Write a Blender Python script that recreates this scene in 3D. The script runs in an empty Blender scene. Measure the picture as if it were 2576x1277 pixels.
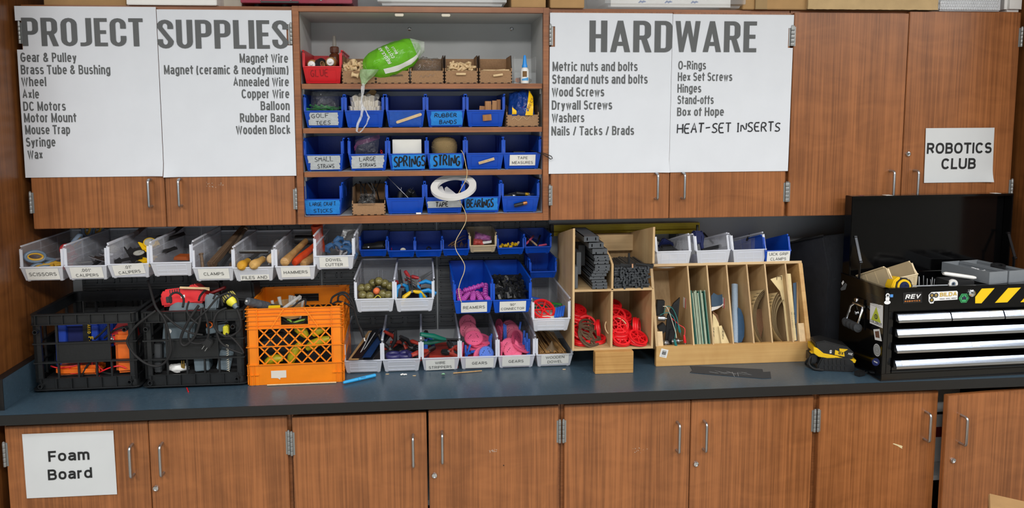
import bpy,bmesh,math,random
from mathutils import Vector,Matrix,Euler,noise
random.seed(7)
SC=bpy.context.scene
COL=SC.collection
R=math.radians
# camera
CAM_LOC=Vector((1.35972,-3.04052,1.85104))
YAW,PITCH,ROLL,FPX=0.0859745,-0.0993732,-0.0050194,1875.393
PX,PY=1288.0-67.151,638.5-160.098
_f=Vector((math.sin(YAW)*math.cos(PITCH),math.cos(YAW)*math.cos(PITCH),math.sin(PITCH)))
_r0=Vector((math.cos(YAW),-math.sin(YAW),0))
_u0=_r0.cross(_f)
_r=math.cos(ROLL)*_r0+math.sin(ROLL)*_u0
_u=-math.sin(ROLL)*_r0+math.cos(ROLL)*_u0
cam=bpy.data.cameras.new('camera')
cam.sensor_fit='HORIZONTAL'
cam.sensor_width=36.0
cam.lens=FPX*36.0/2576.0
cam.shift_x=67.151/2576.0
cam.shift_y=-160.098/2576.0
cam.clip_start=0.02
cam_ob=bpy.data.objects.new('camera',cam)
COL.objects.link(cam_ob)
_m=Matrix((_r,_u,-_f)).transposed().to_4x4()
_m.translation=CAM_LOC
cam_ob.matrix_world=_m
SC.camera=cam_ob
def _ray(u,v):
 return _f+_r*((u-PX)/FPX)-_u*((v-PY)/FPX)
def at(u,v,y):
 """point of the photograph's pixel (u, v) on the vertical plane at depth y"""
 d=_ray(u,v)
 return CAM_LOC+d*((y-CAM_LOC.y)/d.y)
def atz(u,v,z):
 d=_ray(u,v)
 return CAM_LOC+d*((z-CAM_LOC.z)/d.z)
# world, lights, exposure
W=bpy.data.worlds.new('world')
SC.world=W
W.use_nodes=True
W.node_tree.nodes['Background'].inputs[0].default_value=(0.9,0.95,1.0,1)
W.node_tree.nodes['Background'].inputs[1].default_value=0.05
SC.view_settings.view_transform='Standard'
SC.view_settings.look='None'
SC.view_settings.gamma=1.0
SC.view_settings.use_curve_mapping=False
SC.view_settings.exposure=0.0
SC.cycles.use_denoising=True
SC.cycles.max_bounces=8
SC.cycles.diffuse_bounces=4
SC.cycles.glossy_bounces=3
SC.cycles.transmission_bounces=4
SC.cycles.transparent_max_bounces=24
SC.cycles.caustics_reflective=False
SC.cycles.caustics_refractive=False
def area(name,loc,rot,sx,sy,power,color):
 L=bpy.data.lights.new(name,'AREA')
 L.shape='RECTANGLE'
 L.size,L.size_y=sx,sy
 L.energy=power
 L.color=color
 o=bpy.data.objects.new(name,L)
 o.location=loc
 o.rotation_euler=rot
 COL.objects.link(o)
 return o
LAMP=(1.0,0.98,0.955)
for lx in (-0.9,1.5,3.7,5.6):  # rightmost column is added only for the drawer pulls to reflect
 area('ceiling_lamp',(lx,-1.95,2.96),(0,0,0),1.2,0.32,16,LAMP)
 area('ceiling_lamp',(lx,-3.5,2.96),(0,0,0),1.2,0.6,68,LAMP)
area('window_light',(1.2,-6.4,1.6),(R(90),0,0),4.2,1.4,28,(0.80,0.90,1.0))
# colours and materials
def srgb(c):
 if isinstance(c,str):
  c=[int(c[i:i+2],16)/255 for i in (0,2,4)]
 return tuple((x/12.92 if x<=0.04045 else ((x+0.055)/1.055)**2.4) for x in c)+(1.0,)
MATS={}
def mat(key,col,rough=0.5,metal=0.0,var=0.0,scale=30.0,bump=0.0,bscale=120.0,spec=0.5,coat=0.0):
 """a principled material with procedural tone variation and fine bump"""
 if key in MATS:
  return MATS[key]
 m=bpy.data.materials.new(key)
 m.use_nodes=True
 nt=m.node_tree
 b=nt.nodes['Principled BSDF']
 c=srgb(col)
 b.inputs['Roughness'].default_value=rough
 b.inputs['Metallic'].default_value=metal
 b.inputs['Specular IOR Level'].default_value=spec
 b.inputs['Coat Weight'].default_value=coat
 tc=nt.nodes.new('ShaderNodeTexCoord')
 n=nt.nodes.new('ShaderNodeTexNoise')
 n.inputs['Scale'].default_value=scale
 n.inputs['Detail'].default_value=4
 nt.links.new(tc.outputs['Object'],n.inputs['Vector'])
 r=nt.nodes.new('ShaderNodeValToRGB')
 v=max(var,0.02)
 r.color_ramp.elements[0].position=0.3
 r.color_ramp.elements[1].position=0.7
 r.color_ramp.elements[0].color=tuple(x*(1-v) for x in c[:3])+(1,)
 r.color_ramp.elements[1].color=tuple(min(1,x*(1+v)) for x in c[:3])+(1,)
 nt.links.new(n.outputs['Fac'],r.inputs['Fac'])
 nt.links.new(r.outputs['Color'],b.inputs['Base Color'])
 if bump>0:
  n2=nt.nodes.new('ShaderNodeTexNoise')
  n2.inputs['Scale'].default_value=bscale
  n2.inputs['Detail'].default_value=3
  nt.links.new(tc.outputs['Object'],n2.inputs['Vector'])
  bp=nt.nodes.new('ShaderNodeBump')
  bp.inputs['Strength'].default_value=bump
  bp.inputs['Distance'].default_value=0.01
  nt.links.new(n2.outputs['Fac'],bp.inputs['Height'])
  nt.links.new(bp.outputs['Normal'],b.inputs['Normal'])
 MATS[key]=m
 return m
def wood(key,light,dark,axis='Z',rough=0.38,s=1.0,streak=0.55):
 """wood with the grain running along one object axis"""
 if key in MATS:
  return MATS[key]
 m=bpy.data.materials.new(key)
 m.use_nodes=True
 nt=m.node_tree
 N,Lk=nt.nodes,nt.links
 b=N['Principled BSDF']
 b.inputs['Roughness'].default_value=rough
 tc=N.new('ShaderNodeTexCoord')
 oi=N.new('ShaderNodeObjectInfo')
 add=N.new('ShaderNodeVectorMath');add.operation='ADD'
 mul=N.new('ShaderNodeVectorMath');mul.operation='SCALE'
 mul.inputs['Scale'].default_value=37.0
 comb=N.new('ShaderNodeCombineXYZ')
 for k in range(3):
  Lk.new(oi.outputs['Random'],comb.inputs[k])
 Lk.new(comb.outputs[0],mul.inputs[0])
 Lk.new(tc.outputs['Object'],add.inputs[0])
 Lk.new(mul.outputs[0],add.inputs[1])
 def stretched(across,along):
  mp=N.new('ShaderNodeMapping')
  sc=[across*s]*3
  sc['XYZ'.index(axis)]=along*s
  mp.inputs['Scale'].default_value=sc
  Lk.new(add.outputs[0],mp.inputs['Vector'])
  return mp
 def noise_tex(mp,detail,dist):
  n=N.new('ShaderNodeTexNoise')
  n.inputs['Scale'].default_value=1.0
  n.inputs['Detail'].default_value=detail
  n.inputs['Distortion'].default_value=dist
  Lk.new(mp.outputs[0],n.inputs['Vector'])
  return n
 broad=noise_tex(stretched(15,0.8),4,0.5)
 fine=noise_tex(stretched(150,2.5),5,0.3)
 blot=noise_tex(stretched(5,12),3,1.2)
 mx=N.new('ShaderNodeMix');mx.data_type='FLOAT'
 mx.inputs[0].default_value=streak
 Lk.new(broad.outputs['Fac'],mx.inputs[2])
 Lk.new(fine.outputs['Fac'],mx.inputs[3])
 mx2=N.new('ShaderNodeMix');mx2.data_type='FLOAT'
 mx2.inputs[0].default_value=0.22
 Lk.new(mx.outputs[0],mx2.inputs[2])
 Lk.new(blot.outputs['Fac'],mx2.inputs[3])
 r=N.new('ShaderNodeValToRGB')
 e=r.color_ramp.elements
 e[0].position,e[1].position=0.39,0.60
 e[0].color,e[1].color=srgb(dark),srgb(light)
 Lk.new(mx2.outputs[0],r.inputs['Fac'])
 Lk.new(r.outputs['Color'],b.inputs['Base Color'])
 bp=N.new('ShaderNodeBump')
 bp.inputs['Strength'].default_value=0.05
 bp.inputs['Distance'].default_value=0.005
 Lk.new(fine.outputs['Fac'],bp.inputs['Height'])
 Lk.new(bp.outputs['Normal'],b.inputs['Normal'])
 MATS[key]=m
 return m
def clear(key,col,opacity=0.3,rough=0.3,bump=0.0,bscale=25.0,trans=0.5):
 """thin see-through plastic: part of the light passes straight, part scatters"""
 if key in MATS:
  return MATS[key]
 m=bpy.data.materials.new(key)
 m.use_nodes=True
 nt=m.node_tree
 N,Lk=nt.nodes,nt.links
 b=N['Principled BSDF']
 b.inputs['Base Color'].default_value=srgb(col)
 b.inputs['Roughness'].default_value=rough
 tl=N.new('ShaderNodeBsdfTranslucent')
 tl.inputs[0].default_value=srgb(col)
 tp=N.new('ShaderNodeBsdfTransparent')
 a=N.new('ShaderNodeMixShader');a.inputs[0].default_value=trans
 Lk.new(b.outputs[0],a.inputs[1]);Lk.new(tl.outputs[0],a.inputs[2])
 mx=N.new('ShaderNodeMixShader')
 Lk.new(tp.outputs[0],mx.inputs[1]);Lk.new(a.outputs[0],mx.inputs[2])
 if bump==0:
  mx.inputs[0].default_value=opacity
  Lk.new(mx.outputs[0],N['Material Output'].inputs[0])
  MATS[key]=m
  return m
 tc=N.new('ShaderNodeTexCoord')
 n=N.new('ShaderNodeTexNoise')
 n.inputs['Scale'].default_value=bscale
 n.inputs['Detail'].default_value=3
 n.inputs['Distortion'].default_value=1.0
 Lk.new(tc.outputs['Object'],n.inputs['Vector'])
 mr=N.new('ShaderNodeMapRange')
 mr.inputs[1].default_value,mr.inputs[2].default_value=0.3,0.7
 mr.inputs[3].default_value,mr.inputs[4].default_value=opacity*0.8,min(1,opacity*1.2)
 Lk.new(n.outputs['Fac'],mr.inputs[0])
 Lk.new(mr.outputs[0],mx.inputs[0])
 if bump>0:
  bp=N.new('ShaderNodeBump')
  bp.inputs['Strength'].default_value=bump
  bp.inputs['Distance'].default_value=0.02
  Lk.new(n.outputs['Fac'],bp.inputs['Height'])
  Lk.new(bp.outputs['Normal'],b.inputs['Normal'])
 Lk.new(mx.outputs[0],N['Material Output'].inputs[0])
 MATS[key]=m
 return m
def film(key,col,base=0.04,edge=0.55,rough=0.12,bscale=30.0,bump=0.5):
 """crinkled clear film: mostly see-through, glinting where it turns away"""
 m=bpy.data.materials.new(key)
 m.use_nodes=True
 nt=m.node_tree
 N,Lk=nt.nodes,nt.links
 b=N['Principled BSDF']
 b.inputs['Base Color'].default_value=srgb(col)
 b.inputs['Roughness'].default_value=rough
 tc=N.new('ShaderNodeTexCoord')
 n=N.new('ShaderNodeTexNoise')
 n.inputs['Scale'].default_value=bscale
 n.inputs['Detail'].default_value=4
 n.inputs['Distortion'].default_value=1.5
 Lk.new(tc.outputs['Object'],n.inputs['Vector'])
 bp=N.new('ShaderNodeBump')
 bp.inputs['Strength'].default_value=bump
 bp.inputs['Distance'].default_value=0.01
 Lk.new(n.outputs['Fac'],bp.inputs['Height'])
 gl=N.new('ShaderNodeBsdfGlossy')
 gl.inputs['Color'].default_value=srgb(col)
 gl.inputs['Roughness'].default_value=rough
 Lk.new(bp.outputs['Normal'],gl.inputs['Normal'])
 g2=N.new('ShaderNodeMixShader');g2.inputs[0].default_value=0.65
 Lk.new(b.outputs[0],g2.inputs[1]);Lk.new(gl.outputs[0],g2.inputs[2])
 fr=N.new('ShaderNodeFresnel')
 fr.inputs['IOR'].default_value=1.5
 Lk.new(bp.outputs['Normal'],fr.inputs['Normal'])
 mr=N.new('ShaderNodeMapRange')
 mr.inputs[1].default_value,mr.inputs[2].default_value=0.03,0.6
 mr.inputs[3].default_value,mr.inputs[4].default_value=base,edge
 Lk.new(fr.outputs[0],mr.inputs[0])
 tp=N.new('ShaderNodeBsdfTransparent')
 mx=N.new('ShaderNodeMixShader')
 Lk.new(mr.outputs[0],mx.inputs[0])
 Lk.new(tp.outputs[0],mx.inputs[1]);Lk.new(g2.outputs[0],mx.inputs[2])
 Lk.new(mx.outputs[0],N['Material Output'].inputs[0])
 MATS[key]=m
 return m
M_door=wood('cherry_laminate','a0653a','7a4a28','Z',0.36,1.0,0.66)
M_rail=wood('cherry_rail','9c6238','7d4b28','X',0.38)
M_dark=wood('cherry_side','845128','60381a','Z',0.36)
M_ply=wood('birch_plywood','cdb083','b4946a','Z',0.55,1.0,0.35)
M_plyh=wood('birch_plywood_flat','cdb083','b4946a','X',0.55,1.0,0.35)
M_pine=wood('pine_board','d2aa6e','b88a50','X',0.5,0.8,0.3)
M_oak=wood('oak_block','c79a5c','a87a40','X',0.5,1.0,0.6)
M_blk=wood('block_wood','ba8652','976338','Z',0.5,1.0,0.5)
M_ash=wood('tool_handle_ash','c49a62','9c7342','Y',0.45,1.5,0.5)
M_mdf=mat('mdf_board','977554',0.8,0,0.12,200,0.1,400)
M_burn=mat('laser_burnt_edge','2a1d14',0.85,0,0.2,90)
M_steel=mat('brushed_steel','b9bcc0',0.34,1.0,0.05,60)
M_hinge=mat('hinge_grey','9c9f9f',0.42,0.7,0.05,60)
M_chrome=mat('chrome','d8dade',0.12,1.0)
M_grey_in=mat('grey_melamine','c6c8c8',0.5,0,0.03,8)
M_wallp=mat('wall_paint','bcc0c2',0.7,0,0.02,8)
M_dimmed_wall=mat('dimmed_wall_paint','8a8a86',0.8,0,0.02,8)  # dimness of the room's far side put into this colour, cutting bounce
M_floor=mat('floor_tile','9b988f',0.45,0,0.08,6)
M_ceil=mat('ceiling_tile','e2e2de',0.9,0,0.05,60)
M_edge=mat('black_edge_band','18191a',0.42,0,0.05,40)
M_paper=mat('paper','d8dde5',0.75,0,0.015,10,0.10,9)
M_sign=mat('sign_paper','cbcfd2',0.75,0,0.015,10,0.15,9)
M_tag=mat('label_paper','e6e6e1',0.55,0,0.03,30,0.05,60)
M_ink=mat('grey_ink','5b5e60',0.7)
M_blk_ink=mat('black_ink','16181a',0.7)
M_tag_ink=mat('label_ink','4a4b49',0.7)
M_pen=mat('marker_ink','0c0e16',0.6)
M_masking=mat('masking_tape','b9c0c4',0.7,0,0.08,60,0.3,60)
M_bluetape=mat('painters_tape','1d86dc',0.6,0,0.08,40,0.4,40)
M_blue=mat('blue_polypropylene','0448b8',0.36,0,0.05,20,0.04,200,spec=0.4)
M_red=mat('red_polypropylene','cc1420',0.36,0,0.05,20,0.04,200)
M_beige=mat('beige_polypropylene','cdbb98',0.42,0,0.04,20)
M_clear=clear('clear_polypropylene','eef3fc',0.20,0.20,trans=0.3)
M_clear_lit_rim=clear('clear_polypropylene_lit_rim','f2f6ff',0.74,0.25,trans=0.25)  # whiter, denser copy: light falling on rims and lips put into the plastic
M_bag=film('clear_polybag','eef0f2')
M_black=mat('black_plastic','1b1c1e',0.45,0,0.1,40,0.05,200)
M_blackg=mat('black_gloss_enamel','060607',0.12,0,0.02,10)
M_blackr=mat('black_rubber','151517',0.7,0,0.1,60)
M_dgrey=mat('charcoal_plastic','3a3d40',0.55,0,0.08,50)
M_panel=mat('bin_panel_grey','55585a',0.5,0,0.05,30)
M_grey=mat('grey_plastic','6b7479',0.5,0,0.06,40)
M_card=mat('cardboard','ae8a5c',0.85,0,0.06,18,0.08,60)
M_orange=mat('orange_crate_plastic','f0840c',0.4,0,0.08,14,0.04,90)
M_orange2=mat('orange_rubber','e0660c',0.5,0,0.08,30)
M_yellow=mat('yellow_plastic','e6bb12',0.4,0,0.06,30)
M_ylw_al=mat('yellow_aluminium','c9b116',0.4,0.1,0.08,20)
M_white=mat('white_plastic','e8e8e6',0.35,0,0.02,20)
M_cream=mat('cream_plastic','e2dccb',0.5,0,0.04,30)
M_redp=mat('red_plastic','e01a22',0.38,0,0.08,30)
M_pink=mat('pink_plastic','e25e86',0.5,0,0.06,30)
M_pinkd=mat('rose_plastic','bd4669',0.5,0,0.06,30)
M_bluep=mat('bright_blue_plastic','2a62c8',0.42,0,0.06,30)
M_magenta=mat('magenta_plastic','a83fa0',0.4,0,0.08,30)
M_green=mat('green_plastic','0f6b58',0.4,0,0.06,30)
M_teal=mat('teal_rubber','0e6e6c',0.45,0,0.06,30)
M_navy=mat('navy_plastic','23305e',0.45,0,0.06,30)
M_tan=mat('bare_maple','d9bd92',0.6,0,0.1,60)
M_sand=mat('sandpaper_back','dcc898',0.8,0,0.08,40)
M_grit=mat('sandpaper_grit','7c5a40',0.95,0,0.15,400,0.3,900)
# mesh builder
class MB:
 def __init__(self):
  self.v,self.f=[],[]
  self.M=Matrix.Identity(4)
 def add(self,vs,fs):
  n=len(self.v)
  self.v+=[tuple(self.M@Vector(p)) for p in vs]
  self.f+=[tuple(n+i for i in f) for f in fs]
  return self
 def box(self,x0,x1,y0,y1,z0,z1):
  x0,x1=min(x0,x1),max(x0,x1);y0,y1=min(y0,y1),max(y0,y1);z0,z1=min(z0,z1),max(z0,z1)
  return self.add([(x0,y0,z0),(x1,y0,z0),(x1,y1,z0),(x0,y1,z0),(x0,y0,z1),(x1,y0,z1),(x1,y1,z1),(x0,y1,z1)],[(0,3,2,1),(4,5,6,7),(0,1,5,4),(1,2,6,5),(2,3,7,6),(3,0,4,7)])
 def bar(self,p,q,w,h,up=(0,0,1)):
  """a rectangular bar from p to q"""
  p,q=Vector(p),Vector(q)
  d=(q-p).normalized()
  s=d.cross(Vector(up))
  if s.length<1e-4:
   s=d.cross(Vector((0,1,0)))
  s.normalize();t=s.cross(d)
  s,t=s*w/2,t*h/2
  vs=[p-s-t,p+s-t,p+s+t,p-s+t,q-s-t,q+s-t,q+s+t,q-s+t]
  return self.add(vs,[(0,1,2,3),(7,6,5,4),(0,4,5,1),(1,5,6,2),(2,6,7,3),(3,7,4,0)])
 def prism(self,poly,a,b,axis='Y'):
  """extrude a 2D outline along an axis: Y takes (x,z), X takes (y,z), Z takes (x,y)"""
  def P(p,t):
   return {'Y':(p[0],t,p[1]),'X':(t,p[0],p[1]),'Z':(p[0],p[1],t)}[axis]
  n=len(poly)
  vs=[P(p,a) for p in poly]+[P(p,b) for p in poly]
  fs=[tuple(range(n))[::-1],tuple(range(n,2*n))]
  fs+=[(i,(i+1)%n,n+(i+1)%n,n+i) for i in range(n)]
  return self.add(vs,fs)
 def tube(self,pts,r,n=8,closed=False ,caps=True ,flat=1.0):
  pts=[Vector(p) for p in pts]
  rs=r if isinstance(r,(list,tuple)) else [r]*len(pts)
  rings,prev=[],None
  for i,p in enumerate(pts):
   if closed:
    d=pts[(i+1)%len(pts)]-pts[i-1]
   else :
    d=pts[min(i+1,len(pts)-1)]-pts[max(i-1,0)]
   if d.length<1e-9:
    d=Vector((0,0,1))
   d.normalize()
   if prev is None :
    s=d.cross(Vector((0,0,1)))
    if s.length<1e-3:
     s=d.cross(Vector((0,1,0)))
   else :
    s=prev-d*prev.dot(d)
    if s.length<1e-4:
     s=d.cross(Vector((0,0,1)))
   s.normalize();prev=s
   t=d.cross(s)
   rings.append([p+s*math.cos(2*math.pi*k/n)*rs[i]+t*math.sin(2*math.pi*k/n)*rs[i]*flat for k in range(n)])
  vs=[q for g in rings for q in g]
  m=len(rings)
  fs=[]
  for i in range(m if closed else m-1):
   j=(i+1)%m
   fs+=[(i*n+k,i*n+(k+1)%n,j*n+(k+1)%n,j*n+k) for k in range(n)]
  if caps and not closed:
   fs+=[tuple(range(n))[::-1],tuple((m-1)*n+k for k in range(n))]
  return self.add(vs,fs)
 def lathe(self,prof,n=24,axis='Z',c=(0,0,0),closed=False ):
  """revolve (radius, height) pairs about an axis through c"""
  c=Vector(c)
  vs=[]
  for r,h in prof:
   for k in range(n):
    a=2*math.pi*k/n
    x,y=r*math.cos(a),r*math.sin(a)
    vs.append(c+Vector({'Z':(x,y,h),'Y':(x,h,y),'X':(h,x,y)}[axis]))
  m=len(prof)
  fs=[]
  for i in range(m if closed else m-1):
   j=(i+1)%m
   fs+=[(i*n+k,i*n+(k+1)%n,j*n+(k+1)%n,j*n+k) for k in range(n)]
  if not closed:
   if prof[0][0]>1e-6:
    fs.append(tuple(range(n))[::-1])
   if prof[-1][0]>1e-6:
    fs.append(tuple((m-1)*n+k for k in range(n)))
  return self.add(vs,fs)
 def grid(self,fn,nu,nv):
  vs=[fn(i/nu,j/nv) for j in range(nv+1) for i in range(nu+1)]
  fs=[(j*(nu+1)+i,j*(nu+1)+i+1,(j+1)*(nu+1)+i+1,(j+1)*(nu+1)+i) for j in range(nv) for i in range(nu)]
  return self.add(vs,fs)
 def ell(self,c,r,nu=16,nv=10,fn=None ):
  """an ellipsoid, optionally displaced by fn(direction)"""
  c=Vector(c)
  vs=[]
  for j in range(nv+1):
   th=math.pi*j/nv
   for i in range(nu):
    a=2*math.pi*i/nu
    d=Vector((math.sin(th)*math.cos(a),math.sin(th)*math.sin(a),math.cos(th)))
    k=fn(d) if fn else 1.0
    vs.append(c+Vector((d.x*r[0],d.y*r[1],d.z*r[2]))*k)
  fs=[(j*nu+i,(j+1)*nu+i,(j+1)*nu+(i+1)%nu,j*nu+(i+1)%nu) for j in range(nv) for i in range(nu)]
  return self.add(vs,fs)
 def mesh(self,name,smooth=35,bevel=0.0,fix=True ,solid=0.0):
  me=bpy.data.meshes.new(name)
  bm=bmesh.new()
  bv=[bm.verts.new(p) for p in self.v]
  for f in self.f:
   if len(set(f))>2:
    try :
     bm.faces.new([bv[i] for i in f])
    except ValueError:
     pass
  if solid or fix=='merge':
   bmesh.ops.remove_doubles(bm,verts=bm.verts,dist=1e-5)
  if fix:
   bmesh.ops.recalc_face_normals(bm,faces=bm.faces)
  if solid:
   bmesh.ops.solidify(bm,geom=bm.faces[:],thickness=solid)
   bmesh.ops.recalc_face_normals(bm,faces=bm.faces)
  if bevel>0:
   es=[e for e in bm.edges if e.is_manifold and e.calc_face_angle(0)>0.6]
   bmesh.ops.bevel(bm,geom=es,offset=bevel,segments=2,affect='EDGES',clamp_overlap=True )
  bm.to_mesh(me)
  bm.free()
  if smooth:
   me.polygons.foreach_set('use_smooth',[True ]*len(me.polygons))
   me.set_sharp_from_angle(angle=R(smooth))
  return me
 def build(self,name,material,parent=None ,smooth=35,bevel=0.0,fix=True ,solid=0.0):
  return put(name,self.mesh(name,smooth,bevel,fix,solid),material,parent)
def put(name,me,material,parent=None ,loc=None ,rot=None ):
 if material is not None :
  me.materials.clear()
  me.materials.append(material)
 o=bpy.data.objects.new(name,me)
 COL.objects.link(o)
 if parent is not None :
  o.parent=parent
 if loc is not None :
  o.location=loc
 if rot is not None :
  o.rotation_euler=rot
 return o
def tag(o,label,cat,group=None ,kind=None ):
 o['label']=label
 o['category']=cat
 if group:
  o['group']=group
 if kind:
  o['kind']=kind
 return o
def thing(name,label,cat,loc=(0,0,0),rot=(0,0,0),group=None ):
 o=bpy.data.objects.new(name,None )
 o.empty_display_size=0.02
 COL.objects.link(o)
 o.location=loc
 o.rotation_euler=rot
 return tag(o,label,cat,group)
def struct(name,mb,material,**k):
 o=mb.build(name,material,**k)
 o['kind']='structure'
 return o
KIDS={}
def copy_tree(o,loc=None ,rot=None ,label=None ,group=None ):
 """a copy of a thing, its parts and their sub-parts"""
 def rec(a,par):
  c=a.copy()
  COL.objects.link(c)
  c.parent=par
  for ch in a.children:
   rec(ch,c)
  return c
 c=rec(o,None )
 if loc is not None :
  c.location=loc
 if rot is not None :
  c.rotation_euler=rot
 if label:
  c['label']=label
 if group:
  c['group']=group
 return c
# lettering
def _e(cx,cy,rx,ry,a0,a1,n=9,p=2.3):
 out=[]
 for i in range(n+1):
  t=R(a0+(a1-a0)*i/n)
  c,s=math.cos(t),math.sin(t)
  out.append((cx+rx*math.copysign(abs(c)**(2/p),c),cy+ry*math.copysign(abs(s)**(2/p),s)))
 return out
_H=.73
def _glyphs():
 x=_H
 h=x/2
 b=.56
 g={'A':(.72,[[(0,0),(.36,1),(.72,0)],[(.13,.32),(.59,.32)]]),'B':(.62,[[(0,.53),(.34,.53)]+_e(.34,.765,.24,.235,-90,90)+[(0,1),(0,0),(.36,0)]+_e(.36,.265,.26,.265,-90,90)]),'C':(.68,[_e(.35,.5,.35,.5,38,322,20)]),'D':(.68,[[(0,0),(0,1),(.3,1)]+_e(.3,.5,.38,.5,90,-90,14)+[(0,0)]]),'E':(.52,[[(.52,1),(0,1),(0,0),(.52,0)],[(0,.52),(.47,.52)]]),'F':(.50,[[(.5,1),(0,1),(0,0)],[(0,.50),(.44,.50)]]),'G':(.70,[_e(.35,.5,.35,.5,40,350,20)+[(.70,.46),(.40,.46)]]),'H':(.66,[[(0,0),(0,1)],[(.66,0),(.66,1)],[(0,.52),(.66,.52)]]),'I':(.0,[[(0,0),(0,1)]]),'J':(.42,[[(.42,1),(.42,.25)]+_e(.21,.25,.21,.25,0,-170,8)]),'K':(.62,[[(0,0),(0,1)],[(.6,1),(0,.4)],[(.2,.58),(.62,0)]]),'L':(.48,[[(0,1),(0,0),(.48,0)]]),'M':(.80,[[(0,0),(0,1)],[(0,1),(.4,.1),(.8,1)],[(.8,1),(.8,0)]]),'N':(.66,[[(0,0),(0,1)],[(0,1),(.66,0)],[(.66,0),(.66,1)]]),'O':(.74,[_e(.37,.5,.37,.5,0,360,26)]),'P':(.58,[[(0,0),(0,1),(.32,1)]+_e(.32,.73,.26,.27,90,-90)+[(0,.46)]]),'Q':(.74,[_e(.37,.5,.37,.5,0,360,26),[(.45,.25),(.74,-.03)]]),'R':(.62,[[(0,0),(0,1),(.34,1)]+_e(.34,.74,.26,.26,90,-90)+[(0,.48)],[(.32,.48),(.62,0)]]),'S':(.58,[_e(.29,.755,.27,.245,25,270,12)+_e(.29,.265,.29,.265,90,-160,12)]),'T':(.60,[[(0,1),(.6,1)],[(.3,1),(.3,0)]]),'U':(.66,[[(0,1),(0,.33)]+_e(.33,.33,.33,.33,180,360,12)+[(.66,1)]]),'V':(.68,[[(0,1),(.34,0),(.68,1)]]),'W':(1.0,[[(0,1),(.25,0),(.5,.95),(.75,0),(1,1)]]),'X':(.64,[[(0,0),(.64,1)],[(0,1),(.64,0)]]),'Y':(.64,[[(0,1),(.32,.45),(.64,1)],[(.32,.45),(.32,0)]]),'Z':(.58,[[(0,1),(.58,1),(0,0),(.58,0)]]),'0':(.54,[_e(.27,.5,.27,.5,0,360,24)]),'1':(.26,[[(0,.8),(.22,1),(.22,0)]]),'2':(.52,[_e(.26,.72,.26,.28,160,-30,10)+[(0,0),(.52,0)]]),'5':(.52,[[(.48,1),(.08,1),(.03,.52)]+_e(.24,.32,.28,.32,120,-150,14)]),'9':(.54,[_e(.27,.69,.27,.31,0,360,18),[(.54,.69)]+_e(.22,.4,.32,.4,20,-100,8)]),'&':(.74,[[(.70,0),(.14,.70)]+_e(.32,.80,.18,.20,210,-40,10)+_e(.30,.26,.30,.26,110,300,12)+[(.70,.42)]]),'.':(.0,[[(0,0),(0,.07)]]),'-':(.30,[[(0,.38),(.3,.38)]]),'/':(.42,[[(0,-.08),(.42,1.04)]]),'(':(.18,[_e(.30,.42,.30,.72,125,235,8,2.0)]),')':(.18,[_e(-.12,.42,.30,.72,55,-55,8,2.0)]),"'":(.0,[[(0,.75),(0,1)]]),'"':(.14,[[(0,.75),(.03,1)],[(.14,.75),(.17,1)]]),'o':(.54,[_e(.27,h,.27,h,0,360,20)]),'a':(.50,[_e(.25,x-.2,.25,.2,160,0,8)+[(.5,0)],[(.5,x*.56),(.24,x*.56)]+_e(.22,x*.28,.22,x*.28,90,270,8)+[(.5,x*.18)]]),'b':(.54,[[(0,0),(0,1)],_e(.27,h,.27,h,0,360,20)]),'c':(.50,[_e(.27,h,.27,h,42,318,16)]),'d':(.54,[[(.54,0),(.54,1)],_e(.27,h,.27,h,0,360,20)]),'e':(.54,[[(0,h),(.54,h)]+_e(.27,h,.27,h,0,318,18)]),'f':(.30,[[(.10,0),(.10,.8)]+_e(.29,.82,.19,.18,180,90,6),[(-.03,x),(.30,x)]]),'g':(.54,[_e(.27,h,.27,h,0,360,20),[(.54,x),(.54,-.02)]+_e(.27,-.04,.27,.21,0,-160,9)]),'h':(.52,[[(0,0),(0,1)],[(0,x-.25)]+_e(.26,x-.24,.26,.24,180,0,10)+[(.52,0)]]),'i':(.0,[[(0,0),(0,x-.10)],[(0,.96),(0,1.0)]]),'k':(.50,[[(0,0),(0,1)],[(.46,x),(0,.28)],[(.17,.44),(.5,0)]]),'l':(.0,[[(0,0),(0,1)]]),'m':(.84,[[(0,0),(0,x)],[(0,x-.22)]+_e(.21,x-.21,.21,.21,180,0,9)+[(.42,0)],[(.42,x-.22)]+_e(.63,x-.21,.21,.21,180,0,9)+[(.84,0)]]),'n':(.52,[[(0,0),(0,x)],[(0,x-.25)]+_e(.26,x-.24,.26,.24,180,0,10)+[(.52,0)]]),'p':(.54,[[(0,-.25),(0,x)],_e(.27,h,.27,h,0,360,20)]),'r':(.28,[[(0,0),(0,x)],[(0,x-.28)]+_e(.26,x-.26,.26,.26,180,80,6)]),'s':(.46,[_e(.23,x-.185,.22,.185,25,270,10)+_e(.23,.18,.23,.18,90,-160,10)]),'t':(.30,[[(.12,.95),(.12,.16)]+_e(.28,.16,.16,.16,180,270,5),[(-.02,x),(.30,x)]]),'u':(.52,[[(.52,x),(.52,0)],[(0,x),(0,.25)]+_e(.26,.25,.26,.25,180,360,10)]),'v':(.50,[[(0,x),(.25,0),(.5,x)]]),'w':(.78,[[(0,x),(.2,0),(.39,x-.05),(.58,0),(.78,x)]]),'x':(.48,[[(0,0),(.48,x)],[(0,x),(.48,0)]]),'y':(.50,[[(0,x),(.26,.02)],[(.50,x),(.2,-.18),(0,-.22)]]),}
 g['\u00b0']=(.22,[_e(.11,.86,.11,.12,0,360,12)])
 g['q']=(.54,[[(.54,-.25),(.54,x)],_e(.27,h,.27,h,0,360,20)])
 return g
GLYPH=_glyphs()
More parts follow.
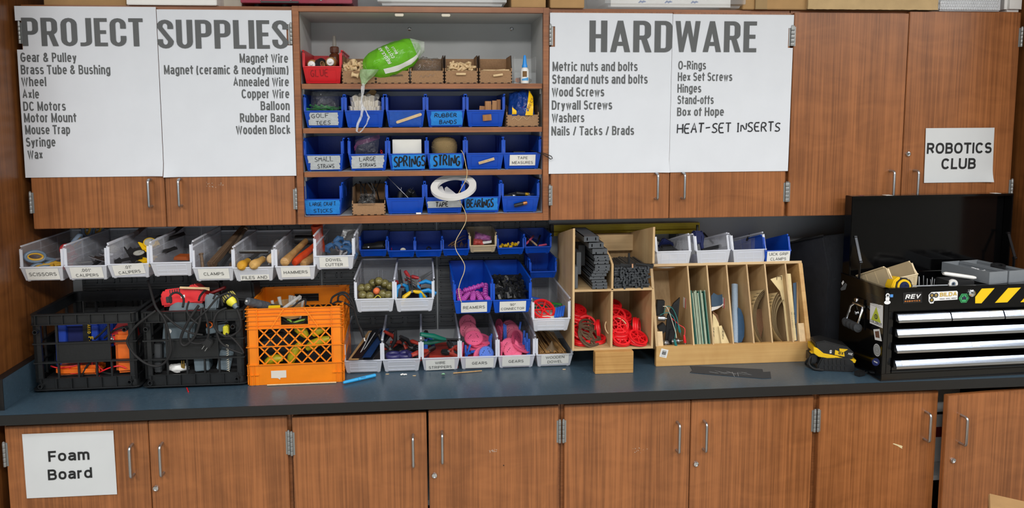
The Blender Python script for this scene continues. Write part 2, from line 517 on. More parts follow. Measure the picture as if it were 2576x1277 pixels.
def ribbon(pts,t,closed=False ):
 """offset a 2D polyline to both sides with mitred corners"""
 n=len(pts)
 out=[]
 for i in range(n):
  p=Vector(pts[i])
  a=(p-Vector(pts[i-1])) if (i>0 or closed) else None
  b=(Vector(pts[(i+1)%n])-p) if (i<n-1 or closed) else None
  a=a.normalized() if a is not None and a.length>1e-9 else None
  b=b.normalized() if b is not None and b.length>1e-9 else None
  a=a if a is not None else b
  b=b if b is not None else a
  m=Vector((-(a.y+b.y),a.x+b.x))
  if m.length<.25:
   m=Vector((-a.y,a.x))
  m.normalize()
  k=1/max(.45,m.dot(Vector((-a.y,a.x))))
  out.append((p+m*t*k/2,p-m*t*k/2))
 return out
def letter_mesh(s,size,xs=1.0,bold=.12,align='LEFT',gap=.16,stroke_gap=True ):
 """flat sans lettering in the XY plane; size is the cap height, bold the stroke over the cap height"""
 mb=MB()
 x,lift=0.0,0.0
 t=bold*size
 for ch in s:
  if ch==' ':
   x+=.30*size*xs+gap*size*xs
   continue
  w,paths=GLYPH.get(ch,(.3,[]))
  for pi,path in enumerate(paths):
   lift=pi*1.5e-4
   closed=len(path)>3 and math.dist(path[0],path[-1])<1e-6
   q=path[:-1] if closed else path
   q2=[]
   for px,py in q:
    if not q2 or math.dist(q2[-1],(px,py))>1e-6:
     q2.append((px,py))
   q2=[(x+t/2+px*size*xs,t/2+py*(size-t)) for px,py in q2]
   if not closed:
    for e,f in ((0,1),(-1,-2)):
     d=Vector(q2[e])-Vector(q2[f])
     if (abs(d.x)<1e-6 or abs(d.y)<1e-6):
      d.normalize()
      q2[e]=tuple(Vector(q2[e])+d*t/2)
   rb=ribbon(q2,t,closed)
   vs=[]
   m=len(rb)
   for i,(a,b) in enumerate(rb):
    zz=lift+1.2e-4*i/m
    vs+=[(a.x,a.y,zz),(b.x,b.y,zz)]
   fs=[(2*i,2*i+1,2*((i+1)%m)+1,2*((i+1)%m)) for i in range(m if closed else m-1)]
   mb.add(vs,fs)
  x+=w*size*xs+t+gap*size*xs
 tot=x-gap*size*xs
 dx={'LEFT':0,'CENTER':-tot/2,'RIGHT':-tot}[align]
 mb.v=[(a+dx,b,c) for a,b,c in mb.v]
 return mb
def lettering(s,size,origin,X,Y,material,parent,xs=1.0,bold=.12,align='CENTER',gap=.16,name='lettering',width=None ):
 """stand lettering at origin with text axis X and up axis Y"""
 mb=letter_mesh(s,size,xs,bold,align,gap)
 X,Y,origin=Vector(X).normalized(),Vector(Y).normalized(),Vector(origin)
 Z=X.cross(Y)
 k=1.0
 if width:
  k=width/(max(v[0] for v in mb.v)-min(v[0] for v in mb.v))
 mb.v=[tuple(origin+X*a*k+Y*b+Z*c) for a,b,c in mb.v]
 return mb.build(name,material,parent,smooth=0,fix=False )
STROKES={'A':[[(0,0),(.5,1),(1,0)],[(.18,.38),(.82,.38)]],'B':[[(0,0),(0,1),(.7,.95),(.8,.75),(.6,.54),(0,.5)],[(.6,.54),(.95,.35),(.8,.06),(0,0)]],'C':[[(.95,.85),(.6,1),(.15,.8),(0,.4),(.25,.05),(.7,0),(1,.15)]],'D':[[(0,0),(0,1),(.6,.9),(1,.5),(.7,.1),(0,0)]],'E':[[(.9,1),(0,1),(0,0),(.95,0)],[(0,.52),(.75,.52)]],'F':[[(.95,1),(0,1),(0,0)],[(0,.52),(.7,.52)]],'G':[[(.9,.9),(.5,1),(.1,.75),(0,.4),(.25,.05),(.7,0),(.95,.2),(.95,.45),(.55,.45)]],'H':[[(0,0),(0,1)],[(1,0),(1,1)],[(0,.5),(1,.5)]],'I':[[(.5,0),(.5,1)],[(.15,0),(.85,0)],[(.15,1),(.85,1)]],'J':[[(.8,1),(.8,.2),(.45,0),(.05,.2)]],'K':[[(0,0),(0,1)],[(.9,1),(0,.45),(.95,0)]],'L':[[(0,1),(0,0),(.9,0)]],'M':[[(0,0),(.1,1),(.5,.3),(.9,1),(1,0)]],'N':[[(0,0),(0,1),(1,0),(1,1)]],'O':[[(.5,1),(.1,.8),(0,.4),(.3,0),(.75,.05),(1,.5),(.85,.88),(.5,1)]],'P':[[(0,0),(0,1),(.75,.95),(.95,.75),(.7,.5),(0,.45)]],'R':[[(0,0),(0,1),(.75,.95),(.9,.75),(.65,.52),(0,.48)],[(.4,.5),(1,0)]],'S':[[(.95,.9),(.5,1),(.1,.85),(.15,.6),(.8,.42),(.95,.18),(.55,0),(0,.1)]],'T':[[(0,1),(1,1)],[(.5,1),(.5,0)]],'U':[[(0,1),(.05,.2),(.4,0),(.85,.1),(1,.4),(1,1)]],'V':[[(0,1),(.5,0),(1,1)]],'W':[[(0,1),(.25,0),(.5,.7),(.75,0),(1,1)]],'Y':[[(0,1),(.5,.5),(1,1)],[(.5,.5),(.4,0)]],'-':[[(.1,.45),(.9,.5)]],}
def handwriting(s,w,h,stroke,origin,X,Y,material,parent,gap=0.25,seed=1,name='lettering'):
 """marker capitals filling a w by h box, as flat ribbons"""
 rnd=random.Random(seed)
 X,Y,origin=Vector(X).normalized(),Vector(Y).normalized(),Vector(origin)
 cells=[0.5 if ch==' ' else (0.45 if ch=='I' else 1.0) for ch in s]
 unit=w/(sum(cells)+gap*(len(s)-1))
 mb=MB()
 x=0.0
 nrm=X.cross(Y)
 lift=0.0
 for ch,cw in zip(s,cells):
  dy,dh,sl=rnd.uniform(-.06,.06)*h,rnd.uniform(.9,1.05)*h,rnd.uniform(-.03,.1)
  for pi,path in enumerate(STROKES.get(ch,[])):
   lift=pi*2e-4
   pts=[Vector((x+(px*cw+sl*py*cw)*unit+rnd.uniform(-.02,.02)*unit,dy+py*dh)) for px,py in path]
   if len(pts)>3:
    q=[pts[0]]
    for a,b in zip(pts[:-1],pts[1:]):
     q+=[a*.75+b*.25,a*.25+b*.75]
    q.append(pts[-1]);pts=q
   vs,fs=[],[]
   for i,p in enumerate(pts):
    d=pts[min(i+1,len(pts)-1)]-pts[max(i-1,0)]
    if d.length<1e-9:
     d=Vector((1,0))
    d.normalize()
    nn=Vector((-d.y,d.x))*stroke*rnd.uniform(.42,.58)
    for sg in (1,-1):
     e=p+nn*sg
     vs.append(origin+X*e.x+Y*e.y+nrm*(lift+1.5e-4*i/len(pts)))
   fs=[(2*i,2*i+1,2*i+3,2*i+2) for i in range(len(pts)-1)]
   mb.add(vs,fs)
  x+=(cw+gap)*unit
 return mb.build(name,material,parent,smooth=0,fix=False )
def heading(s,x0,x1,z0,z1,y,material,parent):
 SV,SH=0.162,0.130
 def rect(a,b,c,d):
  return [(a,b),(c,b),(c,d),(a,d)]
 def arc(cx,cy,rox,roy,a0,a1,sv=SV,sh=SH,n=8):
  out=[]
  for i in range(n):
   t0,t1=R(a0+(a1-a0)*i/n),R(a0+(a1-a0)*(i+1)/n)
   o=lambda t:(cx+rox*math.cos(t),cy+roy*math.sin(t))
   q=lambda t:(cx+(rox-sv)*math.cos(t),cy+(roy-sh)*math.sin(t))
   out.append([o(t0),o(t1),q(t1),q(t0)])
  return out
 w=0.46
 def G(ch):
  r=w/2
  if ch=='I':
   return .152,[rect(0,0,SV,1)]
  if ch in 'OC':
   P=arc(r,1-r,r,r,0,180)+arc(r,r,r,r,180,360)+[rect(0,r,SV,1-r)]
   P+=[rect(w-SV,r,w,1-r)] if ch=='O' else [rect(w-SV,1-r-.14,w,1-r),rect(w-SV,r,w,r+.14)]
   return w,P
  if ch=='U':
   return w,arc(r,r,r,r,180,360)+[rect(0,r,SV,1),rect(w-SV,r,w,1)]
  if ch=='J':
   q=.33
   return q,[rect(q-SV,.17,q,1)]+arc(q-.24,.17,.24,.17,270,360)+[rect(0,0,q-.24,SH)]
  if ch=='L':
   return .36,[rect(0,0,SV,1),rect(SV,0,.36,SH)]
  if ch=='E':
   return .37,[rect(0,0,SV,1),rect(SV,0,.37,SH),rect(SV,1-SH,.37,1),rect(SV,.44,.335,.44+SH)]
  if ch=='T':
   return .41,[rect(.205-SV/2,0,.205+SV/2,1-SH),rect(0,1-SH,.41,1)]
  if ch=='H':
   return w,[rect(0,0,SV,1),rect(w-SV,0,w,1),rect(SV,.44,w-SV,.44+SH)]
  if ch=='D':
   return w,[rect(0,0,SV,1),rect(SV,0,w-.2,SH),rect(SV,1-SH,w-.2,1),rect(w-SV,.2,w,.8)]+arc(w-.2,.8,.2,.2,0,90)+arc(w-.2,.2,.2,.2,270,360)
  if ch in 'PR':
   lo=.40
   P=[rect(0,0,SV,1),rect(SV,1-SH,w-.2,1),rect(SV,lo,w-.2,lo+SH),rect(w-SV,lo+.19,w,.8)]
   P+=arc(w-.2,.8,.2,.2,0,90)+arc(w-.2,lo+.19,.2,.19,270,360)
   if ch=='R':
    P.append([(.2,lo+.03),(.35,lo+.05),(w+.02,0),(w-.14,0)])
   return w+(.02 if ch=='R' else 0),P
  if ch=='S':
   P=arc(r,1-r,r,r,0,180)+arc(r,r,r,r,180,360)
   P+=[rect(w-SV,1-r-.09,w,1-r),rect(0,r,SV,r+.09),rect(0,1-r-.03,SV,1-r),rect(w-SV,r,w,r+.03)]
   P+=[[(0,1-r-.03),(SV,1-r-.03),(w,r+.03),(w-SV,r+.03)]]
   P+=[[(SV,1-r-.03),(SV+.06,1-r-.13),(w,r+.03),(w-.06,r+.13)]]
   P+=[[(0,1-r-.03),(.06,1-r-.13),(w-SV,r+.03),(w-SV-.06,r+.13)]]
   return w,P
  if ch=='A':
   q=.52
   return q,[[(0,0),(.15,0),(.33,1),(.19,1)],[(q-.15,0),(q,0),(.33,1),(.19,1)],rect(.12,.2,.40,.2+SH)]
  if ch=='W':
   q=.70
   a=.14
   return q,[[(0,1),(a,1),(.235,0),(.115,0)],[(.115,0),(.235,0),(.415,1),(.285,1)],[(.285,1),(.415,1),(q-.115,0),(q-.235,0)],[(q-.235,0),(q-.115,0),(q,1),(q-a,1)]]
  return .2,[]
 gap=.075
 tot=sum(G(c)[0] for c in s)+gap*(len(s)-1)
 k=(x1-x0)/tot
 mb=MB()
 x,lift=0.0,0.0
 for c in s:
  gw,polys=G(c)
  lift=0.0
  for p in polys:
   mb.add([(x0+(x+a)*k,y-lift,z0+b*(z1-z0)) for a,b in p],[tuple(range(len(p)))])
   lift+=4e-5
  x+=gw+gap
 return mb.build('lettering',material,parent,smooth=0,fix=False )
# the room
struct('floor',MB().box(-3.0,7.0,-6.6,0.1,-0.1,0),M_floor)
struct('ceiling',MB().box(-3.0,7.0,-6.6,0.1,3.0,3.1),M_ceil)
struct('wall_back',MB().box(-3.0,7.0,0,0.1,0,3.0),M_wallp)
struct('wall_front',MB().box(-3.0,7.0,-6.6,-6.5,0,3.0),M_dimmed_wall)
struct('wall_left',MB().box(-3.1,-3.0,-6.6,0.1,0,3.0),M_dimmed_wall)
struct('wall_right',MB().box(7.0,7.1,-6.6,0.1,0,3.0),M_dimmed_wall)
for nm,xa,xb,lab in (('tall_cabinet',-0.95,-0.022,'tall cherry wood cabinet whose side closes the left end of the worktop'),('tall_cabinet',3.69,4.6,'tall cherry wood cabinet whose side closes the right end behind the black toolbox')):
 t=thing(nm,lab,'cabinet',(xa,0,0))
 w=xb-xa
 MB().box(0,w,-0.64,-0.002,0.0,2.42).build('body',M_dark,t,bevel=0.002)
 for k in (0,1):
  d=MB().box(w*k/2+.003,w*(k+1)/2-.003,-0.66,-0.641,.1,2.4).build('door',M_door,t,bevel=0.002)
  hx=w/2+(-.05 if k==0 else .05)
  MB().tube([(hx,-.66,1.05),(hx,-.69,1.05),(hx,-.69,1.15),(hx,-.66,1.15)],.004).build('handle',M_steel,d)
U=0.9144
ZB,ZT=1.4649,2.2274
YU,YB=-0.33,-0.60
def handle_mb(x,z0,z1,y):
 """a bent wire pull standing off the door"""
 a,r=.030,.010
 pts=[(x,y,z1),(x,y-a+r,z1)]
 pts+=[(x,y-a+r-r*math.sin(t),z1-r+r*math.cos(t)) for t in (R(22),R(45),R(68),R(90))]
 pts+=[(x,y-a+r-r*math.cos(t),z0+r-r*math.sin(t)) for t in (0,R(22),R(45),R(68),R(90))]
 pts+=[(x,y,z0)]
 return MB().tube(pts,.0047,12)
def hinge_mb(x,z0,z1,y,side):
 """five-knuckle barrel with a leaf on the door edge"""
 mb=MB()
 n=5
 for k in range(n):
  a,b=z0+(z1-z0)*k/n,z0+(z1-z0)*(k+1)/n-.0012
  mb.lathe([(.0044,a),(.0048,a+.001),(.0048,b-.001),(.0044,b)],12,'Z',(x,y-.006,0))
 mb.lathe([(.001,z1+.006),(.0042,z1+.003),(.0042,z1-.002)],10,'Z',(x,y-.006,0))
 mb.box(x,x+side*.010,y-.0035,y+.012,z0,z1)
 return mb
def lock_mb(x,z,y):
 mb=MB().lathe([(.0098,0),(.0098,-.004),(.0085,-.0065),(.0060,-.007),(.0058,-.0052),(.0001,-.0052)],20,'Y',(x,y,z))
 mb.box(x-.0008,x+.0008,y-.0058,y-.005,z-.0035,z+.0035)
 return mb
def door_at(parent,x0,x1,z0,z1,yf,hx,hz,hinge_side,hinges,lock=None ,swing=0.0,sag=0.0):
 """a slab door with pull, hinges and lock; local coordinates of the cabinet"""
 th=.019
 pv=Vector((x0 if hinge_side<0 else x1,yf+th,0))
 o=MB().box(x0-pv.x,x1-pv.x,yf-pv.y,0,z0,z1).build('door',M_door,parent,bevel=0.0018)
 o.location=pv+Vector((0,0,sag))
 o.rotation_euler=(0,R(sag*60),R(swing))
 h=handle_mb(hx-pv.x,hz[0],hz[1],yf-pv.y).build('handle',M_steel,o)
 xh=(x0-.004 if hinge_side<0 else x1+.004)-pv.x
 for a,b in hinges:
  hinge_mb(xh,a,b,yf-pv.y+.002,1 if hinge_side<0 else -1).build('hinge',M_hinge,o)
 if lock:
  lock_mb(lock[0]-pv.x,lock[1],yf-pv.y).build('lock',M_chrome,o)
 return o
UH=[(1.521,1.593),(2.104,2.175)]
upper=[(0,'wall-mounted cherry cabinet with two doors behind the PROJECT SUPPLIES poster',0.410,0.512,None ),(2,'wall-mounted cherry cabinet with two doors behind the HARDWARE poster',2.232,2.334,None ),(3,'wall-mounted cherry cabinet whose right door carries the ROBOTICS CLUB sheet',3.152,3.249,(3.221,1.698)),]
for k,lab,h1,h2,lk in upper:
 X0=k*U
 t=thing('wall_cabinet',lab,'cabinet',(X0,0,0))
 mb=MB()
 mb.box(.002,.020,-.309,-.004,ZB-.002,2.238)
 mb.box(U-.020,U-.002,-.309,-.004,ZB-.002,2.238)
 mb.box(.020,U-.020,-.309,-.004,ZB-.002,ZB+.016)
 mb.box(.020,U-.020,-.309,-.004,2.212,2.238)
 mb.box(.020,U-.020,-.012,-.004,ZB+.016,2.212)
 mb.build('body',M_rail,t)
 t1,t2={0:(2.2285,2.2225),2:(2.2255,2.2255),3:(2.2265,2.2335)}[k]
 door_at(t,.007,U/2-.0015,ZB,t1,YU,h1-X0,(1.5395,1.634),-1,UH)
 door_at(t,U/2+.0015,U-.007,ZB,t2,YU,h2-X0,(1.540,1.634),1,UH,(lk[0]-X0,lk[1]) if lk else None )
XM=U
t=thing('open_wall_cabinet','open wall cabinet with grey inside and three wooden shelves of bins','cabinet',(XM,0,0))
mb=MB()
for xa,xb in ((.001,.024),(U-.022,U-.001)):
 mb.box(xa,xb,-.330,-.308,1.4649,2.238)
mb.box(.024,U-.022,-.330,-.308,2.219,2.238)
mb.box(.024,U-.022,-.330,-.308,1.4649,1.492)
mb.build('face_frame',M_rail,t,bevel=.001)
mb=MB()
mb.box(.004,.022,-.308,-.004,1.468,2.236)
mb.box(U-.020,U-.004,-.308,-.004,1.468,2.236)
mb.box(.022,U-.020,-.308,-.004,2.218,2.236)
mb.box(.022,U-.020,-.308,-.004,1.468,1.4915)
mb.box(.022,U-.020,-.014,-.004,1.4915,2.218)
mb.box(.022,U-.020,-.020,-.014,1.99,2.040)
mb.box(.022,U-.020,-.018,-.014,2.040,2.075)
mb.build('body',M_grey_in,t)
SHELF_Z=(1.968,1.8105,1.6535,1.4920)
for z in SHELF_Z[:3]:
 s=MB().box(.026,U-.024,-.310,-.020,z-.0185,z-.0002).build('shelf',M_grey_in,t)
 MB().box(.026,U-.024,-.322,-.310,z-.0185,z-.0002).build('edge_strip',M_rail,s,bevel=.001)
for u,v in ((1030,73),(1287,73)):
 p=at(u,v,-.014)
 MB().lathe([(.0075,0),(.0075,-.0012),(.004,-.003),(.004,-.002),(.0001,-.002)],16,'Y',(p.x-XM,-.014,p.z)).build('screw',M_chrome,t)
for u in (1004,1122):
 p=at(u,33,-.329)
 MB().box(p.x-XM-.0155,p.x-XM+.0155,-.310,-.318,2.206,2.217).build('bumper',M_cream,t,bevel=.002)
for z in SHELF_Z[:3]:
 for xx in (.0225,U-.0245):
  MB().box(xx,xx+.004,-.27,-.25,z-.036,z-.0188).build('shelf_clip',M_white,t)
# base cabinets
HB=[(.731,.809),(.17,.248)]
base=[(0,'base cabinet whose left door carries the Foam Board sheet',.4055,.500,(.473,.634),0,0),(1,'base cabinet below the row of clear bins, its left door hanging slightly low',1.325,1.418,(1.391,.634),1.6,-.004),(2,'base cabinet below the plywood cubby with two closed cherry doors',2.237,2.333,(2.308,.632),0,0),(3,'base cabinet below the black toolbox with its right door ajar',3.153,3.260,(3.236,.622),0,0),]
for k,lab,h1,h2,lk,sw,sag in base:
 X0=k*U
 t=thing('base_cabinet',lab,'cabinet',(X0,0,0))
 mb=MB()
 for xa,xb in ((.001,.020),(U-.020,U-.001)):
  mb.box(xa,xb,-.580,-.004,.0,.8795)
 mb.box(.020,U-.020,-.580,-.004,.1,.118)
 mb.box(.020,U-.020,-.580,-.480,.8615,.8795)
 mb.box(.020,U-.020,-.012,-.004,.118,.8795)
 mb.box(.020,U-.020,-.515,-.500,.0,.1)
 mb.build('body',M_rail,t)
 sh=MB().box(.021,U-.021,-.55,-.013,.50,.518).build('shelf',M_grey_in,t)
 door_at(t,.0105,U/2-.0015,.118,.862,YB,h1-X0,(.685,.787),-1,HB,None ,-sw,sag)
 if k==3:
  door_at(t,U/2+.0015,U-.0105,.118,.862,YB,h2-X0,(.685,.787),1,HB,(lk[0]-X0,lk[1]),5.2,-.002)
 else :
  door_at(t,U/2+.0015,U-.0105,.118,.862,YB,h2-X0,(.685,.787),1,HB,(lk[0]-X0,lk[1]))
b=thing('carton','white carton with red and black print inside the ajar base cabinet','box',(3.15,-.33,.5185))
MB().box(0,.25,-.12,.12,0,.30).build('body',M_white,b,bevel=.002)
MB().box(.02,.23,-.1206,-.1202,.10,.14).build('print_band',mat('dark_red_print','7a1c22',.6),b)
MB().box(.02,.23,-.1206,-.1202,.19,.20).build('print_line',M_blk_ink,b)
# worktop
ctop=mat('slate_blue_laminate','3b4f5e',0.28,0,0.10,90,0.05,300)
XL,XR=-0.0205,3.688
t=thing('worktop','long slate blue laminate worktop with a black front edge','worktop',(0,0,0))
MB().box(XL,XR,-.633,-.002,.8812,.9140).build('top',ctop,t)
MB().box(XL,XR,-.636,-.633,.8808,.9138).build('edge_band',M_edge,t)
sp=MB().box(XL,XL+.030,-.590,-.002,.9142,1.016).build('side_splash',ctop,t)
MB().box(XL,XL+.0305,-.593,-.590,.9142,1.016).build('end_cap',M_edge,sp)
MB().box(XL,XL+.030,-.590,-.002,1.016,1.0175).build('top_cap',M_edge,sp)
t2=ctop.node_tree
nn=t2.nodes.new('ShaderNodeTexNoise');nn.inputs['Scale'].default_value=260;nn.inputs['Detail'].default_value=2
rr=t2.nodes.new('ShaderNodeValToRGB')
rr.color_ramp.elements[0].position,rr.color_ramp.elements[1].position=.70,.78
mm=t2.nodes.new('ShaderNodeMix');mm.data_type='RGBA'
bs=t2.nodes['Principled BSDF']
src=bs.inputs['Base Color'].links[0].from_socket
tcn=[n for n in t2.nodes if n.type=='TEX_COORD'][0]
t2.links.new(tcn.outputs['Object'],nn.inputs['Vector'])
t2.links.new(nn.outputs['Fac'],rr.inputs['Fac'])
t2.links.new(rr.outputs['Color'],mm.inputs[0])
t2.links.new(src,mm.inputs[6])
mm.inputs[7].default_value=srgb('8fa0a8')
t2.links.new(mm.outputs[2],bs.inputs['Base Color'])
# louvred bin panels on the wall
for i in range(4):
 xa=.014+i*.4695
 t=thing('bin_panel',['louvred grey bin panel on the wall behind the left black crate','louvred grey bin panel behind the right black crate and the CLAMPS bin','louvred grey bin panel behind the two clear bins of goggles and pliers','louvred grey bin panel behind the REAMERS bin'][i],'wall panel',(xa,0,.972))
 wd=.464
 MB().box(0,wd,-.006,-.001,0,.485).build('back_plate',M_panel,t)
 mb=MB()
 nrow=10
 for r_ in range(nrow):
  z=.012+r_*.0485
  mb.prism([(-.006,z),(-.012,z+.002),(-.013,z+.010),(-.006,z+.013)],.004,wd-.004,'X')
  for c in range(7):
   x=.010+c*.066
   zz=z+.020
   for a in ((x,x+.05,zz,zz+.0030),(x,x+.05,zz+.0187,zz+.0217),(x,x+.0030,zz,zz+.0217),(x+.0470,x+.05,zz,zz+.0217)):
    mb.box(a[0],a[1],-.0115,-.0055,a[2],a[3])
 mb.build('louvre',M_panel,t,smooth=0)
# paper on the doors
def sheet(name,label,cat,x0,x1,z0,z1,y,material=None ,skew=0.0,curl=None ,nx=14,nz=14,group=None ,notch=()):
 """a sheet of paper with slight waves, lying on the door"""
 o=thing(name,label,cat,((x0+x1)/2,y,z0),group=group)
 w,h=x1-x0,z1-z0
 sd=random.random()*50
 def fn(a,b):
  d=.0012+.0008*noise.noise(Vector((a*3+sd,b*3,0)))
  if curl:
   ca,cb,am=curl
   q=max(0,1-math.hypot((a-ca)*w,(b-cb)*h)/.06)
   d+=am*q*q
  return ((a-.5)*w+skew*(b-.5),-d,b*h)
 mb=MB().grid(fn,nx,nz)
 if notch:
  keep=[]
  for f in mb.f:
   c=sum((Vector(mb.v[i]) for i in f),Vector())/len(f)
   if not any(n[0]<=c.x+(x0+x1)/2<=n[1] and n[2]<=c.z+z0<=n[3] for n in notch):
    keep.append(f)
  mb.f=keep
 mb.build('sheet',material or M_paper,o,fix=False )
 return o
LP=['Gear & Pulley','Brass Tube & Bushing','Wheel','Axle','DC Motors','Motor Mount','Mouse Trap','Syringe','Wax']
LPX=[(52,156),(53,187),(54,217),(57,248),(59,279),(61,308),(64,338),(66,369),(70,400)]
RP=['Magnet Wire','Magnet (ceramic & neodymium)','Annealed Wire','Copper Wire','Balloon','Rubber Band','Wooden Block']
RPX=[(725,158),(726,187),(727,217),(728,247),(729,277),(729,307),(731,337)]
YP=-.3325
def line(o,s,px,align,y=YP-.0023,size=.0320,xs=.58,bold=.165,m=None ,gap=.15,px2=None ):
 p=at(px[0],px[1],y)
 w=abs(at(px2,px[1],y).x-p.x)*(2 if align=='CENTER' else 1) if px2 else None
 return lettering(s,size,(p.x-o.location.x,y-o.location.y,p.z-o.location.z),(1,0,0),(0,0,1),m or M_ink,o,xs,bold,align,gap,width=w)
po=sheet('poster','left half of the white PROJECT SUPPLIES poster, cut along the door gap','poster',-.008,.4565,1.646,2.230,YP-.0005,curl=(1,0,.012),nx=24,nz=24,notch=[(-.02,.008,2.08,2.176)],group='PROJECT SUPPLIES poster halves')
heading('PROJECT',.012,.411,2.096,2.191,-.0026,M_ink,po).location=(-po.location.x,0,-po.location.z)
for s,p,e in zip(LP,LPX,(193,278,117,99,166,193,177,140,108)):
 line(po,s,p,'LEFT',px2=e)
po=sheet('poster','right half of the white PROJECT SUPPLIES poster, cut along the door gap','poster',.4585,.9150,1.642,2.222,YP-.0005,curl=(0,0,.012),nx=24,nz=24,notch=[(.903,.93,2.10,2.176)],group='PROJECT SUPPLIES poster halves')
heading('SUPPLIES',.457,.902,2.089,2.187,-.0026,M_ink,po).location=(-po.location.x,0,-po.location.z)
for s,p,e in zip(RP,RPX,(603,413,587,608,656,604,594)):
 line(po,s,p,'RIGHT',px2=e)
HL=['Metric nuts and bolts','Standard nuts and bolts','Wood Screws','Drywall Screws','Washers','Nails / Tacks / Brads']
HLX=[(1390,179),(1389,211),(1388,243),(1388,276),(1388,308),(1387,341)]
HR=['O-Rings','Hex Set Screws','Hinges','Stand-offs','Box of Hope']
HRX=[(1706,175),(1705,204),(1704,233),(1704,262),(1703,292)]
po=sheet('poster','left half of the white HARDWARE poster, cut along the door gap','poster',1.829,2.2825,1.638,2.220,YP-.0005,skew=.003,curl=(1,0,.01),nx=24,nz=24,notch=[(1.82,1.847,2.09,2.177)],group='HARDWARE poster halves')
heading('HARD',1.975,2.2835,2.080,2.193,-.0026,M_ink,po).location=(-po.location.x,0,-po.location.z)
for s,p,e in zip(HL,HLX,(1604,1629,1520,1540,1470,1595)):
 line(po,s,p,'LEFT',size=.0340,px2=e)
po=sheet('poster','right half of the white HARDWARE poster, cut along the door gap','poster',2.2835,2.7445,1.638,2.218,YP-.0005,skew=.003,nx=24,nz=24,notch=[(2.73,2.76,2.09,2.18)],group='HARDWARE poster halves')
heading('WARE',2.295,2.604,2.081,2.193,-.0026,M_ink,po).location=(-po.location.x,0,-po.location.z)
for s,p,e in zip(HR,HRX,(1776,1842,1764,1795,1821)):
 line(po,s,p,'LEFT',px2=e)
p0,p1=at(1703,334,YP),at(1961,332,YP)
handwriting('HEAT-SET INSERTS',p1.x-p0.x,.034,.0045,(p0.x-po.location.x,-.0030,p0.z-po.location.z),(1,0,.01),(.02,0,1),M_pen,po,.32,3)
po=sheet('paper_sign','white ROBOTICS CLUB sheet taped on the upper right cabinet door','sign',3.289,3.569,1.586,1.796,YP,M_sign,skew=-.004,curl=(1,0,.010))
for s,(u,v) in (('ROBOTICS',(2413,386)),('CLUB',(2411,425))):
 line(po,s,(u,v),'CENTER',size=.042,xs=.95,bold=.19,m=M_blk_ink,px2={'ROBOTICS':2494,'CLUB':2454}[s])
po=sheet('paper_sign','white Foam Board sheet taped on the lower left cabinet door','sign',.0655,.349,.620,.8375,YB-.0025,M_sign,skew=-.001)
for s,(u,v) in (('Foam',(174,1158)),('Board',(177,1204))):
 p=at(u,v,YB-.0045)
 lettering(s,.036,(p.x-po.location.x,-.0023,p.z-po.location.z),(1,0,.015),(0,0,1),M_blk_ink,po,1.0,.19,'CENTER',width=.128 if s=='Foam' else .138)
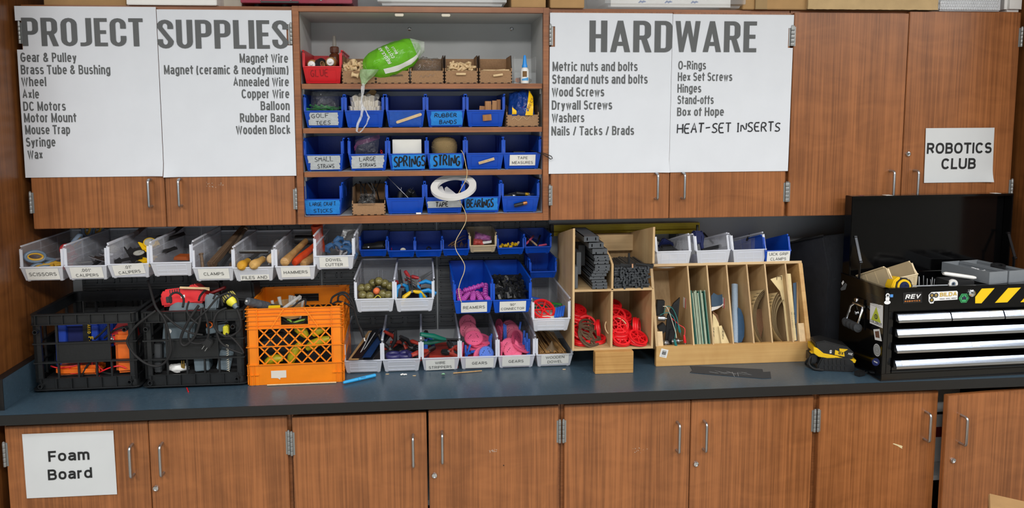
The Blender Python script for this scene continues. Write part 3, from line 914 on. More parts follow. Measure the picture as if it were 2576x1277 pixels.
# hanging and stacking bins
BIN={}
def bin_meshes(W_,D,H,h,t=.0026,taper=.88,back=.018,clearish=False ):
 """hopper-front stacking bin. origin: middle of the front bottom edge; opens towards -Y; back at y = D"""
 key=(W_,D,H,h,taper,clearish)
 if key in BIN:
  return BIN[key]
 a,b=W_/2,W_*taper/2
 yl=-back
 hs=h
 shell=MB()
 yt=yl+.006
 P={'bl0':(-b,0,0),'br0':(b,0,0),'blD':(-b,D,0),'brD':(b,D,0),'ml0':(-a,yl,hs),'mr0':(a,yl,hs),'mlD':(-a,D,hs),'mrD':(a,D,hs),'tl0':(-a,yt+.004,H-.010),'tr0':(a,yt+.004,H-.010),'tl1':(-a,yt+.014,H),'tr1':(a,yt+.014,H),'tlD':(-a,D,H),'trD':(a,D,H)}
 k=list(P)
 F=[('bl0','br0','brD','blD'),('bl0','ml0','mr0','br0'),('bl0','blD','mlD','ml0'),('ml0','mlD','tlD','tl1','tl0'),('br0','mr0','mrD','brD'),('mr0','tr0','tr1','trD','mrD'),('blD','brD','mrD','mlD'),('mlD','mrD','trD','tlD')]
 bm=bmesh.new()
 vv={n:bm.verts.new(P[n]) for n in k}
 for f in F:
  bm.faces.new([vv[n] for n in f])
 bmesh.ops.recalc_face_normals(bm,faces=bm.faces)
 cen=Vector((0,D/2,H/2))
 out=sum(1 if f.normal.dot(f.calc_center_median()-cen)>0 else -1 for f in bm.faces)
 if out<0:
  bmesh.ops.reverse_faces(bm,faces=bm.faces)
 bmesh.ops.solidify(bm,geom=bm.faces[:],thickness=t)
 bmesh.ops.recalc_face_normals(bm,faces=bm.faces)
 me0=bpy.data.meshes.new('tmp')
 bm.to_mesh(me0);bm.free()
 shell.add([v.co.copy() for v in me0.vertices],[tuple(p.vertices) for p in me0.polygons])
 bpy.data.meshes.remove(me0)
 walls=shell
 shell=MB()
 fl=W_*.055
 for s in (-1,1):
  shell.prism([(s*a,yt-.001),(s*(a-fl),yt-.001),(s*(a-fl),yt+.003),(s*a,yt+.003)],hs,H-.012,'Z')
  shell.bar((s*(a+.0012),yt+.012,H-.002),(s*(a+.0012),D,H-.002),.0052,.0042)
  shell.bar((s*(a+.0010),yt+.004,hs+.004),(s*(a+.0010),yt+.004,H-.010),.003,.005,(0,1,0))
  shell.box(s*(b-.004),s*(b-.012),.004,.018,-.0026,.001)
  for q in (.35,.68):
   walls.box(s*(a-.0002),s*(a+.0012),D*q,D*q+.003,hs,H-.006)
  if clearish:
   walls.box(s*(a-.0002),s*(a+.0012),yt+.03,D,H*.52,H*.52+.002)
   walls.box(s*(a-.0002),s*(a+.0012),yt+.03,D,H*.74,H*.74+.002)
 shell.box(-a,a,D-.001,D+.003,H-.006,H)
 for q in (-.06,.06):
  walls.box(W_*q-.0012,W_*q+.0012,D-t-.002,D-t+.0005,.004,H*.62)
 shell.bar((-a,yl,hs),(a,yl,hs),.004,.0036)
 def lip(x,s):
  return Vector((x,yl*s,hs*s))
 n=Vector((0,-hs,-back)).normalized()
 d=n*.0005
 i0,i1,j0,j1=-a*.70,a*.70,.14,.82
 for p,q in (((i0,j0),(i1,j0)),((i0,j1),(i1,j1)),((i0,j0),(i0,j1)),((i1,j0),(i1,j1))):
  shell.bar(lip(*p)+d,lip(*q)+d,.0016,.0016,n)
 if clearish:
  for q in (-.24,.24):
   shell.bar(lip(a*q,j0)+d,lip(a*q,j1)+d,.0012,.0012,n)
  shell.bar(lip(i0,.42)+d,lip(i1,.42)+d,.0012,.0012,n)
 if clearish:
  c_=[lip(-b/a*0-(b+(a-b)*q)*.97 if 0 else x*(b+(a-b)*q)*.985,q)+d*.4 for q in (.03,.97) for x in (-1,1)]
  shell.add(c_,[(0,1,3,2)])  # extra sheet over the lip, carrying its painted front light
  me=(walls.mesh('bin',smooth=30,fix=False ),shell.mesh('bin_rim',smooth=30,fix=False ))
 else :
  walls.add(shell.v,shell.f)
  me=walls.mesh('bin',smooth=30,fix=False )
 BIN[key]=me
 return me
DIM={'big':(.1395,.370,.122,.050),'mid':(.1395,.370,.122,.050),'short':(.1395,.265,.122,.052),'slim':(.1045,.265,.112,.046),'small':(.1045,.160,.076,.028),'blue':(.1395,.265,.118,.058)}
BKEY={}
class Bin:
 pass
BMAT={'clear':M_clear,'blue':M_blue,'red':M_red,'beige':M_beige}
def make_bin(label,u,v,yfront,dim='big',color='clear',z=None ,rz=0.0,group=None ,width=None ,tilt=0.0):
 """u, v: pixel of the middle of the front bottom edge; yfront: depth of that edge"""
 W_,D,H,h=DIM[dim]
 if width:
  W_=width
 p=at(u,v,yfront)
 if z is not None :
  p.z=z
 t=thing('storage_bin',label,'bin',p,(R(tilt),0,R(rz)),group)
 t.rotation_mode='XYZ'
 me=bin_meshes(W_,D,H,h,clearish=(color=='clear'))
 k=(color,W_,D,H,h)
 if k not in BKEY:
  m2=(me[0] if color=='clear' else me).copy()
  m2.materials.clear();m2.materials.append(BMAT[color])
  BKEY[k]=m2
  if color=='clear':
   me[1].materials.clear();me[1].materials.append(M_clear_lit_rim)
 if color=='clear':
  o=bpy.data.objects.new('rim',me[1])
  COL.objects.link(o);o.parent=t
 o=bpy.data.objects.new('body',BKEY[k])
 COL.objects.link(o);o.parent=t
 b=Bin()
 b.o,b.W,b.D,b.H,b.h,b.p,b.back=t,W_,D,H,h,Vector(p),.018
 b.rz=R(rz)
 return b
def lip_frame(b,s=.5,off=.0018):
 Y=Vector((0,-b.back,b.h)).normalized()
 n=Vector((1,0,0)).cross(Y)
 return Vector((0,-b.back*s,b.h*s))+n*off,Vector((1,0,0)),Y,n
def paper_label(b,lines,w=.106,h=.043,s=.5,dx=0.0,rot=0.0,size=.0125,mat_=None ,name='paper_label',clip=None ,off=.0022):
 """printed card on the lip of a bin"""
 o,X,Y,n=lip_frame(b,s,off)
 c,sn=math.cos(R(rot)),math.sin(R(rot))
 X2,Y2=X*c+Y*sn,Y*c-X*sn
 o=o+X*dx
 mb=MB()
 vs=[o+X2*(x*w/2)+Y2*(y*h/2)+n*e for e in (0,-.0005) for x,y in ((-1,-1),(1,-1),(1,1),(-1,1))]
 mb.add(vs,[(0,1,2,3),(7,6,5,4),(0,4,5,1),(1,5,6,2),(2,6,7,3),(3,7,4,0)])
 lab=mb.build(name,mat_ or M_tag,b.o,smooth=0)
 k=len(lines)
 fr=MB()
 for q in ((-.485,-.47,-.46,.46),(.47,.485,-.46,.46)):
  pass
 for i,ln in enumerate(lines):
  y=(((k-1)/2-i)*size*1.72-size/2)
  lettering(ln,size,o+Y2*y+n*.0006,X2,Y2,M_tag_ink,lab,1.0,.13,'CENTER',.17)
 return lab
def tape_label(b,strips,texts,stroke=.0016,ink=None ,material=None ,name='tape_label',seed=1):
 """torn tape strips with marker lettering. strips: (x0, x1, s0, s1, skew); texts: (text, x0, x1, s0, s1)"""
 material=material or M_masking
 rnd=random.Random(seed)
 first=None
 for i,(x0,x1,s0,s1,sk) in enumerate(strips):
  o,X,Y,n=lip_frame(b,0,.0022+.0003*i)
  L=math.hypot(b.back,b.h)
  N=16
  mb=MB()
  def fn(p,q):
   ex=x0+(x1-x0)*p
   if p==0 or p==1:
    ex+=rnd.uniform(-.002,.002)
   es=(s0+(s1-s0)*q+sk*(p-.5))*L
   return o+X*ex+Y*es+n*(.0004+.0007*noise.noise(Vector((p*7,q*3,seed+i))))
  mb.grid(fn,N,5)
  tp=mb.build(name,material,b.o,fix=False )
  first=first or tp
 for j,(tx,x0,x1,s0,s1) in enumerate(texts):
  o,X,Y,n=lip_frame(b,0,.0022+.0003*len(strips)+.0012)
  L=math.hypot(b.back,b.h)
  handwriting(tx,x1-x0,(s1-s0)*L,stroke,o+X*x0+Y*(s0*L),X+Y*.02,Y,ink or M_pen,first,.32,seed+j)
 return first
B={}
YH=-.420+.018
row=[('scissors','clear hanging bin labelled SCISSORS at the left end of its row',112,706,['SCISSORS'],0,0,.106,.043,.0135,.5),('cal001','clear hanging bin labelled .001" CALIPERS, second from the left panel',222,703,['.001"','CALIPERS'],0,0,.106,.043,.0115,.53),('cal01','clear hanging bin with a crooked .01" CALIPERS label',328,698,['.01"','CALIPERS'],5,0,.104,.041,.0115,.62),('plain','unlabelled clear hanging bin between the .01" CALIPERS and CLAMPS bins',435,694,None ,0,0,0,0,0,0),('clamps','clear hanging bin labelled CLAMPS',540,706,['CLAMPS'],0,0,.104,.041,.0125,.54),('files','clear hanging bin labelled FILES AND',640,706,['FILES AND'],.5,.002,.098,.022,.0125,.26),('hammers','clear hanging bin labelled HAMMERS',745,703,['HAMMERS'],.8,.0,.100,.041,.0125,.58),('dowelcut','clear hanging bin labelled DOWEL CUTTER, higher than the rest of its row',842,677,['DOWEL','CUTTER'],0,-.002,.100,.042,.0115,.55),]
for key,lab,u,v,lines,rot,dx,lw,lh,ls,s in row:
 b=B[key]=make_bin(lab,u+1,v-1,YH,'big','clear',group='clear bins hanging under the left cabinet')
 if lines:
  paper_label(b,lines,lw,lh,s,dx,rot,ls)
G2='bins hung on the wall panel below the open cabinet'
B['goggles']=make_bin('clear hanging bin of olive green goggles beside the orange crate',944,783,YH,'mid','clear',group=G2)
B['pliers']=make_bin('clear hanging bin of blue and yellow pliers',1043,782,YH,'mid','clear',group=G2)
B['reamers']=make_bin('large blue hanging bin labelled REAMERS',1190,787,YH,'mid','blue',group=G2)
paper_label(B['reamers'],['REAMERS'],.094,.043,.50,.003,1,.0125)
B['conn']=make_bin('large blue hanging bin labelled 90\u00b0 CONNECTOR',1287,785,YH,'mid','blue',group=G2)
paper_label(B['conn'],['90\u00b0','CONNECTOR'],.096,.044,.50,.003,.5,.0100)
B['wheels']=make_bin('clear hanging bin of red, green and blue pieces beside the plywood cubby',1385,831,YH,'mid','clear',group=G2)
G3='small bins hung in a row below the open cabinet'
small=[('s1',940,645,'blue','small blue hanging bin with black binoculars, left end of its row'),('s2',1010,647,'blue','small blue hanging bin holding one pale disc, second of its row'),('s3',1078,646,'blue','empty small blue hanging bin left of the hex key bin'),('s4',1147,643,'blue','small blue hanging bin of brown hex keys behind the hanging twine'),('s5',1214,634,'beige','small beige hanging bin with a clear bag of pink pieces'),('s6',1284,640,'blue','small blue hanging bin of yellow pieces'),('s7',1352,637,'blue','small blue hanging bin of pink and black pens'),('s8',1365,699,'blue','empty small blue bin hanging alone below the row, above the red pieces')]
for key,u,v,c,lab in small:
 B[key]=make_bin(lab,u,v-1,-.182,'small',c,group=G3)
G4='clear bins standing in a row on the worktop'
ground=[('g1',915,'clear bin of black and blue packets next to the orange crate',None ),('g2',1011,'clear bin of pliers with dark purple handles',None ),('g3',1109,'clear bin labelled WIRE STRIPPERS',['WIRE','STRIPPERS']),('g4',1204,'clear bin labelled GEARS holding a blue gear in front, left of its twin',['GEARS']),('g5',1298,'clear bin labelled GEARS with only pink gears in front, right of its twin',['GEARS']),('g6',1393,'clear bin labelled WOODEN DOWEL',['WOODEN','DOWEL'])]
for i,(key,u,lab,lines) in enumerate(ground):
 b=B[key]=make_bin(lab,u,940,-.352,'mid','clear',z=.9168,group=G4)
 if lines:
  paper_label(b,lines,.104 if i!=2 else .106,.043 if i!=2 else .045,[0,0,.45,.5,.55,.60][i],[0,0,-.002,.003,-.001,.002][i],[0,0,1,0,0,1.5][i],.0125 if len(lines)==1 else .0117)
G5='bins standing on top of the slotted rack'
for key,u,c,lab in (('r1',1694,'clear','clear bin with black parts on the slotted rack, nearest the plywood cubby'),('r2',1793,'clear','clear bin of dark blue clamps on the slotted rack, between two clear bins'),('r3',1884,'clear','nearly empty clear bin on the slotted rack beside the blue one'),('r4',1955,'blue','blue bin labelled UICK GRIP CLAMPS on the slotted rack')):
 B[key]=make_bin(lab,u,659,-.296,'short' if c=='clear' else 'slim',c,z=1.2775,tilt=-15.5,group=G5,rz={'r1':2,'r2':4,'r3':4,'r4':0}[key])
paper_label(B['r4'],['UICK GRIP','CLAMPS'],.092,.042,.55,.002,.5,.0115)
YS=-.293
GS=['bins and boxes on the top shelf','bins and boxes on the second shelf','bins and boxes on the third shelf','bins and boxes on the bottom shelf']
B['glue']=make_bin('red bin marked GLUE at the left end of the top shelf',813,205,YS,'blue','red',z=SHELF_Z[0]+.0028,group=GS[0],width=.136)
Z1,Z2,Z3=SHELF_Z[1]+.0028,SHELF_Z[2]+.0028,SHELF_Z[3]+.0028
for key,u,z,lab,g in (('tees',817,Z1,'blue bin with GOLF TEES on masking tape',1),('cups',918,Z1,'blue bin of white wavy moulds, left of the bin with a craft stick',1),('stick',1021,Z1,'empty blue bin with a craft stick glued on its front',1),('rubber',1121,Z1,'blue bin with RUBBER BANDS on blue tape',1),('blocks',1221,Z1,'blue bin of wooden blocks with a sample block on its front',1),('small',817,Z2,'blue bin with SMALL STRAWS on masking tape',2),('large',927,Z2,'blue bin with LARGE STRAWS on masking tape',2),('springs',1026,Z2,'blue bin with SPRINGS on blue tape',2),('string',1122,Z2,'blue bin with STRING on blue tape',2),('pins',1219,Z2,'blue bin with a clothespin glued on its front',2),('tapes',1312,Z2,'blue bin labelled TAPE MEASURES',2),('craft',814,Z3,'blue bin with LARGE CRAFT STICKS on blue tape',3),('motors',1020,Z3,'unlabelled blue bin of dark parts and a thin rod on the bottom shelf',3),('tape',1118,Z3,'blue bin with TAPE on masking tape',3),('bearings',1212,Z3,'blue bin with BEARINGS on blue tape',3),('cells',1308,Z3,'blue bin of batteries with a sample cell on its front',3)):
 B[key]=make_bin(lab,u,400,YS,'blue','blue',z=z,group=GS[g])
 b=B[key]
 vz={1:318,2:430,3:541}[g]
 b.o.location.x=at(u,vz,YS).x
 b.p=Vector(b.o.location)
 b.o.rotation_euler=(0,0,R({'small':-2.5,'craft':-3.0,'tees':-.5,'tapes':.5}.get(key,random.uniform(-.4,.4))))
B['glue'].o.location.x=at(813,205,YS).x
B['glue'].p=Vector(B['glue'].o.location)
a=.07
tape_label(B['tees'],[(-.050,.050,.42,.92,.0),(-.056,.050,.14,.48,.0)],[('GOLF',-.044,.018,.60,.84),('TEES',-.03,.022,.18,.42)],.0017,seed=3)
tape_label(B['rubber'],[(-.054,.060,.10,.97,.02)],[('RUBBER',-.040,.040,.60,.84),('BANDS',-.022,.040,.18,.42)],.0022,material=M_bluetape,seed=5)
tape_label(B['small'],[(-.056,.060,.5,.96,.0),(-.050,.056,.08,.58,.03)],[('SMALL',-.032,.034,.60,.90),('STRAWS',-.024,.036,.18,.42)],.0017,seed=7)
tape_label(B['large'],[(-.058,.058,.50,.94,.03),(-.060,.054,.14,.54,.03)],[('LARGE',-.030,.028,.60,.86),('STRAWS',-.030,.028,.24,.46)],.0018,seed=9)
tape_label(B['springs'],[(-.056,.062,.06,.97,.02)],[('SPRINGS',-.050,.064,.20,.86)],.0052,material=M_bluetape,seed=11)
tape_label(B['string'],[(-.058,.058,.08,.97,.0)],[('STRING',-.046,.050,.24,.90)],.0056,material=M_bluetape,seed=13)
tape_label(B['craft'],[(-.064,.062,.06,.97,.0)],[('LARGE CRAFT',-.046,.048,.60,.84),('STICKS',-.034,.034,.16,.40)],.0017,material=M_bluetape,seed=15)
tape_label(B['tape'],[(-.062,.062,.36,.80,.02)],[('TAPE',-.032,.014,.42,.72)],.0030,seed=17)
tape_label(B['bearings'],[(-.062,.058,.16,.98,-.03)],[('BEARINGS',-.056,.042,.34,.88)],.0048,material=M_bluetape,seed=19)
tape_label(B['stick'],[(-.058,.056,.10,.98,-.02)],[],material=mat('packing_tape_blue','1450b0',.2,0,.1,30,.3,60),name='tape_strip',seed=21)
handwriting('GLUE',.062,.026,.0018,lip_frame(B['glue'],.42,.0024)[0]+Vector((-.042,0,0)),(1,0,0),lip_frame(B['glue'])[2],mat('red_marker_ink','6d0a10',.6),B['glue'].o,.4,4)
paper_label(B['tapes'],['TAPE','MEASURES'],.096,.042,.55,.002,0,.0108)
o_,X_,Y_,n_=lip_frame(B['stick'],.48,.0035)
def rounded_stick(L,w,t,n=6):
 pts=[]
 for s in (1,-1):
  for i in range(n+1):
   an=-math.pi/2+math.pi*i/n
   pts.append((s*(L/2-w/2+w/2*math.cos(an)),s*w/2*math.sin(an)))
 return MB().prism(pts,-t/2,t/2,'Y')
def glue_on(b,mesh_ob,dx,s,off,rot,kind_label,cat,group=None ):
 """stand a top-level sample against the lip of bin b"""
 o,X,Y,n=lip_frame(b,s,off)
 M3=Matrix((X,-n,Y)).transposed().to_4x4()
 M=Matrix.Translation(b.o.location)@Matrix.Rotation(b.o.rotation_euler.z,4,'Z')@Matrix.Translation(o+X*dx)@M3@Matrix.Rotation(R(-rot),4,'Y')
 mesh_ob.matrix_world=M
 tag(mesh_ob,kind_label,cat,group)
 return mesh_ob
glue_on(B['stick'],rounded_stick(.098,.0105,.002).build('craft_stick',M_tan),.012,.55,.0042,19,'flat wooden craft stick glued slanting across the front of a blue bin','craft stick')
glue_on(B['blocks'],MB().box(-.016,.016,-.004,.004,-.011,.011).build('wooden_block',M_blk,bevel=.0008),.005,.58,.0062,5,'small wooden block glued on the front of the block bin','block')
pin=thing('clothespin','wooden clothespin glued on the front of a blue bin','clothespin')
MB().box(-.030,.030,-.003,.003,.0004,.0045).build('jaw',M_tan,pin,bevel=.0006)
MB().box(-.030,.030,-.003,.003,-.0045,-.0004).build('jaw',M_tan,pin,bevel=.0006)
MB().tube([(0.004+.0035*math.cos(i*.9),-.004+.0012*i,.0035*math.sin(i*.9)) for i in range(8)],.0007,6).build('spring',M_steel,pin)
glue_on(B['pins'],pin,.006,.55,.0062,17,'wooden clothespin glued slanting on the front of a blue bin','clothespin')
def battery(name,label,blk=M_black,cu=None ):
 t=thing(name,label,'battery')
 MB().lathe([(.0068,-.0245),(.0070,-.024),(.0070,.010),(.0069,.0102)],18,'X').build('sleeve',blk,t)
 MB().lathe([(.0069,.0102),(.0070,.0106),(.0070,.0235),(.0064,.0245),(.0026,.0245),(.0026,.0258),(.0001,.0258)],18,'X').build('cap',cu or mat('copper_foil','b87a4c',.3,.8),t)
 return t
bt=battery('battery','x')
glue_on(B['cells'],bt,.0,.56,.0085,14,'copper-topped black battery glued on the front of the battery bin','battery')
# things in the open cabinet
def inb(b,x,y,z):
 """a point in a bin's own frame (front bottom edge is the origin)"""
 return b.o.matrix_basis@Vector((x,y,z))
def pose(o,loc,X=None ,Z=None ,rot=None ):
 """place an object so that its local X or Z axis points along a direction"""
 loc=Vector(loc)
 if rot is not None and isinstance(rot,Matrix):
  m=rot.to_4x4()
 elif rot is not None or (X is None and Z is None ):
  m=Euler(rot or (0,0,0)).to_matrix().to_4x4()
 else :
  if X is not None :
   m=Vector(X).to_track_quat('X','Z').to_matrix().to_4x4()
  else :
   m=Vector(Z).to_track_quat('Z','Y').to_matrix().to_4x4()
 m.translation=loc
 o.matrix_world=m
 return o
def pile(proto,n,label,group,spot,rnd,posef):
 """n copies of a prototype thing, the first one being the prototype itself"""
 for i in range(n):
  o=proto if i==0 else copy_tree(proto,label=label,group=group)
  o['label']=label;o['group']=group
  posef(o,i,rnd)
def bag(name,label,pts,material=None ,cat='bag',group=None ,parent=None ,puff=.012,seed=1,nu=30,nv=26):
 """a soft see-through bag: a crumpled closed pillow spanned between four corners (bl, br, tr, tl)"""
 bl,br,tr,tl=[Vector(p) for p in pts]
 nrm=(br-bl).cross(tl-bl).normalized()
 def side(s):
  def fn(a,b):
   p=(bl*(1-a)+br*a)*(1-b)+(tl*(1-a)+tr*a)*b
   e=(4*a*(1-a))**.6*(4*b*(1-b))**.5
   w=noise.noise(Vector((a*4+seed,b*4,s*3)))*.7+(1-2*abs(noise.noise(Vector((a*8+seed,b*8,s*3)))))*.35
   return p+nrm*(s*puff*e*(1+.6*w)+.006*w*(1 if 0<a<1 else .4))
  return fn
 mb=MB()
 mb.grid(side(1),nu,nv)
 mb.grid(side(-1),nu,nv)
 o=mb.build(name,material or M_bag,parent,smooth=80,fix=False )
 if label:
  tag(o,label,cat,group)
 return o
rnd=random.Random(11)
zs=SHELF_Z
# top shelf: red glue bin
b=B['glue']
def glue_bottle(label,x,y,z,tip):
 t=thing('glue_bottle',label,'bottle',inb(b,x,y,z),(0,0,0),'glue bottles lying in the red bin')
 MB().lathe([(.004,.105),(.017,.104),(.0205,.098),(.0205,.022),(.0195,.012),(.0165,.006),(.0135,.004),(.0001,.004)],24,'Y').build('body',mat('tan_glue','b58b55',.35),t)
 MB().lathe([(.0001,.004),(.0135,.004),(.0138,-.004),(.0125,-.007),(.0045,-.008),(.0035,-.014-tip),(.0001,-.0145-tip)],22,'Y').build('cap',M_white,t)
 return t
glue_bottle('tan glue bottle with white cap lying at the left of the red bin',-.040,.006,.066,0)
glue_bottle('tan glue bottle with white cap lying raised at the right of the red bin',.026,.014,.076,.001)
t=thing('tape_roll','dark roll of tape between the two glue bottles in the red bin','tape',inb(b,-.008,.020,.066),(R(75),0,R(50)))
MB().lathe([(.012,-.008),(.024,-.008),(.024,.008),(.012,.008)],28,'Z',closed=True ).build('ring',M_black,t)
MB().lathe([(.0105,-.0085),(.0119,-.0085),(.0119,.0085),(.0105,.0085)],24,'Z',closed=True ).build('core',M_card,t)
t=thing('nozzle_bottle','brown bottle with a long translucent nozzle standing behind the red bin','bottle',(at(841,150,-.16).x,-.148,zs[0]+.0025))
amb=mat('amber_plastic','5c2f18',.3)
b.o.update_tag()
MB().lathe([(.0001,.0),(.021,.0),(.0225,.003),(.0225,.098),(.019,.112),(.0125,.118),(.0125,.122)],24).build('body',amb,t)
c=MB().lathe([(.016,.120),(.0165,.123),(.0165,.140),(.014,.143),(.0001,.143)],18)
for k in range(18):
 a_=2*math.pi*k/18
 c.box(.0162*math.cos(a_)-.0008,.0162*math.cos(a_)+.0008,.0162*math.sin(a_)-.0008,.0162*math.sin(a_)+.0008,.122,.140)
c.build('cap',amb,t)
MB().lathe([(.0075,.143),(.0078,.150),(.0062,.168),(.0058,.182),(.0042,.184),(.0001,.184)],14).build('nozzle',clear('nozzle_plastic','c6c2b8',.6,.3),t)
# laser-cut MDF boxes
def mdf_box(label,u,v,yf,z,W_,D,hf,hb,group,rz=0.0,color=None ):
 p=at(u,v,yf)
 t=thing('fiberboard_box',label,'box',(p.x,yf,z),(0,0,R(rz)),group)
 a,th=W_/2,.0032
 MB().box(-a+th,a-th,0,th,.001,hf).build('front_panel',M_mdf,t)
 for s in (-1,1):
  MB().prism([(.0005,.001),(D,.001),(D,hb),(.022,hb),(.004,hf+.010),(.0005,hf)],s*a,s*(a-th),'X').build('side_panel',M_mdf,t)
 MB().box(-a+th,a-th,D-th,D,.001,hb-.002).build('back_panel',M_mdf,t)
 MB().box(-a+th,a-th,th,D-th,.001,.004).build('bottom_panel',M_mdf,t)
 mb=MB()
 n=4
 for i in range(n):
  zz=hf*(i+.25)/n
  for s in (-1,1):
   mb.box(s*(a+.0003),s*(a-th-.0003),-.0004,th,zz,zz+hf*.5/n)
 for i in range(5):
  x=-a+W_*(i+.3)/5
  mb.box(x,x+W_*.4/5,-.0004,th,.0006,.0036)
 for s in (-1,1):
  mb.bar((s*(a-th/2),.022,hb),(s*(a-th/2),.004,hf+.010),th+.0003,.0008)
  mb.bar((s*(a-th/2),.022,hb),(s*(a-th/2),D,hb),th+.0003,.0008)
 mb.box(-a+th,a-th,.0002,th,hf-.0004,hf+.0004)
 mb.build('burnt_joint',M_burn,t)
 bb=Bin()
 bb.o,bb.W,bb.D,bb.H,bb.h,bb.back=t,W_,D,hb,hf,0.0
 return bb
MZ=zs[0]+.0002
X1=[]
for key,u,lab in (('m1',903,'fiberboard box of wooden spools on the top shelf'),('m2',988,'fiberboard box under the green bag with two wires on its front'),('m3',1075,'fiberboard box holding a clear bag on the top shelf'),('m4',1161,'fiberboard box heaped with fluted dowels on the top shelf'),('m5',1247,'fiberboard box nearly empty with a few dowels, right end of the top shelf')):
 B[key]=mdf_box(lab,u,209,-.312,MZ,.1195,.16,.046,.102,GS[0])
B['m6']=mdf_box('fiberboard box with the blue and yellow balloon bag, right end of the second shelf',1315,318,-.312,zs[1]+.0002,.120,.16,.044,.080,GS[1])
B['m7']=mdf_box('fiberboard box of black cable ties on the bottom shelf',928,541,-.312,zs[3]+.0002,.120,.18,.044,.102,GS[3])
sp=thing('wooden_spool','','spool')
MB().lathe([(.0032,-.0125),(.0098,-.0125),(.0102,-.0115),(.0095,-.0095),(.0068,-.006),(.0062,0),(.0068,.006),(.0095,.0095),(.0102,.0115),(.0098,.0125),(.0032,.0125)],18,'X',closed=True ).build('body',M_tan,sp)
mb=B['m1']
SPL='small bare wooden spool in the heap on the top shelf'
pos=[]
for layer,(zz,nx,ny) in enumerate(((.040,5,4),(.054,5,3),(.066,4,3),(.076,2,2))):
 for i in range(nx):
  for j in range(ny):
   pos.append((-.046+.088*(i+.4*(layer%2))/max(1,nx-.5),.020+.075*j/max(1,ny),zz))
def spf(o,i,r):
 x,y,z=pos[i]
 pose(o,inb(mb,x+r.uniform(-.004,.004),y+r.uniform(-.004,.004),z+r.uniform(-.003,.004)),X=(r.uniform(-1,1),r.uniform(-1,1),r.uniform(-.8,.8)))
pile(sp,len(pos),SPL,'wooden spools in the fiberboard box',None ,rnd,spf)
s2=copy_tree(sp,label='wooden spool glued on the front of the spool box',group='samples')
del s2['group']
pose(s2,inb(mb,-.012,-.0108,.030),X=(1,0,-.22))
for k,dz in enumerate((0,-.0032)):
 o=MB().tube([(-.024,0,0),(.008,0,.0006),(.024,0,.001)],.0007,6).build('wire',M_dgrey)
 pose(o,inb(B['m2'],.012+.002*k,-.0016,.030+dz),X=(1,0,.03))
 tag(o,['upper thin grey wire glued on the fiberboard box under the green bag','lower thin grey wire glued on the fiberboard box under the green bag'][k],'wire','wires on the box front')
o=MB().box(-.045,.045,.02,.13,.006,.05).build('black_case',M_black,bevel=.004)
o.matrix_world=B['m2'].o.matrix_basis
tag(o,'black case inside the fiberboard box under the green bag','case')
m3=B['m3']
bag('clear_bag','crumpled clear plastic bag in the third fiberboard box of the top shelf',[inb(m3,-.052,.010,.030),inb(m3,.05,.012,.040),inb(m3,.056,.10,.090),inb(m3,-.052,.06,.085)],puff=.03,seed=4)
o=MB().tube([inb(m3,-.026+.052*i/18,-.0014,.024+.004*math.sin(i*1.1)+.0004*i) for i in range(19)],.0013,6).build('clear_strip',M_bag)
tag(o,'wavy clear plastic strip glued on the front of a fiberboard box','strip')
dw=MB()
rr=[]
for i in range(10):
 rr+=[(.0044,-.016+.0032*i+.0001),(.0048,-.016+.0032*i+.0010),(.0048,-.016+.0032*i+.0022),(.0044,-.016+.0032*i+.0031)]
dw.lathe([(.0036,-.0178)]+rr+[(.0036,.0178)],12,'X')
dproto=dw.build('fluted_dowel',M_tan)
tag(dproto,'x','dowel')
m4,m5=B['m4'],B['m5']
pos4=[]
for layer,zz in enumerate((.040,.049,.057,.065,.073)):
 k=[8,9,9,8,6][layer]
 for i in range(k):
  for j in range(2 if layer<4 else 1):
   pos4.append((-.046+.092*(i+.5)/k,.016+.036*j+.012*(layer%2),zz))
def df(o,i,r):
 x,y,z=pos4[i]
 d=Vector((r.uniform(-1,1),r.uniform(-1,1),r.uniform(-.5,.5))).normalized()
 x=max(-.054+.018*abs(d.x),min(.054-.018*abs(d.x),x*(1 if z<.06 else .85)))
 y=max(.008+.018*abs(d.y),y+r.uniform(-.003,.006))
 pose(o,inb(m4,x,y,z+r.uniform(-.002,.003)-abs(x)*.10*(z>.06)),X=d)
pile(dproto,len(pos4),'pale fluted wooden dowel in the full dowel box','dowels heaped in the fiberboard box',None ,rnd,df)
o=MB().box(-.055,.055,.006,.14,.0045,.036).build('dowel_layer',M_tan)
o.matrix_world=m4.o.matrix_basis
tag(o,'lower layer of pale dowels filling the full dowel box','dowels')
o['kind']='stuff'
for i in range(10):
 o=copy_tree(dproto,label='pale fluted wooden dowel lying in the nearly empty dowel box',group='dowels in the nearly empty box')
 pose(o,inb(m5,-.036+.072*((i*3)%10)/9,.020+.014*(i%3),.044+.004*(i%2)),X=(1,rnd.uniform(-.6,.6),rnd.uniform(-.1,.1)))
o=MB().box(-.05,.05,.006,.14,.0045,.036).build('wood_offcuts',M_tan)
o.matrix_world=m5.o.matrix_basis
tag(o,'layer of pale wood pieces under the few loose dowels','wood')
for mm,rot,lab,x,z in ((m4,0,'level fluted dowel glued on the front of the full dowel box',-.002,.034),(m5,.13,'slanting fluted dowel glued on the front of the nearly empty dowel box',.008,.030)):
 o=copy_tree(dproto,label=lab)
 del o['group']
 pose(o,inb(mm,x,-.0054,z),X=(1,0,rot))
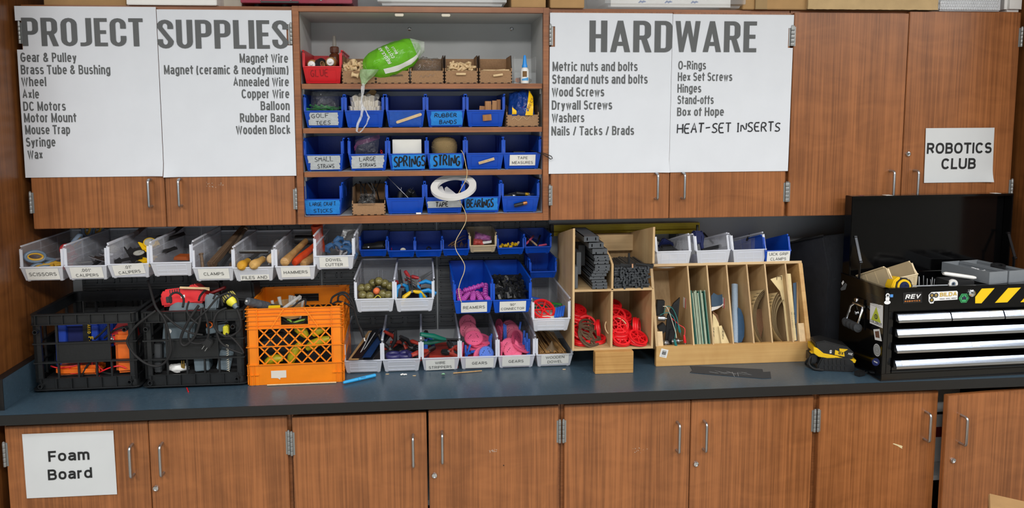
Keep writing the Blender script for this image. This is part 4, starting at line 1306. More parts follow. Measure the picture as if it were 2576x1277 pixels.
# acrylic box, coins and the glue bottle
p=at(1321,207,-.30)
t=thing('acrylic_box','clear acrylic box of coins at the right end of the top shelf','box',(p.x,-.300,zs[0]+.0003))
M_acr=clear('clear_acrylic','dfe6ea',.10,.1,trans=.1)
mb_=MB()
for x0,x1,y0,y1,z0,z1 in ((-.040,.040,0,.003,0,.040),(-.040,-.037,0,.11,0,.098),(.037,.040,0,.11,0,.098),(-.037,.037,.107,.11,0,.098),(-.037,.037,.003,.107,0,.003)):
 mb_.box(x0,x1,y0,y1,z0,z1)
mb_.build('body',M_acr,t)
M_coin=mat('coin_nickel','9a968c',.35,.9)
M_copper=mat('coin_copper','a0643c',.4,.9)
cp=MB().lathe([(.0001,-.0008),(.0108,-.0008),(.011,0),(.0108,.0008),(.0001,.0008)],20,'Z').build('coin',M_coin)
tag(cp,'silver coin inside the clear acrylic box','coin','coins in the acrylic box')
for i in range(9):
 o=cp if i==0 else copy_tree(cp)
 pose(o,t.matrix_basis@Vector((-.022+.0055*i,.014+.02*(i%3),.012+.003*(i%2))),Z=(rnd.uniform(-.5,.5),-1,rnd.uniform(.2,1.2)))
o=MB().lathe([(.0001,-.0008),(.0092,-.0008),(.0095,0),(.0092,.0008),(.0001,.0008)],20,'Z').build('coin',M_copper)
pose(o,t.matrix_basis@Vector((-.027,.0065,.0125)),Z=(.2,-1,.2))
tag(o,'copper coin at the left front inside the clear acrylic box','coin')
g=thing('super_glue_bottle','white glue bottle with a tall blue cap at the right end of the top shelf','bottle',(at(1320,207,-.314).x,-.3135,zs[0]+.0002))
MB().lathe([(.0001,0),(.0140,0),(.0150,.002),(.0150,.046),(.0125,.053),(.008,.058),(.0078,.062)],24).build('body',M_white,g)
MB().lathe([(.0100,.058),(.0100,.064),(.0078,.070),(.0046,.098),(.0030,.102),(.0001,.102)],20).build('cap',mat('bright_blue_cap','1c8ee6',.35),g)
lb=MB()
lb.grid(lambda a,b_:(.0152*math.sin(R(-65+130*a)),-.0152*math.cos(R(-65+130*a)),.010+.036*b_),14,2)
lab_=lb.build('label',M_white,g,fix=False )
lb=MB()
lb.grid(lambda a,b_:(.01535*math.sin(R(-38+62*a)),-.01535*math.cos(R(-38+62*a)),.023+.021*b_),8,1)
lb.build('label_print',mat('amber_print','6d4a12',.5),lab_,fix=False )
lb=MB()
lb.grid(lambda a,b_:(.01535*math.sin(R(-50+100*a)),-.01535*math.cos(R(-50+100*a)),.010+(.006+.006*a)*b_),10,1)
lb.build('label_band',mat('blue_print','4a9bd8',.5),lab_,fix=False )
# green bag of cotton balls resting on the boxes
GC=at(985,145,-.285)
ax=(at(1060,112,-.285)-at(918,172,-.285)).normalized()
up=Vector((0,-1,0)).cross(ax)*-1
if up.z<0:
 up=-up
L_,H_,T_=.112,.060,.062
def bag_surf(s,a,lift=0.0):
 """s along the length -1..1, a angle round the girth"""
 k=max(0.0,1-abs(s)**2.6)**.55
 k=max(k,.12)
 w=1+.07*noise.noise(Vector((s*3,math.cos(a)*2,math.sin(a)*2+4)))+.03*noise.noise(Vector((s*9,math.cos(a)*5,math.sin(a)*5)))
 h=H_*k*w+lift
 d=T_*k*w+lift
 sag=-.010*(1-s*s)
 return GC+ax*(s*L_)+up*(h*math.sin(a))+Vector((0,1,0))*(-d*math.cos(a))+Vector((0,0,sag))
t=tag(MB().grid(lambda q,r_:bag_surf(-1+2*q,2*math.pi*r_),36,28).build('cotton_bag',clear('green_film','7ad42c',.93,.22,.6,14,.25),smooth=80,fix=False ),'bright green knotted bag of cotton balls lying across the top-shelf boxes','bag')
M_film=clear('white_film','e8efe9',.55,.25,.8,22,.3)
MB().grid(lambda q,r_:bag_surf(-.35+1.3*q,R(-42+20*r_)-.25*q,.0015),18,4).build('white_band',mat('white_film_print','e6ebe4',.35),t,fix=False ,smooth=80)
e1=[bag_surf(.97,R(a_)) for a_ in (60,0,-60,180)]
tipc=at(1066,118,-.285)
mbt=MB()
mbt.grid(lambda q,r_:bag_surf(.80+.18*q,2*math.pi*r_,.002)*(1-q*.9)+(at(1069,104+28*(.5-.5*math.sin(2*math.pi*r_)),-.285-.012*math.cos(2*math.pi*r_)))*(q*.9),8,20)
mbt.build('clear_end',M_film,t,fix=False ,smooth=80)
neck=[(930,175,-.335,.034),(922,190,-.338,.026),(917,203,-.342,.012),(914,213,-.345,.0055)]
mbn=MB()
def neckf(q,r_):
 x=q*(len(neck)-1)
 i=min(int(x),len(neck)-2)
 f=x-i
 A=at(*neck[i][:3]);C_=at(*neck[i+1][:3])
 r0=neck[i][3]*(1-f)+neck[i+1][3]*f
 a_=2*math.pi*r_
 w=1+.22*math.sin(a_*5+q*3)*q
 return A.lerp(C_,f)+Vector((math.cos(a_)*r0*w,math.sin(a_)*r0*.6*w,0))
mbn.grid(neckf,12,26)
mbn.grid(lambda q,r_:bag_surf(-.97+.3*(1-q)*.3,2*math.pi*r_,.001)*(1-q)+neckf(0,r_)*q,8,26)
mbn.build('gathered_neck',clear('pale_green_film','b9d9a8',.6,.25,.8,22,.3),t,fix=False ,smooth=80)
MB().ell(at(914,214,-.346),(.006,.006,.008),12,8).build('knot',M_film,t,smooth=80)
for path,wd in (([(913,216),(912,235),(909,255),(912,272),(909,292),(900,312),(897,330),(905,334)],.013),([(915,268),(921,280),(928,295),(922,312),(912,326),(905,333)],.008)):
 P_=[at(u,v,-.352) for u,v in path]
 r_=[]
 mbr=MB()
 n=30
 def rf(q,w_):
  x=q*(len(P_)-1)
  i=min(int(x),len(P_)-2)
  c_=P_[i].lerp(P_[i+1],x-i)
  k=wd*(.7+.5*noise.noise(Vector((q*6,wd*100,0))))*(w_-.5)
  return c_+Vector((k,.003*math.sin(q*14+w_*3),0))
 mbr.grid(rf,n,4)
 mbr.build('tail_ribbon',clear('white_tail_film','eef2f6',.8,.3,.6,40,.3),t,fix=False ,smooth=80)
for txt,s0,a0,sz in (('REGULAR',-.02,-12,.0125),('COTTON',.14,0,.0105),('BALLS',.28,8,.0085)):
 me=letter_mesh(txt,sz,.9,.17,'LEFT',.16)
 vs=[]
 for x,y,z in me.v:
  vs.append(tuple(bag_surf(s0-y/L_-x*1.6,R(a0)+x/H_*.95,.0026)))
 me.v=vs
 me.build('lettering',M_white,t,smooth=0,fix=False )
# second shelf
b=B['tees']
tp=MB().lathe([(.0001,-.027),(.0016,-.018),(.0019,.016),(.0042,.025),(.0046,.027),(.0001,.0262)],10,'X').build('golf_tee',mat('green_tee','1f7a38',.45))
tag(tp,'green golf tee under the clear bag in the GOLF TEES bin','golf tee','golf tees in the blue bin')
for i in range(26):
 o=tp if i==0 else copy_tree(tp)
 pose(o,inb(b,-.045+.09*((i*7)%26)/25,.014+.04*(i%4)/3,.058+.007*(i%3)),X=(rnd.choice((-1,1)),rnd.uniform(-.6,.6),rnd.uniform(-.25,.35)))
bag('clear_bag','large clear plastic bag over the green golf tees',[inb(b,-.050,.004,.055),inb(b,.052,.006,.056),inb(b,.045,.06,.130),inb(b,-.052,.05,.126)],puff=.028,seed=8)
b=B['cups']
M_foam=mat('white_foam','ded8cc',.7,0,.04,30)
def wavy(w,d,h,n,ph):
 """hollow tray whose front and rim run in scallops"""
 N=90
 out=[]
 for i in range(N+1):
  x=-w/2+w*i/N
  e=min(1,8*min(i,N-i)/N)
  out.append((x,-.0055*math.sin(2*math.pi*n*i/N+ph)*e+.02*(1-e)**2,.0030*math.sin(2*math.pi*n*i/N*.5+ph+1)))
 out+=[(w/2,d,0),(-w/2,d,0)]
 mb=MB()
 M_=len(out)
 vs=[(x*.93,y*.9+.006,0) for x,y,e in out]+[(x,y,h+e) for x,y,e in out]+[(x*.965,y+(.0035 if y<d*.5 else -.0035),h+e) for x,y,e in out]+[(x*.90,y*.9+.0095,.004) for x,y,e in out]
 fs=[]
 for r_ in range(3):
  fs+=[(r_*M_+i,r_*M_+(i+1)%M_,(r_+1)*M_+(i+1)%M_,(r_+1)*M_+i) for i in range(M_)]
 fs+=[tuple(range(M_))[::-1],tuple(3*M_+i for i in range(M_))]
 return mb.add(vs,fs)
for i,(x,y,z,w) in enumerate(((.0,.004,.046,.122),(.002,.012,.066,.112),(-.006,.026,.084,.100))):
 o=wavy(w,.085,.028,6.5,i*1.3).build('scalloped_tray',M_foam,smooth=50)
 pose(o,inb(b,x,y,z),rot=(R(-3),0,R(2*i-1)))
 tag(o,['lowest white scalloped tray in the blue bin','middle white scalloped tray in the blue bin','topmost white scalloped tray in the blue bin'][i],'tray','white scalloped trays')
for i in range(5):
 o=MB().prism([(-.009,0),(.009,0),(.011,.014+.004*(i%3)),(0,.024),(-.010,.016)],-.005,.005,'Y').build('foam_piece',M_foam,bevel=.003)
 pose(o,inb(b,-.038+.019*i,.050+.008*(i%3),.100+.002*(i%2)),rot=(R(rnd.uniform(-25,10)),R(rnd.uniform(-30,30)),R(rnd.uniform(-30,30))))
 tag(o,'small white foam piece at the back of the scalloped trays','foam','white foam pieces on the trays')
o=MB().prism([(-.02,0),(.016,-.006),(.02,.030),(.002,.036)],-.006,.006,'Y').build('kraft_packet',M_card,bevel=.001)
pose(o,inb(b,.012,.075,.108),rot=(R(-8),R(18),0))
tag(o,'brown kraft packet behind the white foam pieces','packet')
b=B['blocks']
bl=[(-.036,.030,.052,.040,.014,.020,18,0),(-.004,.040,.056,.032,.028,.030,-5,4),(.012,.030,.052,.022,.022,.052,4,0),(.036,.034,.052,.018,.020,.054,-6,2),(.052,.040,.054,.014,.024,.056,3,0),(.026,.062,.052,.024,.022,.040,8,0),(-.026,.060,.052,.044,.030,.014,22,0)]
names=['flat wooden block at the left of the block bin','short square wooden block in the middle of the block bin','tall slim wooden block right of the middle in the block bin','tall wooden block second from the right in the block bin','tallest wooden block at the right wall of the block bin','wooden block behind the tall ones in the block bin','wide flat wooden block at the back left of the block bin']
for (x,y,z,w,d,h,rz,tl),lab in zip(bl,names):
 o=MB().box(-w/2,w/2,-d/2,d/2,0,h).build('wooden_block',M_blk,bevel=.0006)
 pose(o,inb(b,x,y,z-.012),rot=(0,R(tl),R(rz)))
 tag(o,lab,'block','wooden blocks in the blue bin')
o=MB().box(-.060,.060,.012,.20,.004,.040).build('offcut_layer',M_blk)
o.matrix_world=b.o.matrix_basis
o.scale=(.9,1,1)
tag(o,'lower layer of wooden offcuts under the loose blocks','offcuts')
o['kind']='stuff'
b=B['m6']
M_bfoil=mat('blue_foil','123a86',.22,0,.15,30,.35,40)
M_yfoil=mat('yellow_foil','f0bf14',.25,0,.08,30,.3,40)
t=bag('balloon_bag','shiny blue and yellow bag of balloons in the right-hand fiberboard box',[inb(b,-.054,.012,.030),inb(b,.050,.012,.030),inb(b,.030,.055,.136),inb(b,-.044,.055,.124)],M_bfoil,puff=.034,seed=12)
P4=[at(1313,284,-.318),at(1336,285,-.318),at(1343,243,-.312),at(1333,228,-.305)]
P4=[inb(b,.008,.001,.042),inb(b,.036,.001,.042),inb(b,.040,.016,.110),inb(b,.026,.020,.134)]
st=MB().grid(lambda q,r_:(P4[0].lerp(P4[1],q)).lerp(P4[3].lerp(P4[2],q),r_)+Vector((0,-.013*math.sin(math.pi*r_)*(1-.3*(q-.5)**2)-.010*(1-r_),.0)),8,12).build('yellow_stripe',M_yfoil,t,fix=False ,smooth=80)
lettering('100 CT',.0105,inb(b,.021,-.0175,.062),(.42,0,.9),(-.9,-.25,.42),mat('dark_red_ink','5a1410',.5),st,.9,.15,'LEFT',.16)
MB().grid(lambda q,r_:inb(b,-.040+.016*q,-.006-.004*math.sin(3*r_),.046+.026*r_*(1-.5*q)),5,5).build('yellow_patch',M_yfoil,t,fix=False ,smooth=80)
MB().grid(lambda q,r_:inb(b,-.008+.012*q,-.006,.052+.020*r_),4,4).build('pink_patch',M_pinkd,t,fix=False ,smooth=80)
o=MB().tube([inb(b,-.040+.08*i/20,-.0012,.026+.006*math.sin(i*.8)+.0005*i) for i in range(21)],.0007,5).build('thread',M_tan)
tag(o,'thin pale thread glued in waves on the balloon box','thread')
# third shelf
b=B['large']
M_purple=clear('purple_zip_film','a0508c',.55,.25,.6,30,.3)
t=bag('zip_bag','clear zip bag with a purple rim in the LARGE STRAWS bin',[inb(b,-.046,.004,.056),inb(b,.034,.004,.056),inb(b,.040,.05,.126),inb(b,-.050,.04,.108)],puff=.026,seed=20)
c0=[inb(b,-.048,.002,.056),inb(b,-.051,.010,.085),inb(b,-.040,.020,.106),inb(b,-.005,.03,.114),inb(b,.040,.038,.130)]
def pf(q,w_):
 x=q*(len(c0)-1)
 i=min(int(x),len(c0)-2)
 return c0[i].lerp(c0[i+1],x-i)+Vector((.002,0,-.016))*w_+Vector((0,-.004*math.sin(q*9),0))
MB().grid(pf,20,3).build('zip_rim',M_purple,t,fix=False ,smooth=80)
for k,(x,z) in enumerate(((.048,.066),(.050,.058))):
 o=MB().lathe([(.0030,0),(.0040,0),(.0040,.12),(.0030,.12)],12,'Y',closed=True ).build('straw',M_redp)
 pose(o,inb(b,x,.012,z),rot=(0,0,R(4)))
 tag(o,['upper red straw beside the purple zip bag','lower red straw beside the purple zip bag'][k],'straw','red straws')
b=B['springs']
t=thing('spring_box','small white cardboard box in the SPRINGS bin','box',inb(b,-.002,.010,.058))
MB().box(-.053,.053,0,.10,0,.052).build('body',M_white,t,bevel=.0012)
MB().box(-.0525,.0525,-.0012,-.0002,.003,.0515).build('flap',mat('white_card','dcdcd6',.8),t)
o=MB().box(-.055,.055,.012,.2,.004,.056).build('packing',M_card)
o.matrix_world=b.o.matrix_basis
tag(o,'cardboard lying under the white box in the SPRINGS bin','cardboard')
o['kind']='stuff'
b=B['string']
M_twine=bpy.data.materials.new('jute_twine')
M_twine.use_nodes=True
nt=M_twine.node_tree
tc=nt.nodes.new('ShaderNodeTexCoord')
mp=nt.nodes.new('ShaderNodeMapping');mp.inputs['Rotation'].default_value=(0,R(35),R(10))
wv=nt.nodes.new('ShaderNodeTexWave');wv.bands_direction='Z';wv.inputs['Scale'].default_value=95;wv.inputs['Distortion'].default_value=1.2;wv.inputs['Detail'].default_value=2
cr=nt.nodes.new('ShaderNodeValToRGB');cr.color_ramp.elements[0].color=srgb('7c6340');cr.color_ramp.elements[1].color=srgb('c8ab78')
bp=nt.nodes.new('ShaderNodeBump');bp.inputs['Strength'].default_value=.8;bp.inputs['Distance'].default_value=.004
nt.links.new(tc.outputs['Object'],mp.inputs['Vector']);nt.links.new(mp.outputs[0],wv.inputs['Vector'])
nt.links.new(wv.outputs['Fac'],cr.inputs['Fac']);nt.links.new(cr.outputs['Color'],nt.nodes['Principled BSDF'].inputs['Base Color'])
nt.links.new(wv.outputs['Fac'],bp.inputs['Height']);nt.links.new(bp.outputs['Normal'],nt.nodes['Principled BSDF'].inputs['Normal'])
nt.nodes['Principled BSDF'].inputs['Roughness'].default_value=.9
t=thing('twine_ball','ball of jute twine in the STRING bin, its end hanging down','twine',inb(b,-.004,.056,.078))
MB().lathe([(.0001,.036),(.018,.040),(.036,.034),(.047,.018),(.049,0),(.046,-.022),(.038,-.036),(.0001,-.040)],32).build('ball',M_twine,t,smooth=60)
M_str=mat('twine_strand','cbb68c',.9,0,.15,200,.3,600)
sp_=[(1160,378,-.300),(1166,388,-.318),(1169,400,-.330),(1172,416,-.336),(1175,432,-.340),(1172,452,-.342),(1160,474,-.344),(1153,490,-.344),(1158,508,-.343),(1168,528,-.342),(1173,545,-.342),(1170,562,-.345),(1158,584,-.36),(1148,602,-.38),(1145,618,-.39),(1150,634,-.40),(1162,652,-.41),(1169,668,-.415),(1167,686,-.42),(1159,706,-.425),(1154,726,-.43),(1156,746,-.436),(1161,760,-.438)]
pts=[at(*q) for q in sp_]
sm=[]
for i in range(len(pts)-1):
 p0_,p1_,p2_,p3_=pts[max(i-1,0)],pts[i],pts[i+1],pts[min(i+2,len(pts)-1)]
 for k in range(5):
  s=k/5
  sm.append(.5*((2*p1_)+(p2_-p0_)*s+(2*p0_-5*p1_+4*p2_-p3_)*s*s+(3*p1_-p0_-3*p2_+p3_)*s**3))
sm.append(pts[-1])
tv=t.location
MB().tube([q-tv for q in sm],.0014,7).build('hanging_strand',M_str,t)
fz=MB()
for k in range(34):
 d=Vector((rnd.uniform(-1,1),rnd.uniform(-1,-.1),rnd.uniform(-.1,1))).normalized()
 p_=Vector((d.x*.047,d.y*.047,d.z*.036))
 e=Vector((rnd.uniform(-1,1),rnd.uniform(-1,1),rnd.uniform(-1,1)))*.006
 fz.tube([p_,p_+d*.005+e*.4,p_+d*.006+e],.00025,4,caps=False )
fz.build('loose_fibre',M_str,t)
b=B['tapes']
st_=[(1335,378,-.26),(1347,382,-.30),(1357,384,-.33),(1368,389,-.345),(1378,395,-.346),(1385,400,-.346),(1390,398,-.346),(1387,393,-.346),(1378,389,-.346),(1366,385,-.345)]
o=MB().tube([at(*q) for q in st_],.0016,7).build('wrist_strap',M_blackr)
tag(o,'thin black looped strap hanging out of the TAPE MEASURES bin','strap')
o=MB().box(-.03,.03,.05,.11,.004,.060).build('measuring_tape_case',M_black,bevel=.008)
o.matrix_world=b.o.matrix_basis
tag(o,'black tape measure deep in the TAPE MEASURES bin','tape measure')
# bottom shelf
b=B['m7']
for k in range(9):
 x0,x1=rnd.uniform(-.03,.045),rnd.uniform(-.045,.045)
 o=MB().tube([inb(b,x0,.02+.01*k,.030),inb(b,(x0+x1)/2+rnd.uniform(-.02,.02),.05,.075+.002*k),inb(b,x1,.06+.008*k,.115+rnd.uniform(-.012,.012))],.0026,6,flat=.5).build('cable_tie',M_black)
 tag(o,'black cable tie sticking up in the fiberboard box on the bottom shelf','cable tie','black cable ties')
o=MB().box(-.054,.054,.008,.17,.004,.040).build('tie_bundle',M_black,bevel=.006)
o.matrix_world=b.o.matrix_basis
tag(o,'bundle of black ties lying in the fiberboard box','ties')
o['kind']='stuff'
t=bag('bead_bag','small clear bag of black beads hanging over the fiberboard box',[inb(b,-.040,-.004,.038),inb(b,.022,-.004,.038),inb(b,.028,.020,.074),inb(b,-.030,.018,.078)],puff=.012,seed=31)
bd=MB()
for k in range(60):
 c_=inb(b,-.004+rnd.uniform(-.026,.026),rnd.uniform(-.004,.014),.056+rnd.uniform(-.012,.016))
 bd.ell(c_,(.0034,.0034,.0034),8,6)
o=bd.build('bead_fill',mat('black_bead','0a0a0b',.2),t)
o['kind']='stuff'
b=B['motors']
o=MB().tube([at(975,445,-.24),at(1028,498,-.305)],.0012,8).build('thin_rod',M_steel)
tag(o,'thin metal rod slanting across the unlabelled blue bin','rod')
for k,(x,y,z,r1) in enumerate(((.012,.045,.068,25),(.030,.05,.062,-30),(-.020,.05,.058,10))):
 t=thing('toy_motor',['black motor leaning upright in the unlabelled blue bin','black motor lying at the right in the unlabelled blue bin','black motor lying at the left in the unlabelled blue bin'][k],'motor',inb(b,x,y,z),(R(40-20*k),R(r1),R(20)),'small black motors')
 MB().lathe([(.0001,-.018),(.010,-.018),(.0115,-.016),(.0115,.016),(.010,.018),(.004,.019),(.004,.022)],16).build('can',M_black,t)
 MB().lathe([(.0012,.022),(.0012,.034)],8).build('shaft',M_steel,t)
o=MB().box(-.058,.058,.012,.2,.004,.044).build('wire_scrap',M_black)
o.matrix_world=b.o.matrix_basis
o.scale.x=.9
tag(o,'lower layer of dark parts in the unlabelled blue bin','parts')
o['kind']='stuff'
ctr=at(1141,470,-.322)
rn=thing('tape_ring','large white coil of edging tape leaning out over the TAPE bin','tape',ctr)
q=Vector((-.10,-.44,.90)).normalized()
rn.rotation_euler=q.to_track_quat('Z','Y').to_euler()
prof=[]
for k in range(9):
 prof.append((.0838-.0028*k,-.006));prof.append((.0838-.0028*k-.0022,-.0062))
prof=[(.0838,-.006)]+prof[1:]+[(.058,-.006),(.058,.006)]
prof2=prof+[(.0838-.0028*k-d_,.006+e_) for k in range(8,-1,-1) for d_,e_ in ((.0022,.0002),(0,0))]
MB().lathe(prof2,72,closed=True ).build('coil',mat('white_edge_band','e9e9e7',.45),rn,smooth=25)
b=B['tape']
for k,(x,z) in enumerate(((-.012,.060),(.024,.056))):
 o=MB().prism([(-.026,0),(.026,-.004),(.006,.040),(-.004,.038)],0,.004,'Y').build('paper_scrap',M_white,bevel=.001)
 pose(o,inb(b,x,.030+.02*k,z),rot=(R(-25),R(8-30*k),R(14)))
 tag(o,['white folded paper scrap inside the ring in the TAPE bin','white paper scrap at the right in the TAPE bin'][k],'paper')
b=B['bearings']
for k in range(3):
 o=MB().lathe([(.004,-.003),(.010,-.003),(.010,.003),(.004,.003)],18,closed=True ).build('ball_bearing',mat('dark_steel','44474a',.35,.8))
 pose(o,inb(b,-.02+.025*k,.05+.01*k,.014),Z=(.3,-1,.5+.3*k))
 tag(o,'small dark steel bearing in the BEARINGS bin','bearing','bearings')
b=B['cells']
M_gold=mat('gold_foil','b08a1e',.3,.6)
t=battery('battery','',M_black,M_gold)
tag(t,'gold and black battery lying on top in the battery bin','battery','batteries in the blue bin')
pose(t,inb(b,.012,.022,.064),X=(1,.1,-.12))
for k in range(5):
 t=battery('battery','',[M_black,M_steel,M_black,M_gold,M_steel][k],M_steel)
 tag(t,['black battery at the left of the battery bin','silver battery at the back left of the battery bin','black battery at the back of the battery bin','gold battery at the back right of the battery bin','silver battery at the right of the battery bin'][k],'battery','batteries in the blue bin')
 pose(t,inb(b,(-.036,-.022,.0,.02,.046)[k],(.022,.05,.06,.05,.03)[k],.056+.003*(k%2)),X=(1,(.3,1.2,.2,-.4,2)[k],.05))
o=MB().box(-.056,.056,.012,.2,.004,.047).build('battery_layer',M_black)
o.matrix_world=b.o.matrix_basis
o.scale.x=.9
tag(o,'lower layer of dark batteries under the loose ones','batteries')
o['kind']='stuff'
o=MB().lathe([(.0001,-.009),(.004,-.009),(.004,.009),(.0001,.009)],12,'X').build('white_capsule',M_white)
p=at(1053,537,-.318)
o.location=(p.x,-.318,zs[3]+.0045)
tag(o,'tiny white capsule lying at the front edge of the bottom shelf','capsule')
# tools in the hanging bins
rnd=random.Random(23)
M_slate=mat('slate_handle','66788c',.45)
M_mustard=mat('mustard_grip','c79a2e',.5)
M_brick=mat('brick_red_grip','a3262a',.45)
M_dial=mat('dial_face','e4e4dc',.4)
def scissors(label,c1,c2,group=None ):
 t=thing('scissors',label,'scissors',group=group)
 def loop(cx,cz,rx,rz,r,ang):
  return [(cx+rx*math.cos(a)*math.cos(ang)-rz*math.sin(a)*math.sin(ang),0,cz+rx*math.cos(a)*math.sin(ang)+rz*math.sin(a)*math.cos(ang)) for a in [2*math.pi*i/20 for i in range(20)]]
 for s,m_,rz in ((1,c1,.031),(-1,c1,.024)):
  h=MB().tube(loop(.050,s*.023,rz,.018,.006,R(s*14)),.0075,10,closed=True ,flat=.8)
  h.tube([(.022,0,s*.012),(.005,0,s*.004),(-.012,0,0)],[.008,.0065,.004],8)
  hd=h.build('handle',m_,t)
  MB().tube(loop(.050,s*.023,rz-.006,.012,.006,R(s*14)),.0048,8,closed=True ).build('grip_liner',c2,hd)
  MB().prism([(-.010,s*.004),(.002,s*.007),(.002,-s*.004),(-.095,-s*.001),(-.095,0)],s*.0002,s*.0018,'Y').build('blade',M_steel,t)
 MB().lathe([(.0001,-.003),(.004,-.003),(.004,.003),(.0001,.003)],12,'Y').build('pivot',M_chrome,t)
 t.scale=(.8,.8,.8)
 return t
b=B['scissors']
pose(scissors('grey and mustard scissors with the big loop at the front of the SCISSORS bin',M_slate,M_mustard,'scissors in their bin'),inb(b,.000,.055,.060),X=(-.62,-.62,-.05))
pose(scissors('grey scissors with one mustard loop standing up in the middle of the SCISSORS bin',M_slate,M_mustard,'scissors in their bin'),inb(b,.012,.150,.068),rot=(R(70),R(-50),R(25)))
pose(scissors('grey scissors sticking up at the very back of the SCISSORS bin',M_slate,M_mustard,'scissors in their bin'),inb(b,.030,.28,.090),rot=(R(50),R(-70),R(10)))
pose(scissors('red-handled scissors lying at the right of the SCISSORS bin',M_brick,M_brick,'scissors in their bin'),inb(b,.050,.130,.060),X=(-.2,-1,.12))
pose(scissors('mustard-handled scissors low at the right front of the SCISSORS bin',M_mustard,M_slate,'scissors in their bin'),inb(b,.032,.055,.046),rot=(R(80),0,R(200)))
def caliper(label,body,dial_ring,group):
 t=thing('dial_caliper',label,'caliper',group=group)
 MB().box(-.10,.11,-.0018,.0018,-.008,.008).build('beam',body,t,bevel=.0005)
 MB().prism([(-.10,.008),(-.076,.008),(-.079,.022),(-.094,.012),(-.096,.030),(-.10,.030)],-.0015,.0015,'Y').build('inside_jaw',body,t)
 MB().prism([(-.10,-.008),(-.078,-.008),(-.086,-.042),(-.092,-.042)],-.0015,.0015,'Y').build('fixed_jaw',body,t)
 s=MB().box(-.050,.012,-.005,.005,-.013,.013)
 s.prism([(-.050,-.012),(-.030,-.012),(-.046,-.042),(-.050,-.042)],-.0015,.0015,'Y')
 s.prism([(-.050,.012),(-.032,.012),(-.046,.030),(-.050,.030)],-.0015,.0015,'Y')
 s.build('slider',body if dial_ring is not M_yellow else M_yellow,t,bevel=.0006)
 MB().lathe([(.0001,-.004),(.0205,-.004),(.0215,-.006),(.0215,-.013),(.0185,-.0135),(.0183,-.0125),(.0001,-.0125)],28,'Y',(-.018,0,.004)).build('dial_housing',dial_ring,t)
 d=MB().lathe([(.0001,-.0128),(.0182,-.0128)],28,'Y',(-.018,0,.004)).build('dial_face',M_dial,t)
 n=MB()
 n.bar((-.018,-.0131,.004),(-.005,-.0131,.012),.001,.0004,(0,1,0))
 for k in range(24):
  a=2*math.pi*k/24
  n.bar((-.018+.0150*math.cos(a),-.0131,.004+.0150*math.sin(a)),(-.018+.0172*math.cos(a),-.0131,.004+.0172*math.sin(a)),.0006,.0003,(0,1,0))
 n.build('dial_marking',M_blk_ink,d)
 MB().lathe([(.0001,0),(.0045,0),(.0045,.006),(.0001,.006)],14,'Z',(.004,0,-.020)).build('thumb_wheel',M_black,t)
 return t
G='steel dial calipers in the .001" bin'
b=B['cal001']
pose(caliper('steel dial caliper with its white dial flat at the front of the .001" bin',M_steel,M_chrome,G),inb(b,.044,.128,.064),rot=(R(-74),0,R(72)))
pose(caliper('steel dial caliper standing on edge in the middle of the .001" bin',M_steel,M_chrome,G),inb(b,.032,.160,.078),rot=(R(-8),R(-26),R(60)))
pose(caliper('steel dial caliper leaning behind the others in the .001" bin',M_steel,M_chrome,G),inb(b,.046,.220,.088),rot=(R(-20),R(-28),R(66)))
o=MB().tube([inb(b,-.014,.040,.030),inb(b,.052,.210,.090)],.0055,8).build('black_rod',M_black)
tag(o,'black rod slanting under the steel calipers','rod')
G='black and yellow calipers in the .01" bin'
b=B['cal01']
pose(caliper('black caliper with yellow dial housing on top in the .01" bin',M_black,M_yellow,G),inb(b,.035,.150,.092),rot=(R(-48),R(-14),R(35)))
pose(caliper('black caliper lying low at the front of the .01" bin',M_black,M_black,G),inb(b,.022,.080,.062),rot=(R(-70),R(-8),R(28)))
pose(caliper('black and yellow caliper lying under the top one in the .01" bin',M_black,M_yellow,G),inb(b,.040,.100,.050),rot=(R(-70),R(-10),R(60)))
pose(caliper('black caliper pointing up at the back of the .01" bin',M_black,M_black,G),inb(b,.045,.220,.095),rot=(R(-30),R(-30),R(50)))
b=B['plain']
o=MB().prism([(-.03,0),(.03,0),(.024,.014),(-.024,.014)],-.02,.02,'Y').build('orange_wedge',mat('dull_orange','9c4b1c',.5),bevel=.002)
pose(o,inb(b,.006,.10,.040),rot=(R(6),0,R(-12)))
tag(o,'dull orange wedge low in the unlabelled clear bin','wedge')
o=MB().box(-.025,.025,-.05,.05,0,.035).build('dark_block',M_black,bevel=.003)
pose(o,inb(b,.038,.18,.006),rot=(0,0,R(6)))
tag(o,'dark block at the back right of the unlabelled clear bin','block')
b=B['clamps']
M_jaw=wood('worn_jaw_wood','7d6650','54402f','X',.6)
def wood_bar(label,p,q,w,h,m_=None ,group='worn wooden clamp parts'):
 o=MB().box(0,1,-.5,.5,-.5,.5)
 L=(Vector(q)-Vector(p)).length
 o.v=[(x*L,y*w*(1-.25*x),z*h*(1-.3*x)) for x,y,z in o.v]
 o=o.build('clamp_jaw',m_ or M_jaw,bevel=.003)
 pose(o,p,X=Vector(q)-Vector(p))
 return tag(o,label,'clamp',group)
wood_bar('thick worn wooden clamp jaw rising to the back of the CLAMPS bin',inb(b,-.022,.030,.046),inb(b,.045,.260,.150),.026,.026)
wood_bar('dark wooden clamp jaw leaning beside the thick one',inb(b,.0,.05,.040),inb(b,.030,.25,.100),.022,.024,M_dgrey)
wood_bar('pale worn clamp jaw low at the right of the CLAMPS bin',inb(b,.052,.030,.046),inb(b,.056,.2,.060),.020,.018)
